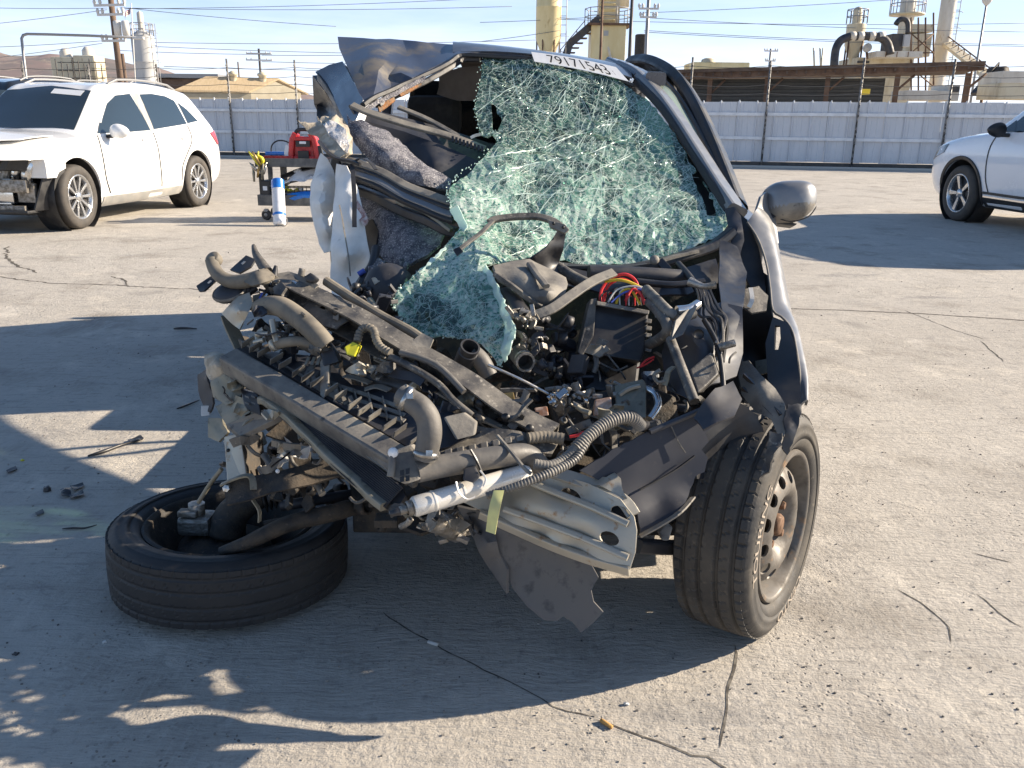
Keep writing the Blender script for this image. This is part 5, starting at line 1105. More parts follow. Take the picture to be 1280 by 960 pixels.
def glass_nodes():
    N = M_glass.node_tree.nodes; L = M_glass.node_tree.links; N.remove(N['Principled BSDF']); out = N['Material Output']
    tc = N.new('ShaderNodeTexCoord'); V = tc.outputs['Object']; at = N.new('ShaderNodeAttribute'); at.attribute_name = 'craze'
    wn_ = N.new('ShaderNodeTexNoise'); wn_.inputs['Scale'].default_value = 14; wn_.inputs['Detail'].default_value = 4; L.new(V, wn_.inputs['Vector'])
    wv = N.new('ShaderNodeVectorMath'); wv.operation = 'MULTIPLY_ADD'; wv.inputs[1].default_value = (.06, .06, .06); L.new(wn_.outputs['Color'], wv.inputs[0]); L.new(V, wv.inputs[2])
    def math_(op, a, b=None):
        m_ = N.new('ShaderNodeMath'); m_.operation = op
        for i, q in ((0, a), (1, b)):
            if q is None: continue
            if isinstance(q, (int, float)): m_.inputs[i].default_value = q
            else: L.new(q, m_.inputs[i])
        m_.use_clamp = op in ('MAXIMUM', 'ADD', 'MULTIPLY_ADD'); return m_.outputs[0]
    def edge(sc, w):
        v = N.new('ShaderNodeTexVoronoi'); v.feature = 'DISTANCE_TO_EDGE'; v.inputs['Scale'].default_value = sc; L.new(wv.outputs[0], v.inputs['Vector'])
        r = N.new('ShaderNodeMapRange'); r.inputs[1].default_value = w * .4; r.inputs[2].default_value = w; r.inputs[3].default_value = 1; r.inputs[4].default_value = 0; L.new(v.outputs['Distance'], r.inputs[0]); return r.outputs[0]
    def cell(sc):
        v = N.new('ShaderNodeTexVoronoi'); v.inputs['Scale'].default_value = sc; L.new(wv.outputs[0], v.inputs['Vector']); s_ = N.new('ShaderNodeSeparateColor'); L.new(v.outputs['Color'], s_.inputs[0]); return s_
    n2 = N.new('ShaderNodeTexNoise'); n2.inputs['Scale'].default_value = 5.5; n2.inputs['Detail'].default_value = 6; n2.inputs['Roughness'].default_value = .65; L.new(V, n2.inputs['Vector'])
    n2r = N.new('ShaderNodeMapRange'); n2r.inputs[1].default_value = .42; n2r.inputs[2].default_value = .54; L.new(n2.outputs['Fac'], n2r.inputs[0])
    c1, c2 = cell(17), cell(125)
    fine = math_('MULTIPLY', math_('MULTIPLY', edge(125, .13), at.outputs['Fac']), math_('ADD', math_('MULTIPLY', n2r.outputs[0], .75), .12)); coarse = math_('MAXIMUM', edge(17, .020), edge(40, .030))
    lines = math_('MAXIMUM', fine, math_('MULTIPLY', coarse, .8))
    # opacity of the crazed body: clear cells near the top, milky below
    op = math_('MULTIPLY', at.outputs['Fac'], math_('ADD', math_('MULTIPLY', c2.outputs[0], .50), math_('ADD', math_('MULTIPLY', n2r.outputs[0], .80), .22)))
    clear = math_('GREATER_THAN', c1.outputs[1], math_('ADD', math_('MULTIPLY', at.outputs['Fac'], .84), .16))
    op = math_('MULTIPLY', op, math_('SUBTRACT', 1.0, math_('MULTIPLY', clear, .9)))
    opac = math_('MAXIMUM', op, lines)
    cr_ = N.new('ShaderNodeValToRGB'); e = cr_.color_ramp.elements; e[0].color = (.07, .27, .21, 1); e[1].color = (.90, .97, .88, 1); e[0].position = .1; e[1].position = .95
    q = e.new(.55); q.color = (.40, .72, .57, 1); L.new(c2.outputs[2], cr_.inputs[0])
    mx = N.new('ShaderNodeMix'); mx.data_type = 'RGBA'; L.new(lines, mx.inputs['Factor']); L.new(cr_.outputs[0], mx.inputs[6]); mx.inputs[7].default_value = (.90, .95, .87, 1)
    df = N.new('ShaderNodeBsdfDiffuse'); L.new(mx.outputs[2], df.inputs['Color']); tl = N.new('ShaderNodeBsdfTranslucent'); L.new(mx.outputs[2], tl.inputs['Color'])
    bp = N.new('ShaderNodeBump'); bp.inputs['Strength'].default_value = .8; bp.inputs['Distance'].default_value = .004; L.new(c2.outputs[0], bp.inputs['Height'])
    L.new(bp.outputs[0], df.inputs['Normal'])
    a1 = N.new('ShaderNodeMixShader'); a1.inputs[0].default_value = .45; L.new(df.outputs[0], a1.inputs[1]); L.new(tl.outputs[0], a1.inputs[2])
    gl = N.new('ShaderNodeBsdfGlossy'); gl.inputs['Roughness'].default_value = .12; gl.inputs['Color'].default_value = (.75, .85, .82, 1); L.new(bp.outputs[0], gl.inputs['Normal'])
    a2 = N.new('ShaderNodeMixShader'); a2.inputs[0].default_value = .10; L.new(a1.outputs[0], a2.inputs[1]); L.new(gl.outputs[0], a2.inputs[2])
    tr = N.new('ShaderNodeBsdfTransparent'); tr.inputs['Color'].default_value = (.36, .56, .50, 1)
    g2 = N.new('ShaderNodeMixShader'); g2.inputs[0].default_value = .09; L.new(tr.outputs[0], g2.inputs[1]); L.new(gl.outputs[0], g2.inputs[2])
    a3 = N.new('ShaderNodeMixShader'); L.new(opac, a3.inputs[0]); L.new(g2.outputs[0], a3.inputs[1]); L.new(a2.outputs[0], a3.inputs[2])
    L.new(a3.outputs[0], out.inputs['Surface'])
glass_nodes()
gt = TPS([(a, b) for a, b, _ in OUT + INN], [c for *_, c in OUT + INN], 2e-3)
CRZ = TPS([(640, 80), (700, 90), (780, 115), (620, 110), (700, 140), (660, 170), (800, 160), (860, 210), (640, 210), (740, 200), (700, 240), (600, 250), (800, 250), (880, 280), (760, 310), (700, 320), (640, 300), (580, 330), (520, 380), (620, 420), (600, 380), (605, 150), (840, 190)],
          [.20, .20, .22, .16, .20, .28, .22, .27, .60, .46, .74, .90, .62, .85, .90, .82, .66, .92, .78, .92, .70, .30, .32], 5e-3)
def glass_sheet():
    rng = random.Random(11); v, f = tri2d([(a, b) for a, b, _ in OUT], 6.5, HOLES, .42, rng, 1.6); t = gt(v); cz = np.clip(CRZ(v), .15, 1)
    p3 = [P(x, y, float(d)) for (x, y), d in zip(v, t)]
    n = sum(((p3[b] - p3[a]).cross(p3[c] - p3[a]) for a, b, c in f), V3((0, 0, 0))).normalized()
    globals()['GN'] = n
    p3 = [p + n * (.0022 * rng.gauss(0, 1) + .020 * noise.noise(p * 3.2) + .016 * crease(p, 4.5, 5) + .005 * noise.noise(p * 16)) for p in p3]
    me = bpy.data.meshes.new('windshield'); me.from_pydata([tuple(p) for p in p3], [], f); at = me.attributes.new('craze', 'FLOAT', 'POINT')
    at.data.foreach_set('value', [float(c) for c in cz]); me.materials.append(M_glass)
    o = bpy.data.objects.new('windshield', me); link(o, car0); o.matrix_parent_inverse = Matrix.Translation(-car0.location)
    so_ = o.modifiers.new('thickness', 'SOLIDIFY'); so_.thickness = .003; return o
sh('hole_backing', M_trim, [(845, 175, 3.12), (862, 190, 3.06), (884, 224, 2.94), (902, 252, 2.84), (906, 284, 2.76), (880, 290, 2.76), (862, 262, 2.84), (848, 220, 2.98)], step=10, thick=.01)  # dark sheet added behind the glass hole so the opening stays dark
wsh = glass_sheet()
M_crackw = bpy.data.materials.new('white_crack'); M_crackw.use_nodes = True
_n = M_crackw.node_tree.nodes; _l = M_crackw.node_tree.links; _b = _n['Principled BSDF']; _b.inputs['Base Color'].default_value = (.66, .80, .74, 1); _b.inputs['Roughness'].default_value = .3
_t = _n.new('ShaderNodeBsdfTranslucent'); _t.inputs['Color'].default_value = (.7, .85, .78, 1); _m = _n.new('ShaderNodeMixShader'); _m.inputs[0].default_value = .35; _l.new(_b.outputs[0], _m.inputs[1]); _l.new(_t.outputs[0], _m.inputs[2]); _l.new(_m.outputs[0], _n['Material Output'].inputs['Surface'])
def crack_lines():
    rng = random.Random(21); poly = [(a, b) for a, b, _ in OUT]; strands = []
    def ok(x, y): return inside(poly, x, y) and not any(inside(h, x, y) for h in HOLES)
    def walk(x, y, a, L, turn, w):
        pts = []; s_ = 0
        while s_ < L and ok(x, y): pts.append((x, y)); x += 4 * math.cos(a); y += 4 * math.sin(a); a += rng.gauss(turn, .07); s_ += 4
        if len(pts) > 2: strands.append((pts, w))
    for x0, y0, a0, L in ((640, 330, -1.15, 330), (905, 268, -2.35, 320), (812, 128, 2.25, 300), (640, 230, -.5, 260), (800, 120, 2.6, 260), (700, 320, -.9, 250), (870, 295, -2.7, 300), (600, 260, -.25, 280), (760, 325, -1.5, 200), (830, 150, 2.75, 230), (735, 92, 1.9, 220), (660, 78, 1.2, 240), (690, 82, 2.2, 160)):
        for k in range(3): walk(x0 + rng.uniform(-14, 14), y0 + rng.uniform(-5, 5), a0 + rng.gauss(0, .18), L, rng.gauss(0, .02), rng.uniform(.4, 1.0))
    # long bowed fractures seen across the screen
    for pts in ([(622, 330), (648, 312), (690, 300), (740, 292), (790, 282), (825, 268), (845, 255)], [(585, 196), (640, 190), (690, 175), (730, 160), (765, 150)], [(610, 214), (665, 205), (710, 196), (760, 180), (795, 160), (812, 130)], [(600, 250), (650, 240), (700, 243), (760, 236), (820, 236)], [(640, 80), (650, 120), (690, 140), (710, 110), (712, 88)]):
        q = spline([V3((a, b, 0)) for a, b in pts], 10); strands.append(([(p.x + rng.gauss(0, .6), p.y + rng.gauss(0, .6)) for p in q if ok(p.x, p.y)], 1.5))
    # impact webs: spokes and broken rings
    for cx, cy, r0, ns in ((742, 152, 64, 17), (664, 205, 56, 16), (812, 150, 50, 13), (700, 285, 60, 18), (820, 262, 58, 15), (655, 110, 44, 13), (600, 300, 44, 13), (870, 240, 40, 11), (575, 375, 48, 14)):
        for k in range(ns):
            a = 2 * math.pi * k / ns + rng.gauss(0, .10); walk(cx + 3 * math.cos(a), cy + 3 * math.sin(a), a, r0 * rng.uniform(.6, 1.7), rng.gauss(0, .015), rng.uniform(.3, .75))
        for q in (.22, .42, .66, .95):
            a0 = rng.uniform(0, 6)
            for seg in range(4):
                a1 = a0 + rng.uniform(.5, 1.3); pts = [(cx + r0 * q * (1 + .08 * math.sin(3 * a)) * math.cos(a), cy + r0 * q * .85 * math.sin(a)) for a in np.linspace(a0, a1, 10)]; pts = [p for p in pts if ok(*p)]
                if len(pts) > 3: strands.append((pts, rng.uniform(.3, .7)))
                a0 = a1 + rng.uniform(.1, .6)
    n = 0
    while n < 420:
        x, y = rng.uniform(492, 912), rng.uniform(71, 456)
        if not ok(x, y): continue
        d = float(CRZ([(x, y)])[0])
        if rng.random() > d * 1.05 - .02: continue
        a = rng.choice([-.35, 1.1, 2.2, .5, -1.0]) + rng.gauss(0, .45) if d < .7 else rng.uniform(0, 6.28)
        walk(x, y, a, rng.uniform(8, 22) + (1 - d) * 40, rng.gauss(0, .05), rng.uniform(.18, .45)); n += 1
    vs, fs = [], []
    for pts, w in strands:
        if len(pts) < 2: continue
        t = gt(pts); p3 = []
        for (x, y), d in zip(pts, t):
            p = P(x, y, float(d)); p3.append(p + GN * (.020 * noise.noise(p * 3.2) + .016 * crease(p, 4.5, 5) + .005 * noise.noise(p * 16)) - FW * .0055)
        b = len(vs)
        for i, ((x, y), d) in enumerate(zip(pts, t)):
            x1, y1 = pts[min(i + 1, len(pts) - 1)]; x0, y0 = pts[max(i - 1, 0)]; q = math.hypot(x1 - x0, y1 - y0) or 1; nx, ny = -(y1 - y0) / q, (x1 - x0) / q; ww = .72 * w * (.35 if i in (0, len(pts) - 1) else 1) * rng.uniform(.6, 1.2) / FPX * float(d)
            off = (RT * nx - UP * ny) * (ww / 2); vs += [p3[i] + off, p3[i] - off]
            if i: k = b + 2 * i; fs.append((k - 2, k - 1, k + 1, k))
    me = bpy.data.meshes.new('crack_lines'); me.from_pydata([tuple(p) for p in vs], [], fs); me.materials.append(M_crackw); o = bpy.data.objects.new('crack_lines', me); link(o, wsh); tag(o, kind='stuff')
crack_lines()
sh('lit_glass_fold', M_crackw, [(606, 331, 2.19), (616, 345, 2.14), (626, 368, 2.08), (637, 392, 2.02), (643, 410, 1.99), (637, 432, 1.98), (628, 452, 1.985), (626, 430, 2.01), (630, 408, 2.03), (622, 384, 2.08), (612, 360, 2.14), (602, 340, 2.19)], par=wsh, step=4, thick=.003, crumple=.010, freq=26, tear=1.0, smooth=False)  # pale strips: the sunlit edges of the glass put into colour
sh('lit_glass_fold', M_crackw, [(562, 262, 2.47), (572, 256, 2.45), (578, 268, 2.44), (584, 284, 2.43), (570, 300, 2.40), (548, 320, 2.33), (524, 340, 2.27), (536, 326, 2.31), (560, 304, 2.39), (574, 284, 2.44)], par=wsh, step=4, thick=.003, crumple=.010, freq=26, tear=1.0, smooth=False)
# bigger loose flaps and edge crumbs of glass
mb = MB(); rng = random.Random(31); edge = spline([V3(p) for p in OUT], 5, True)
for k in range(260):
    e = rng.choice(edge[120:]); x, y, t = e.x + rng.gauss(0, 1.4), e.y + rng.gauss(0, 1.4), e.z - rng.uniform(-.004, .006); c = P(x, y, t); s = rng.uniform(.0018, .0048)
    q = Matrix.Rotation(rng.uniform(0, 6), 3, V3((rng.gauss(0, 1), rng.gauss(0, 1), rng.gauss(0, 1))).normalized()); mb.box(c, s, s * rng.uniform(.6, 1.4), s * .8, ax=(q @ V3((1, 0, 0)), q @ V3((0, 1, 0)), q @ V3((0, 0, 1))))
tag(mb.build('glass_crumbs', M_crackw, wsh), kind='stuff')
# number placard on the roof edge
def quadmap(u, v):
    A, B, C_, D = (664, 65), (770, 84), (786, 102), (668, 77); x = (A[0] * (1 - u) + B[0] * u) * v + (D[0] * (1 - u) + C_[0] * u) * (1 - v); y = (A[1] * (1 - u) + B[1] * u) * v + (D[1] * (1 - u) + C_[1] * u) * (1 - v); return x, y - 2.0 * math.sin(math.pi * u)
mb = MB(); n = 14; vs = []
for i in range(n + 1):
    for v in (0, 1): x, y = quadmap(i / n, v); vs.append(P(x, y, 3.335 + .02 * v))
f = []
for i in range(n): q = 2 * i; f += [(q, q + 1, q + 3), (q, q + 3, q + 2)]
shell(mb, vs, f, .002); lab = mb.build('lot_label', M_placard, car0)
vs, fs = text_mesh('79171543', 1.0, .02); w = max(v.x for v in vs) - min(v.x for v in vs); hgt = max(v.y for v in vs) - min(v.y for v in vs); out = []
for v in vs: x, y = quadmap(.17 + (v.x / w + .5) * .68, .50 + v.y / hgt * .74); out.append(P(x, y, 3.325 + .02 * .5 - v.z * .01))
mb = MB(); mb.verts_faces(out, fs, False); mb.build('lot_number', M_ink, lab)
vs, fs = text_mesh('7', 1.0, .02); out = []
for v in vs: x, y = quadmap(.90 + v.x * .03, .42 + v.y * .45); out.append(P(x, y, 3.325 + .01 - v.z * .01))
mb = MB(); mb.verts_faces(out, fs, False); mb.build('lot_mark', M_ink, lab)
# ---------------- fender, mirror and what surrounds the standing wheel
FL_ = resample(spline(PL([(934, 278, 2.64), (948, 300, 2.59), (958, 330, 2.52), (963, 362, 2.43), (966, 388, 2.36), (978, 397, 2.32), (990, 413, 2.26), (996, 440, 2.18), (1000, 470, 2.10), (1001, 506, 2.02)]), 6), 40)
FR_ = resample(spline(PL([(950, 258, 2.72), (964, 272, 2.74), (971, 302, 2.68), (979, 342, 2.58), (985, 372, 2.50), (991, 402, 2.41), (998, 432, 2.32), (1004, 460, 2.22), (1008, 484, 2.12), (1007, 507, 2.04)]), 6), 40)
loft([FL_, [a.lerp(b, .5) + V3((.004, -.010, .016)) for a, b in zip(FL_, FR_)], FR_], .005, nu=1, nv=6).build('front_fender', M_silver_lit, car0, smooth_angle=60)
mbf = MB(); mbf.tube(FL_, .0035, 6); mbf.build('fender_lip', M_dusty2, car0)
sh('fender_return', M_silver_lit, [(943, 268, 2.66), (950, 246, 2.70), (957, 240, 2.74), (964, 252, 2.78), (968, 272, 2.76), (972, 304, 2.70), (962, 318, 2.62), (950, 296, 2.62)], step=6, thick=.008, inner=[(960, 280, 2.68)], smooth=True)
poly3('sun_block_plate', M_trim, [(.60, 2.12, .10), (.60, 2.12, .52), (.62, 2.40, .70), (.66, 2.75, .70), (.68, 2.75, .10)], (.02, 0, 0))  # hidden plate added to stop sun passing behind the front wheel
poly3('underbody_sun_block', M_under, [(-.42, 2.02, .12), (.50, 2.02, .12), (.52, 2.5, .12), (-.45, 2.5, .12)], (0, 0, .12))  # box added to block sunlight running under the car
sh('wheel_house', M_trim, [(940, 330, 2.62), (960, 345, 2.58), (966, 396, 2.42), (986, 404, 2.36), (996, 440, 2.26), (1000, 480, 2.16), (999, 520, 2.10), (985, 565, 2.2), (950, 560, 2.3), (928, 470, 2.45), (925, 400, 2.55)], step=9, thick=.006, holes=[[(970, 404), (976, 404), (977, 425), (974, 440), (968, 440)], [(977, 478), (985, 476), (989, 492), (983, 506), (975, 500)]], inner=[(965, 470, 2.46)])
sh('liner_flap', M_olive, [(944, 452, 2.36), (975, 446, 2.34), (990, 452, 2.26), (985, 470, 2.24), (960, 466, 2.3), (946, 470, 2.32)], step=6, thick=.004)
sh('headlamp_mount', M_dusty2, [(926, 452, 2.010), (936, 450, 1.990), (952, 470, 1.930), (968, 486, 1.890), (981, 505, 1.840), (985, 530, 1.810), (980, 545, 1.800), (972, 543, 1.810), (964, 524, 1.830), (945, 514, 1.870), (928, 494, 1.930), (924, 470, 1.980)], step=6, thick=.006, crumple=.006, freq=14, inner=[(955, 490, 1.870), (940, 475, 1.940)], seed=4)
for p in ([(930, 470, 1.965), (955, 494, 1.885), (975, 520, 1.825)], [(928, 486, 1.940), (950, 506, 1.870), (966, 522, 1.835)]): sw('mount_rib', M_black, p, rect(.006, .012), wob=.002)
sh('hanging_liner_scrap', M_black, [(985, 505, 1.820), (1001, 506, 1.830), (1000, 528, 1.810), (993, 550, 1.800), (986, 568, 1.800), (979, 560, 1.800), (983, 540, 1.800), (980, 524, 1.810)], step=5, thick=.005, crumple=.012, freq=18, tear=1.2)
sh('hanging_liner_scrap', M_dusty, [(962, 540, 1.780), (978, 542, 1.770), (974, 560, 1.750), (960, 588, 1.740), (950, 596, 1.750), (956, 570, 1.760)], step=5, thick=.005, crumple=.012, freq=18, tear=1.2, seed=5)
sh('arch_shade_liner', M_trim, [(966, 398, 2.22), (985, 404, 2.18), (996, 440, 2.06), (1000, 475, 1.98), (1001, 506, 1.92), (990, 522, 1.90), (974, 505, 1.93), (960, 475, 2.02), (957, 430, 2.14)], step=7, thick=.005, holes=[[(969, 408), (975, 408), (976, 424), (973, 438), (968, 438)]])  # liner sheet added to stop sun between lamp mount and fender tip
# mirror
def mirror():
    b2 = bmesh.new(); bmesh.ops.create_icosphere(b2, subdivisions=4, radius=1); c0 = P(986, 252, 2.78)
    for v in b2.verts:
        x, y, z = v.co; sx = .090; k = 1 - .30 * max(x, 0) ** 1.6 - .10 * max(-x, 0) ** 2; sq = lambda q: math.copysign(abs(q) ** .58, q)
        zz = sq(z) * (.062 if z > 0 else .074 * (1 - .25 * max(x, 0))) * k + .010 * x + .004; v.co = c0 + RT * (sq(x) * sx) + UP * zz + FW * (y * .07 * k)
    mb = MB(); mb.take(b2, True); mb.bm.faces.ensure_lookup_table(); o = mb.build('door_mirror', [M_silver_lit, M_dusty2], car0)
    for f in o.data.polygons:
        d = (f.center - c0); u = d.dot(UP); x = d.dot(RT); f.material_index = 1 if u < -.022 + .10 * x * 1.0 + .0 and u < .0 else 0  # lower part in darker grey, its shade put into the colour
    mb = MB(); mb.tube([c0 + RT * -.085 + UP * -.03 - FW * .02, c0 + RT * -.02 + UP * -.071 - FW * .035, c0 + RT * .05 + UP * -.058 - FW * .03, c0 + RT * .085 + UP * -.02 - FW * .02], .0022, 6, res=5); mb.build('mirror_seam', M_trim, o)
    mb = MB(); mb.prism([c0 + RT * -.07 + UP * -.068, c0 + RT * .02 + UP * -.080, c0 + RT * .03 + UP * -.072, c0 + RT * -.06 + UP * -.055], FW * .05, .004); mb.build('mirror_base', M_trim, o)
    mb = MB(); mb.prism([P(958, 252, 2.76), P(968, 244, 2.78), P(972, 270, 2.74), P(962, 276, 2.72)], FW * .05, .006); mb.build('mirror_stalk', M_trim, o)
mirror()
sh('cowl_end_panel', M_darkdust, [(906, 262, 2.68), (918, 258, 2.66), (926, 270, 2.64), (930, 300, 2.58), (924, 322, 2.54), (916, 318, 2.55), (912, 290, 2.6)], step=6, thick=.005, crumple=.006, freq=16, inner=[(920, 285, 2.58)])  # darker material stands in for the shade on this side of the bay
sh('hinge_pillar', M_black, [(918, 262, 2.72), (934, 276, 2.68), (948, 310, 2.62), (956, 350, 2.56), (958, 372, 2.5), (944, 372, 2.52), (928, 340, 2.58), (918, 300, 2.66)], step=7, thick=.01)
sh('apron_edge', M_dusty, [(930, 362, 2.36), (948, 358, 2.38), (960, 370, 2.36), (958, 388, 2.32), (940, 392, 2.30), (928, 384, 2.32)], step=5, thick=.006, crumple=.005, freq=20)  # kept dark too, bay shade put into the material
sw('apron_tab', M_white, [(938, 360, 2.33), (940, 374, 2.31), (936, 384, 2.31)], rect(.012, .004))

# ---------------- firewall, bay floor, apron and strut tower
sh('firewall', M_under, [(455, 250, 3.0), (520, 268, 2.95), (600, 300, 2.86), (760, 335, 2.74), (900, 305, 2.72), (945, 330, 2.7), (945, 480, 2.6), (930, 600, 2.55), (800, 640, 2.5), (600, 620, 2.5), (470, 560, 2.5), (440, 420, 2.75)], step=22, thick=.006, crumple=.03, freq=5)
sh('bay_floor', M_under, [(420, 520, 2.35), (600, 520, 2.35), (880, 520, 2.30), (900, 620, 2.05), (840, 650, 1.95), (700, 640, 1.9), (560, 640, 1.95), (440, 620, 2.1)], step=22, thick=.006, crumple=.03, freq=6, seed=8)
sh('strut_tower', M_darkdust, [(842, 394, 2.070), (872, 384, 2.109), (902, 378, 2.148), (928, 384, 2.109), (928, 440, 1.990), (920, 470, 1.910), (890, 478, 1.850), (860, 496, 1.830), (834, 486, 1.928), (828, 440, 2.047), (836, 410, 2.056)], step=8, thick=.005, crumple=.010, freq=9, inner=[(880, 430, 1.910), (860, 410, 1.970), (905, 420, 1.990)], seed=3)
mb = MB(); mb.lathe([(.0, 0), (.010, 0), (.012, -.004)], P(873, 418, 1.900), FW, 12); mb.build('tower_hole', M_bwire, car0)
sh('apron_panel', M_black, [(900, 300, 2.510), (922, 306, 2.490), (934, 340, 2.410), (930, 380, 2.162), (918, 420, 2.010), (905, 470, 1.910), (896, 440, 1.950), (904, 390, 2.070), (898, 345, 2.334)], step=8, thick=.005, crumple=.012, freq=10, seed=6)  # black chosen for the shade here, not for the panel's own colour
sh('apron_lower_panel', M_darkdust, [(868, 520, 1.690), (894, 484, 1.730), (916, 476, 1.770), (928, 496, 1.730), (918, 520, 1.670), (880, 536, 1.650)], step=7, thick=.005, crumple=.012, freq=12, seed=7)
sh('dark_wheel_liner', M_black, [(870, 520, 1.810), (918, 500, 1.830), (950, 520, 1.850), (958, 545, 1.850), (940, 580, 1.890), (900, 600, 1.890), (872, 600, 1.800)], step=9, thick=.006, crumple=.02, freq=7, tear=1.5)
pr('fuse_relay_block', M_dusty, [(862, 462, 1.840), (888, 440, 1.870), (898, 468, 1.830), (872, 492, 1.790)], FW * .05 + RT * .02, .004)
tb('washer_pipe', M_dusty, [(838, 424, 1.903), (850, 455, 1.840), (868, 502, 1.770)], .011)
pr('apron_bracket', M_dusty2, [(845, 400, 1.890), (868, 378, 1.948), (872, 382, 1.926), (854, 418, 1.860), (838, 426, 1.863)], FW * .02, .002)

pr('bay_sun_block', M_under, [(688, 502, 1.95), (760, 490, 1.95), (806, 480, 1.95), (846, 496, 1.96), (852, 540, 1.92), (800, 562, 1.88), (700, 550, 1.88)], FW * .2, .012)  # solid added behind the castings to shade the ground at lower left
# ---------------- fuse box, battery and wires
pr('fuse_box', M_black, [(740, 378, 2.17), (811, 389, 2.17), (808, 430, 2.13), (802, 452, 2.11), (728, 440, 2.11)], FW * .11 + UP * -.01, .006)
pr('fuse_box_rim', M_dusty2, [(746, 376, 2.15), (812, 388, 2.15), (811, 393, 2.145), (746, 381, 2.145)], FW * .10, .002)
pr('fuse_box_side', M_dusty, [(738, 374, 2.165), (746, 372, 2.17), (742, 420, 2.12), (728, 446, 2.10), (722, 440, 2.105)], FW * .10, .003)
for k in range(5): pr('box_latch', M_dusty2, [(808, 398 + k * 9, 2.14 - .006 * k), (815, 399 + k * 9, 2.14 - .006 * k), (814, 404 + k * 9, 2.135 - .006 * k), (807, 403 + k * 9, 2.135 - .006 * k)], FW * .02, .0015)
pr('battery', M_black, [(712, 432, 2.20), (802, 442, 2.20), (796, 494, 2.12), (704, 482, 2.12)], FW * .16, .008)
rw = random.Random(4)
def wire(m, pts, r=.0032): tb('wire', m, pts, r, segs=7, res=6)
wire(M_red, [(750, 380, 2.18), (752, 362, 2.19), (764, 348, 2.2), (782, 343, 2.2), (795, 352, 2.2), (800, 372, 2.18)], .0042)
wire(M_red, [(754, 378, 2.2), (760, 358, 2.2), (776, 349, 2.21), (792, 356, 2.21), (806, 378, 2.19)], .0040)
wire(M_red, [(782, 376, 2.15), (790, 362, 2.16), (800, 366, 2.16), (806, 380, 2.15)], .0038)
wire(M_ywire, [(756, 352, 2.19), (774, 350, 2.18), (790, 354, 2.18), (804, 362, 2.18), (816, 372, 2.17)], .0040)
wire(M_ywire, [(770, 380, 2.16), (776, 366, 2.17), (788, 362, 2.17), (800, 380, 2.15)], .0034)
wire(M_wwire, [(760, 378, 2.16), (772, 362, 2.17), (796, 358, 2.17), (814, 368, 2.16)], .0026)
wire(M_bluewire, [(764, 378, 2.15), (780, 366, 2.16), (802, 362, 2.16), (818, 372, 2.15)], .0026)
for k in range(14):
    x = 752 + k * 3.8; wire(rw.choice([M_red, M_bwire, M_bwire, M_wwire, M_red, M_ywire, M_bwire]), [(x, 382, 2.16), (x + rw.uniform(-2, 3), 368 + rw.uniform(-5, 4), 2.17), (x + 12, 362 + rw.uniform(-6, 6), 2.18), (min(x + 30, 812) + 4, 366 + rw.uniform(-4, 6), 2.18)], .0022)
tb('wire_loom', M_corr, [(808, 362, 2.155), (820, 374, 2.057), (836, 390, 1.940), (850, 396, 1.950), (866, 392, 1.980)], .012, corr=.10)
tb('wire_loom', M_dusty, [(812, 378, 2.096), (822, 388, 2.013), (832, 402, 1.929), (834, 414, 1.915), (824, 424, 1.988), (812, 430, 2.086)], .013)
pr('loom_label', M_placard, [(816, 390, 2.044), (828, 386, 1.956), (831, 393, 1.932), (820, 397, 2.012)], FW * .002, 0)
tb('fluid_pipe', M_alu, [(846, 388, 1.930), (862, 386, 1.940), (872, 380, 1.960)], .011)
for k in range(9): tb('harness_strand', rw.choice([M_bwire, M_black, M_dusty]), [(868 + k * 2.0, 356 + rw.uniform(-3, 3), 2.08), (876 + k * 1.6 + rw.uniform(-3, 3), 372, 2.04), (874 + k * 3.2 + rw.uniform(-3, 3), 390 + rw.uniform(-5, 5), 1.99), (890 + k * 2.4, 400 + rw.uniform(-4, 10), 1.97), (896 + rw.uniform(-3, 8), 440 + rw.uniform(-12, 25), 1.89)], rw.uniform(.0028, .0048), segs=6)
tb('harness_strand', M_bwire, [(880, 400, 1.960), (896, 430, 1.900), (903, 470, 1.840), (905, 510, 1.780)], .006)
tb('mount_knob', M_cast, [(862, 352, 2.050), (880, 358, 2.030), (894, 356, 2.030)], [.012, .007, .010])
tb('red_cable', M_red, [(800, 458, 2.07), (808, 450, 2.07), (818, 446, 2.07)], .0026, segs=6); tb('red_cable', M_red, [(796, 460, 2.07), (806, 456, 2.07), (817, 449, 2.07)], .0022, segs=6)
pr('connector', M_wwire, [(806, 464, 2.05), (824, 464, 2.05), (824, 472, 2.04), (806, 472, 2.04)], FW * .03, .002)

# ---------------- cowl, wiper, air cleaner
sw('cowl_rim', M_black, [(640, 334, 2.32), (672, 330, 2.40), (700, 334, 2.48), (740, 338, 2.50), (800, 334, 2.51), (850, 322, 2.54), (888, 308, 2.58), (915, 290, 2.6)], rect(.045, .03, .008), wob=.006)
sw('cowl_lip', M_darkdust, [(690, 332, 2.45), (730, 334, 2.46), (780, 333, 2.47), (808, 330, 2.48)], rect(.03, .008), wob=.004)
sw('cowl_lip', M_dusty2, [(826, 326, 2.49), (846, 320, 2.51), (872, 314, 2.54)], rect(.018, .008), wob=.004)
mb = MB(); mb.lathe([(0, -.012), (.008, -.011), (.014, -.004), (.014, .004), (.008, .011), (0, .012)], P(818, 325, 2.44), FW, 16); mb.build('wiper_pivot', M_dusty2, car0)
pr('wiper_pivot_arm', M_darkdust, [(820, 328, 2.44), (828, 322, 2.44), (840, 334, 2.42), (832, 340, 2.42)], FW * .012, .002)
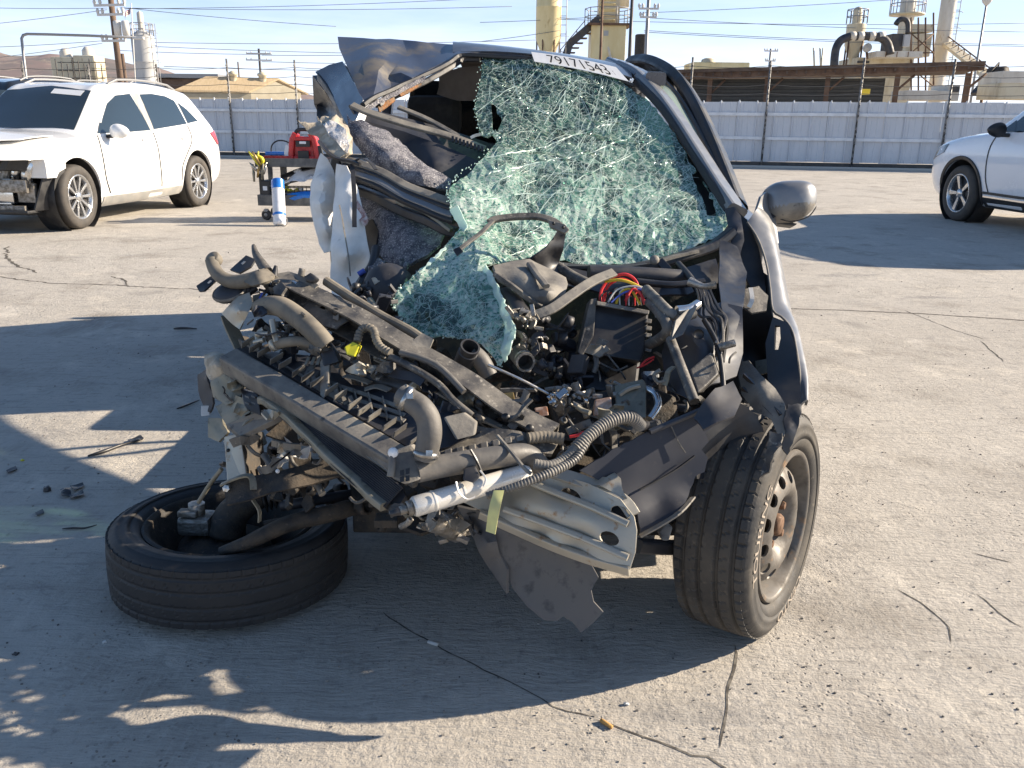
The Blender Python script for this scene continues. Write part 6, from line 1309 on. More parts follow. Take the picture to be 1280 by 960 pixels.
sh('cowl_tray', M_black, [(700, 336, 2.44), (760, 342, 2.44), (840, 338, 2.46), (895, 322, 2.52), (902, 350, 2.46), (860, 368, 2.36), (800, 372, 2.34), (740, 362, 2.36), (708, 356, 2.38)], step=10, thick=.006, crumple=.012, freq=8)
tb('cowl_pipe', M_darkdust, [(736, 340, 2.36), (780, 342, 2.38), (830, 345, 2.4), (856, 346, 2.42)], [.019, .022, .022, .020])
tb('brake_line', M_black, [(796, 352, 2.32), (840, 356, 2.32), (880, 352, 2.34)], .010)
tb('bay_hose', M_dusty, [(694, 332, 2.38), (716, 346, 2.32), (736, 356, 2.28)], .016)
tb('bay_hose', M_black, [(848, 330, 2.46), (862, 346, 2.38), (874, 366, 2.3)], .010)
sw('wiper_arm', M_dusty, [(700, 282, 2.31), (690, 276, 2.32), (672, 271, 2.33), (645, 271, 2.33), (620, 274, 2.32), (612, 278, 2.31)], rect(.020, .012, .003), up=V3((0, -.6, .7)), scales=None)
sw('wiper_arm', M_corr, [(616, 276, 2.31), (600, 292, 2.28), (584, 304, 2.25), (573, 313, 2.23)], rect(.012, .007, .002), up=V3((0, -.6, .7)))
pr('wiper_head', M_dusty2, [(684, 274, 2.305), (706, 280, 2.30), (712, 287, 2.30), (706, 292, 2.30), (688, 284, 2.305)], FW * .018, .003)
for x, y in ((692, 279), (704, 284)):
    mb = MB(); mb.lathe([(0, -.001), (.004, -.001), (.004, .004)], P(x, y, 2.298), FW, 10); mb.build('wiper_bolt', M_bwire, car0)
pr('wiper_tip', M_black, [(566, 312, 2.225), (574, 308, 2.225), (579, 314, 2.22), (571, 320, 2.22)], FW * .014, .002)
sh('torn_cowl_fin', M_black, [(698, 288, 2.34), (708, 292, 2.33), (704, 312, 2.33), (698, 328, 2.36), (720, 342, 2.36), (735, 352, 2.34), (722, 358, 2.32), (700, 348, 2.32), (676, 338, 2.32), (650, 330, 2.3), (640, 328, 2.28), (664, 322, 2.28), (684, 308, 2.3)], step=6, thick=.006, crumple=.006, freq=12)
sh('air_cleaner_cover', M_dusty2, [(616, 334, 2.16), (640, 329, 2.20), (661, 326, 2.24), (668, 330, 2.24), (690, 340, 2.23), (706, 349, 2.21), (708, 357, 2.19), (702, 374, 2.14), (698, 385, 2.12), (680, 386, 2.11), (664, 376, 2.10), (640, 360, 2.11), (622, 350, 2.13)], step=6, thick=.012, inner=[(660, 345, 2.13), (684, 360, 2.11), (690, 352, 2.17), (672, 345, 2.16), (684, 358, 2.14)], jit=.15, lam=1e-4)
sw('cover_ridge', M_dusty2, [(662, 330, 2.17), (672, 344, 2.12), (683, 358, 2.08)], rect(.018, .012, .004))
sw('cover_flange', M_dusty, [(618, 342, 2.12), (640, 358, 2.09), (662, 374, 2.085), (682, 386, 2.09), (700, 384, 2.1)], rect(.010, .014, .002), wob=.002)
sw('support_strip', M_dusty2, [(664, 396, 2.05), (690, 386, 2.06), (716, 368, 2.1), (745, 350, 2.16), (768, 340, 2.2)], rect(.026, .008, .002), up=V3((.3, -.6, .7)), wob=.003)
tb('intake_bore', M_black, [(632, 372, 2.16), (644, 386, 2.1), (650, 398, 2.06)], .03)

# ---------------- throttle body, broken castings, rod
def ring(name, m, c, ax, r, th_, L, par=None, inner=M_bwire):
    ax = V3(ax).normalized(); mb = MB(); mb.lathe([(r - th_, -L), (r - th_, 0), (r, 0), (r, -.006), (r - .002, -.008), (r - .002, -.018), (r, -.02), (r, -L)], c, ax, 24); o = mb.build(name, m, par or car0, smooth_angle=40)
    mb = MB(); mb.lathe([(0, -L * .6), (r - th_ - .0005, -L * .6)], c, ax, 20); mb.build('bore', inner, o); return o
ring('throttle_pipe', M_cast, P(657, 453, 2.0), -FW + RT * .25 - UP * .35, .024, .0055, .07)
ring('intake_duct_end', M_black, P(588, 433, 1.86), -FW * .6 + UP * .5 + RT * .25, .0225, .004, .06)
tb('duct_tail', M_hose, [(590, 440, 1.9), (602, 452, 1.9), (612, 470, 1.9)], [.02, .021, .019])
def lumps(name, m, x0, y0, x1, y1, t0, t1, n, s0, s1, seed):
    """a broken cluster: blocks, bosses, bolts and webs with rough edges"""
    rg = random.Random(seed); mb = MB()
    for k in range(n):
        u, v = rg.random(), rg.random(); c = P(x0 + (x1 - x0) * u, y0 + (y1 - y0) * v, t0 + (t1 - t0) * rg.random()); s = rg.uniform(s0, s1); q = Matrix.Rotation(rg.uniform(0, 6.28), 3, V3((rg.gauss(0, 1), rg.gauss(0, 1), rg.gauss(0, 1))).normalized())
        ax = (q @ V3((1, 0, 0)), q @ V3((0, 1, 0)), q @ V3((0, 0, 1))); kind = rg.random()
        if kind < .36: mb.box(c, s, s * rg.uniform(.3, .9), s * rg.uniform(.15, .5), ax=ax, bevel=s * .06)
        elif kind < .62: r = s * .28; mb.lathe([(0, 0), (r, 0), (r, s * .35), (r * .62, s * .36), (r * .60, s * .1), (0, s * .1)], c, ax[0], 12)
        elif kind < .80: mb.tube([c, c + ax[0] * s * .8, c + ax[0] * s + ax[1] * s * .5], s * .13, 8, res=3)
        else:
            p = [c + (ax[0] * math.cos(a) + ax[1] * math.sin(a)) * s * rg.uniform(.3, .75) for a in np.linspace(0, 5.6, rg.randint(4, 6))]; mb.prism(p, ax[2] * s * .12, 0)
    return tag(mb.build(name, m, car0), kind='stuff')
lumps('throttle_body', M_cast, 634, 388, 676, 446, 2.0, 2.06, 26, .014, .036, 1); lumps('throttle_linkage', M_cast, 640, 395, 672, 440, 1.99, 2.02, 12, .008, .02, 2)
lumps('broken_casting', M_cast, 690, 482, 735, 520, 1.86, 1.95, 26, .012, .034, 3); lumps('broken_casting', M_alu, 690, 490, 760, 516, 1.85, 1.9, 5, .012, .03, 4)
lumps('broken_casting', M_cast, 735, 475, 775, 525, 1.88, 1.98, 24, .014, .036, 5); lumps('engine_fragments', M_darkdust, 640, 455, 730, 500, 2.0, 2.15, 26, .02, .055, 6)
lumps('engine_fragments', M_dusty, 690, 500, 800, 545, 1.84, 1.96, 30, .016, .04, 7); lumps('engine_fragments', M_under, 600, 455, 850, 560, 2.1, 2.3, 46, .04, .10, 8)
lumps('engine_fragments', M_darkdust, 670, 395, 730, 470, 2.12, 2.3, 24, .03, .07, 9); lumps('engine_fragments', M_darkdust, 808, 470, 870, 530, 1.96, 2.06, 18, .02, .05, 10)
pr('mount_plate', M_olive, [(768, 482, 1.92), (804, 474, 1.92), (808, 480, 1.92), (808, 522, 1.87), (772, 524, 1.87)], FW * .012, .003)
sw('mount_plate_rib', M_beam, [(774, 494, 1.905), (786, 486, 1.905), (800, 482, 1.905)], rect(.010, .006)); tb('mount_tube', M_alu, [(806, 486, 1.93), (818, 492, 1.92), (822, 508, 1.9), (812, 524, 1.88)], .010)
pr('copper_tab', M_copper, [(744, 500, 1.87), (764, 496, 1.87), (766, 516, 1.85), (742, 520, 1.85)], FW * .02, .003)
tb('dipstick_rod', M_steel, [(610, 456, 1.87), (650, 474, 1.88), (690, 495, 1.9)], .0036)
mb = MB(); b2 = bmesh.new(); bmesh.ops.create_icosphere(b2, subdivisions=3, radius=1)
for v in b2.verts: n_ = v.co.copy(); v.co = P(695, 500, 1.885) + n_ * (.016 + .009 * noise.noise(n_ * 3))
mb.take(b2); mb.build('foil_wrap', M_alu, car0)
for k, (x, y, m_) in enumerate(((600, 486, M_brass), (626, 492, M_brass), (668, 510, M_copper), (640, 505, M_cast))): pr('brass_clip', m_, [(x, y, 1.80), (x + 16, y - 2, 1.80), (x + 18, y + 9, 1.785), (x + 3, y + 11, 1.785)], FW * .015, .002)

# ---------------- upper tie bar and its broken left end
tie = [(352, 345, 2.02), (392, 366, 1.98), (430, 386, 1.94), (470, 408, 1.90), (505, 428, 1.87), (540, 450, 1.83), (580, 474, 1.80), (620, 500, 1.76), (655, 520, 1.74), (688, 536, 1.72)]
sw('tie_bar', M_dusty, [(a, b + 14, c) for a, b, c in tie], chan(.055, .060, .004), up=V3((.25, -.35, .9)), wob=.008, wf=6)
sw('tie_bar_flange', M_dusty2, [(a + 2, b - 2, c + .02) for a, b, c in tie], rect(.030, .006, .002), up=V3((.1, -.5, .85)), wob=.008, wf=6)
sw('tie_bar_tube', M_tanhose, [(408, 352, 2.02), (440, 372, 1.98), (480, 396, 1.94), (512, 414, 1.91), (532, 428, 1.88)], rect(.020, .022, .008), wob=.004)
sw('tie_bar_lower_flange', M_dusty2, [(470, 450, 1.86), (520, 472, 1.82), (560, 496, 1.79), (610, 526, 1.75), (655, 546, 1.72)], rect(.018, .005), wob=.006)
for x, y, t in ((420, 384, 1.945), (470, 420, 1.89), (520, 450, 1.845), (560, 470, 1.81), (600, 498, 1.775), (632, 516, 1.745), (662, 530, 1.725)):
    mb = MB(); mb.lathe([(.0, -.003), (.009, -.002), (.0095, .002)], P(x, y + 6, t - .034), FW, 12); mb.build('bar_hole', M_bwire, car0)
sh('tie_bar_plate', M_dusty, [(384, 372, 1.96), (410, 364, 1.97), (440, 380, 1.93), (436, 400, 1.91), (420, 412, 1.90), (396, 404, 1.92), (378, 390, 1.95)], step=6, thick=.004, crumple=.010, freq=16, tear=1, holes=[[(402, 380), (408, 382), (406, 388), (400, 386)]])
sh('torn_plate', M_dusty2, [(396, 374, 1.94), (418, 380, 1.92), (431, 383, 1.92), (424, 388, 1.91), (422, 400, 1.90), (416, 398, 1.91), (418, 388, 1.915), (402, 381, 1.93)], step=5, thick=.003, crumple=.006, freq=22, tear=.8)
sh('radiator_mount_plate', M_dusty2, [(508, 430, 1.85), (528, 416, 1.88), (542, 424, 1.86), (536, 436, 1.84), (520, 440, 1.83), (500, 446, 1.84)], step=5, thick=.004, crumple=.006, freq=18)
sh('radiator_mount_plate', M_dusty2, [(340, 345, 2.02), (362, 340, 2.03), (384, 346, 2.0), (398, 356, 1.98), (390, 364, 1.97), (376, 362, 1.98), (366, 352, 2.0), (350, 354, 2.0)], step=5, thick=.004, crumple=.004, freq=18)
sw('plate_edge', M_alu, [(345, 356, 1.995), (366, 352, 1.99), (378, 364, 1.97), (392, 365, 1.965)], rect(.008, .004)); pr('grommet', M_black, [(379, 346, 1.97), (388, 340, 1.97), (397, 348, 1.97), (392, 353, 1.97), (382, 352, 1.97)], FW * .03, .005)
sh('latch_panel', M_dusty, [(330, 350, 2.06), (350, 356, 2.03), (372, 364, 2.0), (396, 380, 1.96), (392, 396, 1.95), (372, 392, 1.97), (350, 384, 2.0), (336, 372, 2.04)], step=6, thick=.005, crumple=.014, freq=14)
tb('small_stud', M_dusty, [(376, 345, 1.99), (378, 336, 1.99)], .008); tb('small_stud', M_black, [(342, 346, 2.02), (345, 332, 2.02)], [.010, .004])
tb('tow_hook_arm', M_tanhose, [(264, 325, 2.05), (268, 336, 2.04), (276, 346, 2.02), (290, 352, 2.01), (308, 351, 2.0), (328, 344, 2.0)], [.015, .016, .016, .017, .018, .016])
mb = MB(); mb.lathe([(0, -.02), (.017, -.02), (.019, -.015), (.019, .0), (.016, .003), (0, .003)], P(265, 322, 2.05), UP * .5 - RT * .3 - FW * .8, 18); mb.build('arm_bush', M_tanhose, car0)
sh('latch_cover', M_tanhose, [(308, 346, 2.0), (332, 336, 2.02), (344, 346, 2.0), (338, 352, 1.98), (316, 358, 1.97), (306, 354, 1.98)], step=5, thick=.008, inner=[(322, 346, 1.97)], smooth=True)
tb('bent_prong', M_dusty, [(317, 307, 2.08), (320, 318, 2.06), (326, 328, 2.04), (334, 340, 2.02)], [.005, .009, .012, .014])
sh('horn_bracket', M_black, [(246, 358, 2.06), (270, 342, 2.08), (276, 346, 2.07), (256, 364, 2.04), (250, 365, 2.05)], step=4, thick=.005, seed=2); sh('horn_bracket', M_black, [(288, 338, 2.1), (308, 320, 2.12), (320, 325, 2.1), (314, 334, 2.08), (300, 342, 2.07)], step=4, thick=.005, seed=3)
for x, y, t in ((262, 352, 2.04), (304, 328, 2.08)): pr('bracket_slot', M_wwire, [(x - 3, y + 1.5, t), (x + 1, y - 2, t), (x + 3, y - 1, t), (x - 1, y + 2.5, t)], FW * .002, 0)
mb = MB(); cH = P(286, 362, 2.02); aH = (UP * .72 - FW * .6 - RT * .15).normalized(); mb.lathe([(0, .004), (.02, .006), (.034, .003), (.040, -.003), (.041, -.010), (.034, -.018), (0, -.02)], cH, aH, 32); hn = mb.build('horn', M_darkdust, car0, smooth_angle=40)
mb = MB(); mb.lathe([(.0405, -.001), (.0425, -.004), (.0425, -.007), (.0405, -.010)], cH, aH, 32); mb.build('horn_rim', M_dusty2, hn)
sh('headlamp_bracket', M_beam, [(278, 392, 2.02), (296, 372, 2.0), (312, 366, 1.99), (316, 380, 1.97), (306, 400, 1.96), (300, 412, 1.96), (290, 404, 1.98)], step=5, thick=.004, inner=[(298, 388, 1.95)], smooth=True)
sh('headlamp_bracket', M_beam, [(316, 370, 2.01), (332, 366, 2.02), (328, 384, 1.99), (318, 392, 1.98)], step=5, thick=.004); tb('bright_tube', M_bluewire, [(324, 382, 1.985), (330, 368, 2.0)], .008); tb('bright_tube', M_alu, [(326, 383, 1.975), (333, 369, 1.99)], .009)
sh('latch_hex', M_dusty, [(344, 362, 1.97), (354, 354, 1.97), (360, 362, 1.96), (354, 372, 1.95), (346, 370, 1.96)], step=4, thick=.02)
lumps('latch_mechanism', M_dusty, 326, 345, 352, 372, 1.98, 2.03, 18, .012, .03, 12); lumps('latch_mechanism', M_darkdust, 300, 352, 345, 385, 2.02, 2.08, 22, .02, .045, 13)
sw('headlamp_strut', M_olive, [(284, 396, 2.04), (290, 412, 2.02), (300, 432, 2.0), (308, 446, 1.98)], rect(.03, .008), wob=.004)
tb('radiator_hose', M_tanhose, [(322, 386, 1.98), (334, 382, 1.95), (352, 384, 1.92), (374, 398, 1.89), (396, 418, 1.87), (408, 432, 1.87)], [.018, .022, .024, .024, .023, .022], segs=16)
tb('heater_hose', M_tanhose, [(340, 432, 1.9), (356, 428, 1.88), (376, 427, 1.88), (398, 434, 1.88), (410, 444, 1.88)], .0115); mb = MB(); mb.tube([P(341, 432, 1.895), P(346, 430, 1.89)], .0145, 14); mb.build('hose_clamp', M_beam, car0)
tb('coolant_pipe', M_beam, [(340, 400, 1.9), (343, 416, 1.89), (346, 428, 1.88)], .007); tb('coolant_pipe', M_beam, [(322, 432, 1.93), (324, 418, 1.94), (330, 412, 1.94)], .008)
for p in ([(318, 428, 1.93), (330, 425, 1.92)], [(320, 418, 1.93), (336, 417, 1.92)]): tb('pipe_fitting', M_beam, p, .006)
pr('cap_plate', M_beam, [(310, 418, 1.95), (322, 414, 1.95), (324, 438, 1.92), (313, 440, 1.92)], FW * .01, .003)
lumps('radiator_fittings', M_dusty, 312, 400, 420, 445, 1.93, 2.02, 34, .014, .04, 14); lumps('radiator_fittings', M_darkdust, 350, 400, 470, 450, 1.95, 2.08, 30, .03, .06, 15); lumps('shadowed_fragments', M_under, 280, 420, 480, 560, 2.1, 2.3, 40, .04, .10, 16)
pr('sensor_plug', M_yellow, [(430, 434, 1.81), (441, 427, 1.82), (450, 432, 1.81), (443, 446, 1.79), (433, 443, 1.80)], FW * .03, .003)
tb('sensor_loom', M_tanhose, [(446, 428, 1.83), (450, 415, 1.84), (458, 409, 1.84), (467, 413, 1.83), (470, 424, 1.82), (476, 434, 1.81), (488, 441, 1.8)], .0085, corr=.12)
tb('cooler_line', M_dusty, [(488, 446, 1.80), (520, 462, 1.77), (548, 480, 1.75), (566, 500, 1.73), (590, 520, 1.72)], .008); tb('cooler_line', M_hose, [(500, 440, 1.79), (545, 456, 1.77), (580, 490, 1.74)], .007)
pr('side_connector', M_black, [(400, 440, 1.86), (418, 436, 1.86), (424, 452, 1.84), (404, 458, 1.84)], FW * .04, .004)

# ---------------- radiator with its tank, fan shroud and condenser
tank = [(288, 438, 1.93), (340, 468, 1.85), (400, 503, 1.77), (460, 540, 1.69), (516, 574, 1.62)]
sw('radiator_tank', M_dusty2, [(a, b + 14, c) for a, b, c in tank], rect(.050, .048, .006), up=V3((.25, -.55, .8)), res=6, wob=.002)
sw('tank_edge', M_dusty, [(a + 3, b + 32, c - .008) for a, b, c in tank], rect(.014, .012, .003), res=6)
sw('radiator_side_rail', M_dusty2, [(325, 474, 1.86), (380, 506, 1.79), (430, 540, 1.72), (470, 568, 1.66), (502, 592, 1.61)], rect(.024, .024, .010), res=6, wob=.003)
sw('rail_edge', M_alu, [(330, 484, 1.85), (380, 514, 1.78), (430, 548, 1.71), (470, 577, 1.65), (498, 598, 1.605)], rect(.003, .006), res=6)
upv = V3((.25, -.55, .8)).normalized()
for k in range(16):                                                 # open cells along the top of the tank
    q = k / 15; p = [Vector(P(a, b, c)) for a, b, c in tank]; c = resample(p, 40)[int(1 + q * 36)]; d = (p[-1] - p[0]).normalized(); w_ = d.cross(upv).normalized(); s_ = w_ if w_.y > 0 else -w_
    mb = MB(); mb.box(c + upv * .012 + s_ * .036, .003, .034, .020, ax=(d, s_, upv)); mb.build('tank_cell_wall', M_dusty2, car0)
sw('tank_back_wall', M_dusty2, [(a + 12, b - 9, c + .062) for a, b, c in tank], rect(.004, .026), up=upv, res=6); sw('tank_cell_floor', M_black, [(a + 8, b - 1, c + .036) for a, b, c in tank], rect(.050, .004), up=upv, res=6)
sh('fan_shroud', M_darkdust, [(300, 436, 1.99), (330, 440, 2.0), (380, 445, 2.0), (410, 449, 1.98), (424, 468, 1.92), (440, 482, 1.87), (472, 486, 1.83), (520, 500, 1.78), (560, 512, 1.74), (600, 540, 1.70), (560, 560, 1.66), (520, 566, 1.645), (460, 530, 1.72), (400, 494, 1.80), (340, 458, 1.88)], step=10, thick=.005, inner=[(400, 475, 1.90), (480, 510, 1.79), (360, 452, 1.96)])
for k in range(3): sw('shroud_rim', M_dusty2, [(392 + k * 3, 455 + k * 9, 1.90 - .01 * k), (384 + k * 7, 470 + k * 8, 1.87 - .01 * k), (398 + k * 10, 484 + k * 7, 1.83 - .012 * k), (424 + k * 10, 498 + k * 6, 1.79 - .012 * k)], rect(.014, .004), wob=.002)
for k in range(7): x = 380 + k * 9; pr('shroud_rib', M_dusty2, [(x, 466 + k * 5, 1.86 - .012 * k), (x + 5, 464 + k * 5, 1.865 - .012 * k), (x + 8, 480 + k * 4, 1.84 - .012 * k), (x + 3, 482 + k * 4, 1.835 - .012 * k)], FW * .012, .001)
for k in range(3): sw('shroud_arc', M_dusty2, [(412, 478 + k * 12, 1.86 - .02 * k), (440, 488 + k * 11, 1.83 - .02 * k), (476, 500 + k * 9, 1.79 - .02 * k), (506, 512 + k * 7, 1.755 - .02 * k)], rect(.010, .003), up=upv, wob=.001)
for k in range(5): x = 424 + k * 18; sw('shroud_web', M_dusty2, [(x, 482 + k * 5, 1.85 - .02 * k), (x + 4, 498 + k * 5, 1.81 - .018 * k), (x + 6, 512 + k * 4, 1.785 - .018 * k)], rect(.003, .010), up=upv)
pr('shroud_clip', M_dusty2, [(400, 452, 1.86), (408, 440, 1.87), (412, 452, 1.85), (410, 490, 1.79), (404, 498, 1.78), (400, 494, 1.79)], FW * .02, .002)
for k in range(3): pr('clip_tooth', M_beam, [(384 + k * 7, 446, 1.90), (388 + k * 7, 446, 1.90), (384 + k * 7, 456, 1.885), (380 + k * 7, 456, 1.885)], FW * .006, 0)
tb('fan_motor', M_black, [(468, 474, 1.90), (500, 482, 1.86), (530, 492, 1.83)], .034)
for p in ([(455, 488, 1.82), (470, 484, 1.82), (486, 488, 1.81)], [(430, 470, 1.86), (446, 474, 1.85), (462, 480, 1.84)], [(440, 452, 1.88), (468, 462, 1.86), (500, 466, 1.85)]): sw('fan_blade', M_dusty2, p, rect(.020, .003), wob=.004)
sh('condenser', M_darkdust, [(322, 492, 1.88), (345, 492, 1.86), (400, 524, 1.79), (450, 560, 1.71), (500, 600, 1.63), (508, 622, 1.60), (498, 637, 1.59), (478, 636, 1.60), (440, 605, 1.66), (400, 566, 1.73), (360, 528, 1.81)], step=10, thick=.012)
for k in range(15):                                                 # condenser tubes
    q = k / 14; a = [(328, 494, 1.872), (400, 530, 1.776), (450, 566, 1.70), (503, 610, 1.60)]; b = [(336, 508, 1.85), (400, 566, 1.72), (440, 604, 1.65), (482, 634, 1.592)]
    sw('condenser_tube', M_darkdust, [tuple(np.array(u) * (1 - q) + np.array(v) * q - np.array((0, 0, .009))) for u, v in zip(a, b)], rect(.0028, .002), res=3)
sw('condenser_rail', M_olive, [(326, 500, 1.86), (336, 502, 1.85), (360, 522, 1.80), (400, 560, 1.725), (440, 598, 1.655), (480, 634, 1.59)], rect(.020, .018, .005), res=6, wob=.005, wf=14)
sh('torn_condenser_end', M_dusty, [(470, 622, 1.61), (486, 630, 1.59), (512, 628, 1.575), (505, 640, 1.57), (494, 638, 1.575), (488, 646, 1.57), (484, 636, 1.585), (474, 632, 1.60)], step=4, thick=.006, crumple=.01, freq=25, tear=1.2)
tb('radiator_upper_hose', M_hose, [(502, 494, 1.56), (512, 500, 1.55), (526, 510, 1.54), (535, 524, 1.54), (537, 542, 1.54), (534, 560, 1.545), (531, 573, 1.55)], [.020, .0215, .0225, .0230, .023, .0225, .021], segs=20)
ring('hose_mouth', M_corr, P(500, 493, 1.558), -RT * .7 + UP * .45 - FW * .3, .0225, .005, .012)
for c_, d_ in (((508, 498, 1.553), (1, .55)), ((532, 568, 1.548), (-.15, 1))):
    a_ = P(*c_); dd = (RT * d_[0] - UP * d_[1]).normalized(); mb = MB(); mb.tube([a_ - dd * .005, a_ + dd * .005], .0245, 20); mb.box(a_ + UP * .005 - FW * .026 + RT * .01, .012, .014, .010, ax=(RT, FW, UP)); mb.build('hose_clamp', M_steel, car0)
pr('tank_end_fitting', M_dusty2, [(488, 566, 1.56), (514, 556, 1.57), (528, 572, 1.56), (526, 600, 1.54), (506, 606, 1.53), (489, 598, 1.54)], FW * .05, .006)
tb('drain_tube', M_dusty2, [(489, 566, 1.545), (490, 580, 1.54), (488, 596, 1.535)], .007); mb = MB(); mb.lathe([(0, -.004), (.009, -.003), (.010, .004), (0, .006)], P(491, 566, 1.54), FW, 14); mb.build('drain_plug', M_placard, car0)
for k, (x, y) in enumerate(((500, 588), (507, 586), (500, 596), (507, 595))): pr('fitting_window', M_bwire, [(x, y, 1.528), (x + 5, y - 1, 1.528), (x + 5, y + 6, 1.526), (x, y + 7, 1.526)], FW * .004, 0)
tb('lower_radiator_pipe', M_hose, [(520, 590, 1.56), (550, 583, 1.58), (590, 576, 1.60), (630, 570, 1.625), (654, 568, 1.65), (668, 574, 1.66), (678, 586, 1.665)], [.021, .022, .022, .022, .022, .021, .019], segs=18)
sw('pipe_seam', M_black, [(588, 562, 1.58), (596, 576, 1.578), (602, 590, 1.582)], rect(.003, .004))
for k in range(10): pr('core_stub', M_dusty2, [(540 + k * 15, 566 - k * 3.0, 1.63 + .008 * k), (549 + k * 15, 564 - k * 3.0, 1.63 + .008 * k), (550 + k * 15, 571 - k * 3.0, 1.62 + .008 * k), (541 + k * 15, 573 - k * 3.0, 1.62 + .008 * k)], FW * .02, .002)
sh('core_panel', M_dusty, [(536, 548, 1.68), (590, 530, 1.72), (640, 540, 1.70), (700, 548, 1.72), (690, 566, 1.68), (640, 566, 1.66), (590, 574, 1.64), (546, 586, 1.61)], step=9, thick=.01, crumple=.012, freq=12)
pr('relay_box', M_dusty2, [(554, 522, 1.66), (580, 516, 1.67), (596, 528, 1.66), (594, 544, 1.64), (570, 550, 1.63)], FW * .05, .004)
tb('lower_loom_hose', M_tanhose, [(660, 548, 1.68), (682, 546, 1.69), (705, 549, 1.69)], .012, corr=.06)

# ---------------- receiver drier, looms, beam, undertrays
dA, dB = P(516, 634, 1.545), P(662, 590, 1.64)
mb = MB(); L_ = (dB - dA).length; mb.lathe([(0, 0), (.017, 0), (.0195, .004), (.0195, L_ * .16), (.0205, L_ * .163), (.0205, L_ * .175), (.0195, L_ * .178), (.0195, L_ * .40), (.0205, L_ * .403), (.0205, L_ * .415), (.0195, L_ * .418), (.0195, L_ - .012), (.012, L_), (0, L_)], dA, dB - dA, 28); dr_ = mb.build('receiver_drier', M_white, car0, smooth_angle=40)
mb = MB(); ddir = (dB - dA).normalized(); mb.tube([dA - ddir * .026, dA], .0085, 12); mb.lathe([(.012, -.012), (.0145, -.010), (.0145, -.003), (.012, 0)], dA, ddir, 16); mb.build('drier_fitting', M_cast, dr_); mb = MB(); mb.lathe([(.0, -.046), (.006, -.044), (.0075, -.03), (.0085, -.024)], dA, ddir, 10); mb.build('drier_port', M_black, dr_)
tb('drier_tie', M_white, [(570, 602, 1.545), (574, 616, 1.54), (584, 624, 1.545), (594, 621, 1.55)], .0018, segs=5); tb('drier_tie', M_white, [(600, 588, 1.56), (607, 598, 1.56), (604, 608, 1.56)], .0018, segs=5)
pr('drier_bracket', M_black, [(580, 586, 1.56), (594, 583, 1.565), (600, 596, 1.555), (592, 604, 1.55), (578, 600, 1.55)], FW * .02, .003)
tb('pale_strip', M_dusty2, [(622, 545, 1.64), (640, 566, 1.60), (656, 586, 1.575), (664, 592, 1.57)], .004, segs=6)
loom = [(800, 532, 1.69), (792, 524, 1.665), (778, 522, 1.65), (756, 530, 1.635), (738, 543, 1.62), (720, 560, 1.605), (705, 574, 1.595), (688, 582, 1.58), (668, 580, 1.575)]
tb('wiring_loom', M_corr, loom[:6], .0125, corr=.09, pitch=.006); tb('wiring_loom', M_corr, loom[5:] , .0100, corr=.06, pitch=.006)
tb('wiring_loom', M_corr, [(738, 543, 1.62), (728, 560, 1.605), (716, 576, 1.59), (690, 590, 1.565), (660, 602, 1.55), (632, 612, 1.545), (608, 620, 1.545)], [.009, .009, .0085, .0085, .008, .0075, .007], corr=.10, pitch=.006)
tb('wiring_loom', M_black, [(800, 532, 1.69), (812, 534, 1.74), (822, 530, 1.82)], .012); tb('wire', M_red, [(712, 546, 1.66), (722, 544, 1.66), (730, 540, 1.66)], .003)
for k in range(5): x = 690 + rw.uniform(0, 90); tb('wire', rw.choice([M_bwire, M_bwire, M_dusty]), [(x, 530 + rw.uniform(0, 40), 1.80), (x + rw.uniform(-20, 20), 552 + rw.uniform(-5, 20), 1.77), (x + rw.uniform(-30, 30), 585 + rw.uniform(-10, 20), 1.75)], .0022, segs=5)
sh('paper_tape', M_tape, [(617, 613, 1.525), (630, 613, 1.525), (626, 632, 1.515), (622, 650, 1.515), (619, 668, 1.52), (607, 664, 1.525), (610, 642, 1.52), (613, 628, 1.52)], step=4, thick=.0015, crumple=.003, freq=20, smooth=True)
# bumper beam: a ribbed face with holes, returns top and bottom
BT = [(600, 600, 1.71), (676, 590, 1.69), (735, 606, 1.655), (772, 622, 1.63), (792, 644, 1.61)]
sh('bumper_beam', M_beam, [(580, 628, 1.70), (640, 592, 1.705), (680, 588, 1.69), (735, 604, 1.655), (776, 624, 1.625), (793, 646, 1.605), (796, 662, 1.60), (794, 690, 1.60), (787, 712, 1.60), (740, 698, 1.63), (690, 680, 1.66), (640, 658, 1.685)], step=6, thick=.005, jit=.12,
   holes=[[(714 + 12.5 * math.cos(a) + 2 * math.sin(a), 620 + 9.5 * math.sin(a) + 3 * math.cos(a)) for a in np.linspace(0, 6.28, 17)[:-1]], [(776 + 12.5 * math.cos(a), 641 + 8.5 * math.sin(a) + 3 * math.cos(a)) for a in np.linspace(0, 6.28, 17)[:-1]], [(762 + 12 * math.cos(a), 673 + 8.5 * math.sin(a) + 3 * math.cos(a)) for a in np.linspace(0, 6.28, 17)[:-1]]],
   inner=[(700, 612, 1.685), (760, 634, 1.635), (640, 614, 1.72), (690, 634, 1.655), (740, 652, 1.625), (650, 622, 1.69), (700, 655, 1.652), (760, 676, 1.615), (640, 640, 1.69), (720, 683, 1.655), (680, 668, 1.68)])
sw('beam_top_flange', M_beam, [(655, 588, 1.70), (682, 588, 1.70), (735, 604, 1.665), (776, 624, 1.635), (792, 644, 1.615)], rect(.030, .006, .002), up=V3((.2, -.45, .9)))
for p in ([(665, 604, 1.677), (700, 618, 1.66), (745, 636, 1.63), (785, 655, 1.60)], [(630, 636, 1.678), (680, 654, 1.655), (730, 673, 1.627), (785, 697, 1.592)]): sw('beam_swage', M_beam, p, rect(.014, .010, .004), up=V3((.2, -.8, .5)))
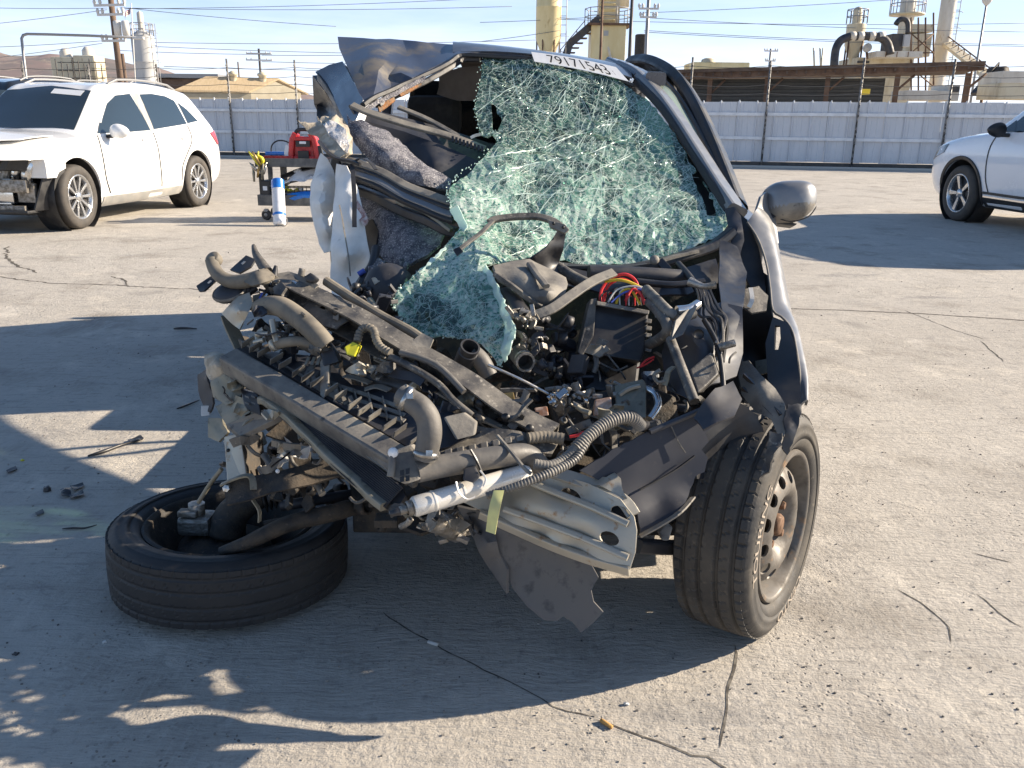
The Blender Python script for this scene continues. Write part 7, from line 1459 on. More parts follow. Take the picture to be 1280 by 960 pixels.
sw('beam_bottom_flange', M_beam, [(600, 642, 1.70), (640, 660, 1.69), (690, 682, 1.665), (740, 700, 1.635), (787, 713, 1.605)], rect(.012, .025, .003), up=V3((.1, -.5, .85)))
pr('beam_end_cap', M_beam, [(790, 660, 1.60), (797, 662, 1.60), (795, 690, 1.60), (788, 712, 1.60), (785, 706, 1.60)], FW * .08, .002)
sh('torn_beam_flap', M_beam, [(728, 604, 1.66), (748, 594, 1.67), (758, 596, 1.66), (768, 590, 1.67), (776, 598, 1.655), (778, 612, 1.64), (784, 622, 1.63), (770, 616, 1.64), (748, 606, 1.65)], step=5, thick=.004, crumple=.008, freq=18)
M_tray = mat('grey_undertray_plastic', (.075, .075, .08), .6, 0, (.11, .105, .10), 6, c3=(.05, .05, .052), n3=30)
M_navy = mat('dull_navy_plastic', (.026, .029, .040), .62, 0, (.042, .044, .054), 7, c3=(.07, .066, .065), n3=40, lo3=.66, hi3=.78, spec=.3)
sh('bumper_cover_piece', M_navy, [(724, 588, 1.655), (760, 566, 1.674), (800, 544, 1.694), (850, 524, 1.720), (900, 501, 1.746), (912, 499, 1.752), (918, 511, 1.755), (905, 522, 1.748), (893, 526, 1.742), (889, 534, 1.740), (881, 541, 1.736), (885, 552, 1.738), (876, 562, 1.733), (884, 572, 1.737), (880, 590, 1.735), (868, 596, 1.729), (860, 620, 1.725), (852, 636, 1.670), (830, 652, 1.670), (800, 668, 1.670), (796, 640, 1.670), (780, 616, 1.684)], step=8, thick=.006, inner=[(800, 590, 1.694), (840, 575, 1.715), (825, 630, 1.707), (860, 560, 1.725)], lam=1e-2, tear=1.3)
sw('cover_lip', M_darkdust, [(812, 540, 1.688), (850, 524, 1.708), (900, 503, 1.734), (914, 502, 1.741)], rect(.012, .01, .003)); sw('cover_bottom_edge', M_dusty2, [(800, 670, 1.658), (826, 656, 1.658), (850, 640, 1.658), (866, 622, 1.716)], rect(.012, .004, .001))
sw('cover_crease', M_black, [(800, 612, 1.682), (840, 590, 1.703), (868, 570, 1.717)], rect(.004, .003)); tb('cover_wire', M_dusty, [(838, 530, 1.702), (848, 552, 1.707), (857, 566, 1.712)], .0015, segs=5)
pr('lamp_connector', M_dusty2, [(824, 666, 1.77), (834, 652, 1.78), (841, 660, 1.77), (836, 676, 1.76), (828, 676, 1.76)], FW * .03, .003)
sw('lower_bar', M_black, [(796, 682, 1.82), (830, 684, 1.88), (870, 684, 1.95)], rect(.03, .03, .006))
sh('hanging_undertray', M_tray, [(602, 636, 1.72), (626, 655, 1.71), (660, 670, 1.71), (700, 684, 1.70), (728, 694, 1.69), (740, 708, 1.69), (748, 722, 1.69), (739, 738, 1.69), (742, 752, 1.69), (754, 765, 1.69), (742, 778, 1.69), (726, 791, 1.69), (716, 778, 1.70), (704, 770, 1.70), (696, 776, 1.70), (680, 774, 1.71), (660, 758, 1.72), (642, 738, 1.73), (628, 712, 1.73), (612, 680, 1.73)], step=6, thick=.007, lam=5e-2, crumple=.012, freq=5)
sh('undertray_fold', M_tray, [(572, 632, 1.74), (586, 636, 1.73), (606, 640, 1.72), (616, 664, 1.72), (624, 690, 1.72), (634, 712, 1.72), (634, 742, 1.73), (622, 726, 1.75), (606, 700, 1.76), (590, 670, 1.76)], step=7, thick=.006, inner=[(608, 680, 1.70)], crumple=.006, freq=12)
tb('ac_compressor', M_cast, [(540, 650, 1.78), (556, 656, 1.80), (572, 664, 1.84)], .026); lumps('ac_fragments', M_cast, 536, 644, 600, 676, 1.78, 1.86, 16, .014, .035, 21); lumps('lower_fragments', M_under, 470, 600, 700, 660, 1.86, 2.1, 40, .04, .09, 22)
# ---------------- crumpled left rail, cross plate
sh('crushed_rail_end', M_liner, [(254, 442, 1.98), (266, 438, 1.99), (280, 441, 1.98), (288, 452, 1.95), (286, 464, 1.94), (272, 470, 1.94), (262, 474, 1.95), (256, 464, 1.97)], step=5, thick=.004, smooth=False, crumple=.014, freq=22, tear=1, inner=[(268, 452, 1.92)])
sh('crushed_rail_skin', M_darkdust, [(246, 468, 2.02), (256, 462, 2.0), (262, 480, 1.98), (266, 504, 1.97), (262, 516, 1.97), (252, 508, 2.0), (247, 488, 2.02)], step=5, thick=.005, crumple=.010, freq=20, tear=1)
sh('rail_bracket', M_olive, [(262, 476, 1.95), (284, 466, 1.93), (302, 478, 1.91), (298, 500, 1.90), (282, 506, 1.91), (266, 496, 1.94)], step=5, thick=.005, crumple=.012, freq=16)
sh('rail_bracket', M_olive, [(268, 508, 1.94), (290, 492, 1.92), (316, 502, 1.88), (322, 520, 1.86), (300, 534, 1.87), (280, 528, 1.90)], step=5, thick=.005, crumple=.014, freq=14, seed=5)
sh('rail_bracket', M_olive, [(260, 522, 1.97), (276, 522, 1.95), (284, 540, 1.92), (272, 552, 1.93), (258, 546, 1.96)], step=5, thick=.006, crumple=.014, freq=16, seed=6)
pr('pale_tab', M_wwire, [(251, 507, 1.98), (262, 507, 1.98), (262, 519, 1.97), (251, 520, 1.97)], FW * .006, .001)
pr('rail_plate', M_dusty2, [(282, 530, 1.90), (328, 512, 1.85), (352, 520, 1.83), (300, 545, 1.86)], FW * .01 - UP * .012, .002)
pr('grille_clip', M_black, [(300, 486, 1.90), (322, 492, 1.87), (326, 520, 1.84), (306, 512, 1.87)], FW * .03, .003)
for k in range(6): pr('clip_bar', M_dusty2, [(306 + (k % 2) * 8, 494 + (k // 2) * 8, 1.868), (311 + (k % 2) * 8, 496 + (k // 2) * 8, 1.862), (311 + (k % 2) * 8, 498 + (k // 2) * 8, 1.86), (306 + (k % 2) * 8, 496 + (k // 2) * 8, 1.866)], FW * .006, 0)
pr('rail_post', M_beam, [(280, 546, 1.92), (300, 542, 1.90), (312, 620, 1.86), (286, 630, 1.87)], FW * .012, .002); pr('rail_post_side', M_under, [(300, 542, 1.90), (326, 540, 1.98), (332, 600, 1.96), (312, 620, 1.865)], FW * .01, .001)
for x, y, t in ((285, 563, 1.905), (292, 612, 1.865)): mb = MB(); mb.lathe([(0, -.002), (.004, -.001), (.0045, .003)], P(x, y, t), FW, 10); mb.build('post_hole', M_bwire, car0)
sh('cross_plate', M_under, [(280, 606, 1.84), (300, 598, 1.84), (340, 592, 1.85), (380, 582, 1.87), (420, 568, 1.90), (446, 572, 1.90), (456, 584, 1.88), (430, 594, 1.86), (390, 606, 1.84), (340, 616, 1.82), (310, 626, 1.81), (284, 632, 1.81)], step=7, thick=.006, inner=[(360, 602, 1.82)], smooth=True)
sw('plate_flange', M_olive, [(276, 606, 1.83), (300, 596, 1.825), (314, 596, 1.82), (317, 612, 1.81)], rect(.014, .004)); mb = MB(); mb.lathe([(0, -.010), (.008, -.009), (.009, 0)], P(284, 610, 1.825), FW, 6, smooth=False); mb.build('plate_bolt', M_steel, car0); mb = MB(); mb.lathe([(0, -.004), (.004, -.003), (.005, 0)], P(347, 589, 1.84), FW, 10); mb.build('plate_rivet', M_placard, car0)
sh('torn_airbag_scrap', M_airbag, [(330, 575, 2.0), (345, 565, 2.02), (366, 572, 2.0), (352, 585, 1.98), (335, 588, 1.98)], step=5, thick=.003, crumple=.02, freq=18); sh('torn_airbag_scrap', M_airbag, [(355, 545, 2.04), (375, 560, 2.02), (388, 555, 2.02), (384, 572, 2.0), (366, 570, 2.0)], step=5, thick=.003, crumple=.02, freq=18, seed=4)
lumps('shadowed_fragments', M_olive, 300, 535, 420, 590, 1.98, 2.12, 22, .02, .05, 31); lumps('shadowed_fragments', M_under, 320, 560, 480, 640, 2.05, 2.3, 30, .04, .09, 32)

# ---------------- torn left corner: felt, side airbag, buckled panels
sh('felt_mat', M_felt, [(434, 143, 2.92), (440, 152, 2.90), (452, 150, 2.90), (466, 160, 2.88), (482, 164, 2.87), (500, 178, 2.85), (514, 192, 2.82), (530, 206, 2.79), (548, 216, 2.77), (564, 225, 2.75), (562, 238, 2.72), (540, 234, 2.72), (520, 230, 2.73), (500, 224, 2.75), (478, 212, 2.78), (460, 196, 2.80), (446, 180, 2.84), (436, 164, 2.88)], step=5, thick=.012, crumple=.007, freq=14, inner=[(490, 195, 2.74), (530, 220, 2.70), (460, 172, 2.80)], tear=.8)
sh('felt_mat', M_felt, [(441, 232, 2.86), (462, 236, 2.82), (480, 246, 2.78), (505, 262, 2.74), (530, 276, 2.70), (556, 290, 2.64), (550, 306, 2.60), (532, 322, 2.58), (510, 332, 2.58), (488, 330, 2.62), (474, 318, 2.66), (468, 296, 2.72), (456, 276, 2.78), (446, 254, 2.84)], step=5, thick=.012, crumple=.008, freq=13, inner=[(510, 295, 2.62), (480, 270, 2.70)], seed=5, tear=.8)
for k in range(4): sw('cowl_crossmember', [M_dusty2, M_black, M_silver_lit, M_black][k], [(430 + k, 200 + k * 6, 2.78 - .01 * k), (452, 206 + k * 6.5, 2.74 - .01 * k), (480, 218 + k * 6.5, 2.70 - .01 * k), (510, 234 + k * 6.5, 2.66 - .01 * k), (540, 246 + k * 7, 2.62 - .01 * k), (568, 254 + k * 7.5, 2.58 - .01 * k)], rect(.030 if k % 2 == 0 else .02, .016, .004), up=V3((.1, -.6, .75)), wob=.004)
sw('crossmember_underside', M_black, [(448, 236, 2.78), (480, 252, 2.72), (515, 268, 2.66), (550, 282, 2.60), (572, 290, 2.58)], rect(.035, .03, .006), wob=.008)
sw('crossmember_brace', M_olive, [(498, 252, 2.66), (525, 262, 2.63), (550, 276, 2.59), (566, 288, 2.56)], rect(.024, .012, .003), wob=.004)
sh('buckled_wing', M_liner, [(372, 148, 2.86), (384, 152, 2.86), (396, 150, 2.88), (402, 145, 2.90), (416, 143, 2.90), (428, 148, 2.88), (436, 160, 2.84), (441, 176, 2.80), (440, 190, 2.76), (432, 196, 2.74), (418, 186, 2.76), (408, 178, 2.78), (398, 172, 2.80), (386, 164, 2.84)], step=5, thick=.004, crumple=.020, freq=14, inner=[(410, 160, 2.78), (424, 170, 2.74)], tear=.8)
sh('buckled_foil', M_foil, [(404, 154, 2.80), (420, 150, 2.82), (432, 162, 2.76), (437, 182, 2.72), (434, 192, 2.70), (424, 180, 2.70), (412, 168, 2.74)], step=4, thick=.003, smooth=False, crumple=.014, freq=22)
sh('buckled_liner', M_liner, [(399, 173, 2.74), (408, 167, 2.74), (420, 176, 2.70), (432, 192, 2.66), (424, 197, 2.66), (412, 190, 2.68), (402, 184, 2.72)], step=5, thick=.004, crumple=.006, freq=16, seed=4)
sw('liner_edge', M_black, [(398, 176, 2.72), (408, 188, 2.67), (420, 197, 2.65), (436, 200, 2.64), (450, 206, 2.62)], rect(.010, .008), wob=.005)
AB1 = [(402, 192, 2.86), (409, 198, 2.84), (415, 212, 2.82), (418, 228, 2.80), (417, 250, 2.79), (416, 275, 2.78), (416, 298, 2.78), (412, 314, 2.78), (405, 316, 2.78), (398, 304, 2.79), (394, 284, 2.80), (390, 266, 2.81), (387, 246, 2.82), (388, 230, 2.83), (393, 212, 2.85)]
sh('side_airbag', M_airbag, AB1, step=5, thick=.004, crumple=.016, freq=7, inner=[(402, 225, 2.74), (400, 255, 2.72), (404, 285, 2.73), (411, 240, 2.78), (409, 270, 2.77)], smooth=True)
sh('side_airbag', M_airbag, [(420, 204, 2.76), (432, 206, 2.73), (443, 226, 2.69), (450, 255, 2.66), (456, 290, 2.64), (461, 320, 2.62), (463, 345, 2.60), (448, 372, 2.62), (428, 372, 2.62), (413, 366, 2.64), (412, 330, 2.66), (413, 300, 2.68), (416, 270, 2.70), (417, 240, 2.73), (418, 220, 2.76)], step=5, thick=.004, crumple=.016, freq=7, inner=[(428, 235, 2.66), (430, 275, 2.62), (434, 320, 2.59), (422, 290, 2.68), (443, 330, 2.66), (421, 340, 2.65)], smooth=True, seed=6)
sw('airbag_seam', M_dusty2, [(424, 256, 2.63), (432, 300, 2.58), (438, 345, 2.56)], rect(.004, .002), wob=.004)
sw('black_strap', M_black, [(440, 205, 2.64), (442, 225, 2.59), (443, 250, 2.56), (444, 284, 2.54)], rect(.014, .003), wob=.003)
sw('black_strap', M_black, [(440, 205, 2.66), (450, 198, 2.63), (462, 202, 2.6), (470, 212, 2.58)], rect(.012, .003))
sh('torn_cloth_scrap', mat('reddish_cloth', (.30, .16, .15), .95, 0, (.5, .46, .44), 50), [(446, 250, 2.66), (454, 262, 2.64), (460, 276, 2.62), (454, 282, 2.62), (446, 270, 2.65)], step=4, thick=.004, crumple=.012, freq=25)
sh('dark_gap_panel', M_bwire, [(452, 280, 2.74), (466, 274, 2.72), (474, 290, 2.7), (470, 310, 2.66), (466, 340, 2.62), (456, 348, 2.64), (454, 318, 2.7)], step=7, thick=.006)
tb('drain_hose', M_black, [(470, 310, 2.6), (466, 330, 2.55), (456, 346, 2.5), (448, 358, 2.46)], .014); tb('blue_tag', M_bluewire, [(448, 343, 2.48), (456, 338, 2.48)], .008)
# brake booster / strut dome and fittings beneath the glass tongue
b2 = bmesh.new(); bmesh.ops.create_icosphere(b2, subdivisions=4, radius=1); cB = P(486, 362, 2.38)
for v in b2.verts: n_ = v.co.copy(); v.co = cB + RT * n_.x * .075 + UP * n_.y * .075 + FW * n_.z * .06 + n_ * .004 * noise.noise(n_ * 4)
mb = MB(); mb.take(b2, True); mb.build('brake_booster', M_darkdust, car0)
pr('booster_label', M_liner, [(464, 348, 2.335), (476, 336, 2.34), (482, 340, 2.335), (480, 348, 2.325), (468, 356, 2.32)], FW * .004, .001)
lumps('master_cylinder', M_black, 436, 352, 466, 384, 2.3, 2.42, 20, .02, .045, 41); tb('brake_pipe', M_olive, [(462, 376, 2.28), (470, 388, 2.22), (478, 400, 2.16)], .011)
lumps('crushed_bay_parts', M_felt, 470, 330, 520, 350, 2.45, 2.55, 12, .03, .06, 42); lumps('crushed_bay_parts', M_under, 460, 330, 640, 460, 2.3, 2.5, 40, .05, .11, 43); lumps('crushed_bay_parts', M_darkdust, 440, 360, 500, 420, 2.1, 2.3, 24, .025, .05, 44)

# ---------------- loose bent strips, brackets and wires of the tangle
rt = random.Random(99); PAL = [M_dusty, M_dusty, M_dusty2, M_darkdust, M_olive, M_beam, M_black, M_cast]
def tangle(n, x0, y0, x1, y1, t0, t1, slope, L0=14, L1=46):
    for k in range(n):
        u, v = rt.random(), rt.random(); x, y = x0 + (x1 - x0) * u, y0 + (y1 - y0) * v + slope * u; t = t0 + (t1 - t0) * u + rt.uniform(-.03, .03); a = rt.choice([.55, .6, .5, -.5, 1.5, 2.6]) + rt.gauss(0, .35); L = rt.uniform(L0, L1); kind = rt.random(); m_ = rt.choice(PAL)
        pts = []
        for q in range(4):
            pts.append((x, y, t)); x += L / 3 * math.cos(a); y += L / 3 * math.sin(a); a += rt.gauss(0, .55); t -= rt.uniform(-.012, .02)
        if kind < .34: sw('bent_strip', m_, pts, rect(rt.uniform(.008, .022), rt.uniform(.002, .005)), up=V3((rt.gauss(0, 1), -.5, rt.gauss(.5, .6))), res=3, twist=rt.gauss(0, .7))
        elif kind < .56: tb('cut_wire', rt.choice([M_bwire, M_bwire, M_dusty, M_hose]), pts, rt.uniform(.0018, .004), segs=5, res=4)
        elif kind < .70: tb('broken_pipe', rt.choice([M_hose, M_dusty2, M_cast, M_olive]), pts[:3], rt.uniform(.005, .010), segs=8, res=3)
        else:
            cx, cy = pts[0][:2]; R0 = rt.uniform(6, 15); out = [(cx + R0 * rt.uniform(.5, 1.2) * math.cos(b), cy + R0 * rt.uniform(.35, .9) * math.sin(b), t + .02 * math.cos(b * 2 + k)) for b in np.linspace(0, 5.5, rt.randint(5, 8))]
            sh('torn_bracket', m_, out, step=4.5, thick=.004, crumple=.010, freq=24, seed=k, tear=.6)
tangle(26, 300, 372, 560, 400, 1.98, 1.76, 110); tangle(22, 270, 470, 420, 545, 1.90, 1.80, 60); tangle(16, 280, 545, 470, 610, 1.92, 1.84, 20); tangle(22, 560, 470, 800, 520, 1.76, 1.84, 30); tangle(14, 440, 440, 640, 470, 1.82, 1.74, 70); tangle(14, 620, 390, 760, 470, 2.05, 2.02, 10); tangle(10, 820, 430, 920, 520, 1.90, 1.86, 0, 12, 30); tangle(10, 500, 630, 600, 660, 1.74, 1.74, 8, 10, 26)
# ================================================================== UTILITY CART AND WHAT LIES ON IT
M_cart = mat('grey_plastic_cart', (.07, .072, .075), .6, 0, (.17, .165, .15), 9, .42, .66)
M_redp = mat('red_plastic', (.55, .025, .03), .35, 0, (.42, .03, .03), 20); M_bluep = mat('blue_plastic', (.02, .19, .62), .35, 0, (.02, .14, .5), 14); M_whitep = mat('white_paper', (.74, .75, .77), .8, 0, (.64, .65, .67), 14)
TC = 10.0; cb = G(322, 283); ct = thing('utility_cart', 'grey two-shelf utility cart loaded with tools beside the wreck', 'cart', (0, 0, 0)); WORLD_ROOTS.add(ct.name)
cl0 = P(318, 201, TC); cx0, cy0 = cl0.x, cl0.y; ct.location = (cx0, cy0, 0); CW, CDp, ztop, zlow = 1.05, .52, cl0.z + .03, .21
def cpart(nm, m, fn, sa=None, par=None): mb = MB(); fn(mb); return mb.build(nm, m, par or ct, smooth_angle=sa)
def tray(z, h):
    def f(b):
        b.box((cx0 + CW / 2, cy0 + CDp / 2, z - h + .012), CW, CDp, .024, bevel=.008)
        b.box((cx0 + CW / 2, cy0 + .012, z - h / 2), CW, .028, h, bevel=.008); b.box((cx0 + CW / 2, cy0 + CDp - .012, z - h / 2), CW, .028, h, bevel=.008)
        b.box((cx0 + .012, cy0 + CDp / 2, z - h / 2), .028, CDp - .05, h - .004, bevel=.008); b.box((cx0 + CW - .012, cy0 + CDp / 2, z - h / 2), .028, CDp - .05, h - .004, bevel=.008)
    return f
cpart('top_tray', M_cart, tray(ztop, .10)); cpart('lower_tray', M_cart, tray(zlow + .10, .13))
for x, y in ((.05, .06), (CW - .05, .06), (.05, CDp - .06), (CW - .05, CDp - .06)):
    cpart('leg', M_trim if y < .2 else M_cart, lambda b: b.box((cx0 + x, cy0 + y, (ztop + zlow) / 2), .055, .055, ztop - zlow - .16, bevel=.012))
    c = (cx0 + x + .03, cy0 + y, .065); w_ = cpart('caster', M_trim, lambda b: b.lathe([(0, -.02), (.055, -.02), (.063, -.012), (.063, .012), (.055, .02), (0, .02)], c, (.25, 1, 0), 20), 40)
    cpart('caster_fork', M_galv, lambda b: b.box((c[0], c[1], .12), .05, .05, .035, bevel=.006), None, w_); cpart('caster_hub', M_galv, lambda b: b.lathe([(0, -.024), (.022, -.023), (.022, .023), (0, .024)], c, (.25, 1, 0), 12), None, w_)
cpart('mid_post', M_cart, lambda b: b.box((cx0 + .26, cy0 + .30, (ztop + zlow) / 2 + .05), .07, .07, ztop - zlow - .2, bevel=.01))
def item(nm, lab, cat, x, y, z): o = thing(nm, lab, cat, (cx0 + x, cy0 + y, z)); WORLD_ROOTS.add(o.name); return o, V3((cx0 + x, cy0 + y, z))
zt_ = ztop - .074
js, o = item('jump_starter', 'red portable jump starter with a black carry handle standing on the cart top', 'jump starter', .56, .2, zt_)
def jsb(b):
    for sx in (-1, 1): b.sweep([o + V3((sx * .17, 0, 0)), o + V3((sx * .155, 0, .16)), o + V3((sx * .13, 0, .29)), o + V3((sx * .09, 0, .36))], rect(.07, .15, .02), up=V3((0, 1, 0)))
    b.box(o + V3((0, 0, .30)), .20, .15, .05, bevel=.015); b.box(o + V3((0, 0, .05)), .26, .15, .10, bevel=.015); b.box(o + V3((0, .02, .19)), .24, .10, .2, bevel=.01)
mb = MB(); jsb(mb); mb.build('case', M_redp, js)
for nm, m, dz, w, h in (('display', M_trim, .24, .17, .07), ('gauge', M_whitep, .255, .08, .03), ('control_panel', M_trim, .10, .13, .12), ('warning_label', M_whitep, .115, .09, .025), ('warning_label', M_whitep, .05, .06, .03)): mb = MB(); mb.box(o + V3((0, -.045 if 'p' in nm and nm != 'display' else -.04, dz)) + V3((0, -.035 - .004 * (nm in ('gauge', 'warning_label')), 0)), w, .02, h, bevel=.004); mb.build(nm, m, js)
mb = MB(); mb.tube([o + V3((-.10, 0, .36)), o + V3((-.06, 0, .40)), o + V3((.06, 0, .40)), o + V3((.10, 0, .36))], .022, 10, res=4); mb.build('handle', M_trim, js)
for sx in (-1, 1): mb = MB(); mb.sweep([o + V3((sx * .20, -.06, .02)), o + V3((sx * .21, -.06, .12)), o + V3((sx * .19, -.05, .22))], rect(.05, .04, .01), up=V3((0, 1, 0))); mb.build('clamp', M_whitep if sx < 0 else M_trim, js)
bn, o = item('red_tool_tray', 'open red tool tray with a blue lining at the left of the cart top', 'tray', .26, .2, zt_)
mb = MB(); mb.prism([o + V3((-.16, -.1, 0)), o + V3((.16, -.1, 0)), o + V3((.18, -.1, .10)), o + V3((-.18, -.1, .10))], V3((0, .2, 0)), .006); mb.build('tray_body', M_redp, bn); mb = MB(); mb.box(o + V3((-.01, .03, .125)), .33, .14, .04, bevel=.012); mb.build('tray_lining', M_bluep, bn)
for k in range(5): mb = MB(); mb.box(o + V3((-.13 + k * .06, -.105, .05)), .012, .012, .085, bevel=.003); mb.build('tray_rib', M_redp, bn)
cbk, o = item('cable', 'black cable looping up over the red tool tray', 'cable', .2, .25, zt_)
mb = MB(); mb.tube(spline([o + V3(p) for p in ((-.05, 0, 0), (-.06, 0, .18), (0, 0, .26), (.1, .02, .27), (.22, .03, .22), (.32, .05, .23), (.36, .05, .1))], 5), .009, 8); mb.build('cord', M_bwire, cbk)
tl, o = item('tool_bundle', 'bundle of yellow and green hand tools hooked on the cart corner', 'tools', .04, .02, zt_ - .05); rg = random.Random(8)
for k in range(11):
    m_ = rg.choice([M_yellow, M_brass, M_trim, M_olive, M_steel]); p = o + V3((rg.uniform(-.06, .08), rg.uniform(-.08, -.03), rg.uniform(-.15, .12))); d = V3((rg.gauss(0, .5), rg.gauss(0, .2), 1)).normalized() * rg.uniform(.08, .22); mb = MB(); mb.tube([p, p + d * .5, p + d], [.012, .018, .008], 7); mb.build('hand_tool', m_, tl)
mb = MB(); mb.lathe([(.03, -.02), (.055, -.02), (.055, .02), (.03, .02)], o + V3((.03, -.05, .10)), (.2, 1, .2), 18, close=True); mb.build('tape_roll', M_yellow, tl)
rl, o = item('paper_tube', 'white paper tube with blue end cap and blue band leaning on the cart', 'tube', .26, -.14, 0)
a_, b_ = P(350, 286, 9.72), P(347, 226, 9.80); a_.z = max(a_.z, .01)
mb = MB(); d = (b_ - a_); L_ = d.length; mb.lathe([(0, 0), (.055, 0), (.072, .02), (.072, L_ * .85)], a_, d, 20); mb.build('tube_body', M_whitep, rl, smooth_angle=40)
mb = MB(); mb.lathe([(.0745, L_ * .80), (.0745, L_), (.066, L_ + .01), (0, L_ + .01)], a_, d, 20); mb.build('end_cap', M_bluep, rl, smooth_angle=40); mb = MB(); mb.lathe([(.0725, L_ * .20), (.0745, L_ * .205), (.0745, L_ * .25), (.0725, L_ * .255)], a_, d, 20); mb.build('band', M_bluep, rl)
mb = MB(); mb.tube([a_ + V3((.05 + .05 * math.cos(a), -.03, .05 + .06 * math.sin(a))) for a in np.linspace(-2, 2, 9)], .004, 5); mb.build('wire_loop', M_galv, rl)
zl = zlow - .005
pb, o = item('plastic_sheeting', 'crumpled white and black plastic sheeting heaped on the lower shelf', 'sheeting', .48, .25, zl)
mb = MB(); v, f = tri2d([(-.42, -.2), (.40, -.2), (.42, .2), (-.40, .2)], .05, jit=.2); p3 = [o + V3((x, y, .16 + .26 * math.exp(-((x - .12) / .3) ** 2) * math.exp(-(y / .25) ** 2) + .10 * noise.noise(V3((x * 6, y * 6, 2))))) for x, y in v]; shell(mb, p3, f, .006); mb.build('sheet', M_whitep, pb)
for a in (((-.2, -.15, .30), (.05, -.05, .40), (.35, .05, .46)), ((-.1, -.18, .26), (.1, -.1, .30), (.4, -.05, .34))): mb = MB(); mb.sweep(spline([o + V3(p) for p in a], 4), rect(.09, .015), up=V3((0, -.4, 1))); mb.build('fold', M_trim, pb)
bk, o = item('wire_basket', 'dark wire basket holding small yellow parts on the lower shelf', 'basket', .30, .14, zl)
for k in range(4):
    z = .04 + k * .05; mb = MB(); mb.tube([o + V3(p) for p in ((-.2, -.1, z), (.34, -.1, z), (.34, .1, z), (-.2, .1, z), (-.2, -.1, z))], .006, 4); mb.build('hoop', M_trim, bk)
for k in range(12): x = -.2 + k * .049; mb = MB(); mb.tube([o + V3((x, -.105, .0)), o + V3((x, -.105, .20))], .004, 4); mb.build('upright', M_trim, bk)
mb = MB(); mb.box(o + V3((.07, .0, .06)), .50, .17, .10); mb.build('liner', M_trim, bk)
for k in range(9): p = o + V3((rg.uniform(-.02, .26), rg.uniform(-.08, .0), .13 + rg.uniform(0, .05))); mb = MB(); mb.box(p, .06, .05, .04, ax=(V3((.8, .6, 0)), V3((-.6, .8, 0)), Z), bevel=.012); mb.build('yellow_part', rg.choice([M_yellow, M_brass, M_wwire]), bk)
bb, o = item('blue_bag', 'bright blue plastic bag lying at the front of the lower shelf', 'bag', .52, .06, zl + .02)
b2 = bmesh.new(); bmesh.ops.create_icosphere(b2, subdivisions=3, radius=1)
for v in b2.verts: n_ = v.co.copy(); v.co = o + V3((n_.x * .26, n_.y * .07, .06 + n_.z * .065 + .03 * n_.x)) + n_ * .014 * noise.noise(n_ * 3)
mb = MB(); mb.take(b2, True); mb.build('bag_body', M_bluep, bb); mb = MB(); mb.lathe([(.03, 0), (.045, .03), (.02, .04)], o + V3((-.25, 0, .05)), (-1, 0, .1), 10); mb.build('bag_neck', M_bluep, bb)
bd, o = item('black_case', 'small black case at the left end of the lower shelf', 'case', .10, .12, zl + .01)
mb = MB(); mb.box(o + V3((0, 0, .13)), .10, .22, .26, bevel=.012); mb.build('case_body', M_trim, bd); mb = MB(); mb.box(o + V3((0, -.113, .17)), .05, .006, .05); mb.build('label', M_whitep, bd)

# ================================================================== DEBRIS ON THE GROUND
def scrap(name, label, cat, px, w, m, h=.004, seed=1, group=None):
    """a torn flake lying on the ground; px = outline in photo pixels"""
    c = G(sum(p[0] for p in px) / len(px), sum(p[1] for p in px) / len(px)); th = bpy.data.objects.new(name, None)
    pts = [G(*p, .0) for p in px]; v, f = tri2d([(p.x, p.y) for p in pts], w, jit=.3, rng=random.Random(seed)); p3 = [V3((x, y, .004 + h * (.5 + noise.noise(V3((x * 30, y * 30, seed)))))) - c for x, y in v]
    mb = MB(); shell(mb, p3, f, .002); bpy.data.objects.remove(th); o = mb.build(name, m); o.location = c; return tag(o, label, cat, group)
def stick(name, label, cat, px, r, m):
    c = G(*px[0]); mb = MB(); mb.tube(spline([G(a, b, r + .002) - c for a, b in px], 4), [r * .5, r, r * .8, r * .4], 6); o = mb.build(name, m); o.location = c; return tag(o, label, cat)
def pebble(name, label, cat, x, y, r, m, seed=1, fl=.7):
    b2 = bmesh.new(); bmesh.ops.create_icosphere(b2, subdivisions=2, radius=1)
    for v in b2.verts: n_ = v.co.copy(); v.co = V3((n_.x * r, n_.y * r * .8, n_.z * r * fl + r * fl * .8)) + n_ * r * .5 * noise.noise(n_ * 1.6 + V3((seed, 0, 0)))
    mb = MB(); mb.take(b2); o = mb.build(name, m); o.location = G(x, y); return tag(o, label, cat)
scrap('plastic_shard', 'black plastic shard lying nearest the sunlit patch edge at left, largest of three', 'shard', [(76, 616), (88, 612), (90, 622), (78, 624)], .01, M_black, .012)
scrap('plastic_shard', 'flat black flake at left, lying right beside the largest black shard', 'shard', [(88, 610), (104, 606), (106, 610), (94, 616)], .01, M_black, .006, 2)
scrap('plastic_shard', 'black pointed flake at left, just below the other two flakes', 'shard', [(86, 622), (104, 616), (106, 622), (90, 626)], .01, M_black, .008, 3)
pebble('stone', 'dark round stone left of the black plastic shards', 'stone', 59, 614, .014, M_black, 3)
scrap('plastic_shard', 'lone small dark shard well below the black flakes at left', 'shard', [(44, 643), (54, 639), (56, 643), (47, 647)], .008, M_black, .004, 4)
scrap('plastic_shard', 'small grey flake inside the sunlit patch at far left', 'shard', [(8, 590), (20, 584), (22, 588), (11, 594)], .008, M_darkdust, .004, 5)
stick('trim_strip', 'long black broken trim strip pointing toward the flat tyre at left', 'strip', [(110, 570), (130, 564), (152, 556), (178, 549)], .007, M_black)
scrap('plastic_shard', 'jagged black piece lying over the end of the long trim strip', 'shard', [(160, 552), (176, 547), (180, 550), (166, 556)], .008, M_black, .008, 7)
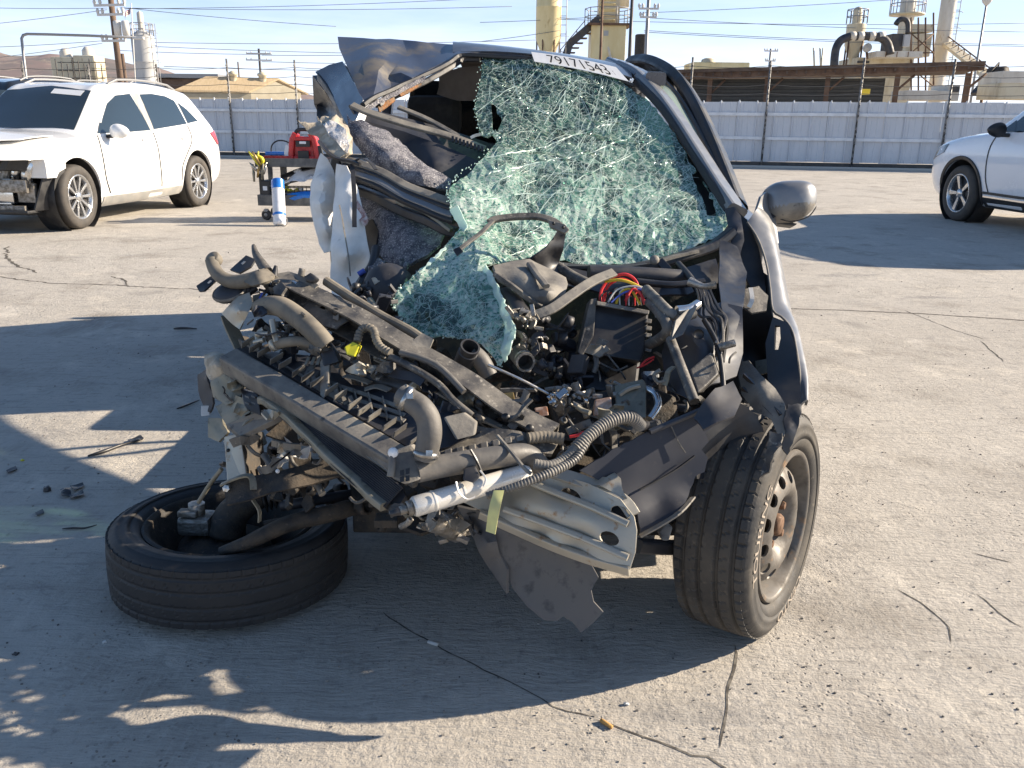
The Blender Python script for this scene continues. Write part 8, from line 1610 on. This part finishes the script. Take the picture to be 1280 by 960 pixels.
stick('trim_strip', 'short black strip beside the crushed rail end', 'strip', [(221, 511), (232, 507), (249, 500)], .005, M_black)
stick('trim_strip', 'thin curved black strip left of the flat tyre', 'strip', [(78, 661), (92, 660), (106, 660), (121, 656)], .0035, M_black)
stick('trim_strip', 'distant thin black strip within the shadow edge at upper left', 'strip', [(217, 411), (230, 410), (246, 411)], .008, M_black)
pebble('plastic_chip', 'tiny bright yellow chip in the sunlit patch', 'chip', 28, 576, .007, M_yellow, 4, .4)
pebble('stone', 'small dark stone at the bottom left of the picture', 'stone', 20, 818, .007, M_black, 5, .4)
pebble('plastic_chip', 'small pale chip in the shade below the flat tyre', 'chip', 131, 803, .006, M_wwire, 6, .4)
pebble('stone', 'white pebble beside the crack in the sunlit foreground', 'stone', 783, 881, .0055, M_wwire, 7)
c = G(757, 904); mb = MB(); a_, b_ = G(751, 900, .005) - c, G(765, 909, .005) - c; mb.lathe([(0, 0), (.0042, 0), (.0046, .006), (.0042, (b_ - a_).length), (0, (b_ - a_).length)], a_, b_ - a_, 12); o = mb.build('cigarette_butt', mat('cigarette_tan', (.50, .28, .08), .8, 0, (.4, .22, .07), 200)); o.location = c; tag(o, 'orange cigarette butt lying in the crack in the sun', 'cigarette butt')
c = G(541, 804); mb = MB(); a_, b_ = G(535, 802, .005) - c, G(547, 806, .005) - c; mb.lathe([(0, 0), (.004, 0), (.0042, .006), (.004, (b_ - a_).length), (0, (b_ - a_).length)], a_, b_ - a_, 12); o = mb.build('cigarette_butt', M_wwire); o.location = c; tag(o, 'white cigarette end lying in the shade on the crack', 'cigarette butt')
stick('wire_piece', 'thin pale bent wire beyond the wreck mirror', 'wire', [(905, 190), (915, 198), (925, 203)], .006, M_wwire)
rg = random.Random(77); mb = MB()
for k in range(900):
    x, y = rg.uniform(-20, 1290), 300 + 655 * rg.random() ** .8; c = G(x, y); s = rg.uniform(.0012, .0034) * (1 + c.y * .15); a = rg.uniform(0, 3)
    mb.box(c + V3((0, 0, s * .35)), s, s * rg.uniform(.6, 1.6), s * .7, ax=(V3((math.cos(a), math.sin(a), 0)), V3((-math.sin(a), math.cos(a), 0)), Z))
for k in range(320):
    x, y = rg.gauss(480, 230), rg.gauss(800, 60); c = G(x, max(y, 600)); s = rg.uniform(.001, .0026); a = rg.uniform(0, 3)
    mb.box(c + V3((0, 0, s * .35)), s, s * rg.uniform(.6, 1.6), s * .7, ax=(V3((math.cos(a), math.sin(a), 0)), V3((-math.sin(a), math.cos(a), 0)), Z))
tag(mb.build('grit', mat('grit_chips', (.34, .31, .27), .9, 0, (.10, .095, .09), 3, .45, .55)), 'loose grit and glass crumbs scattered over the concrete', kind='stuff')
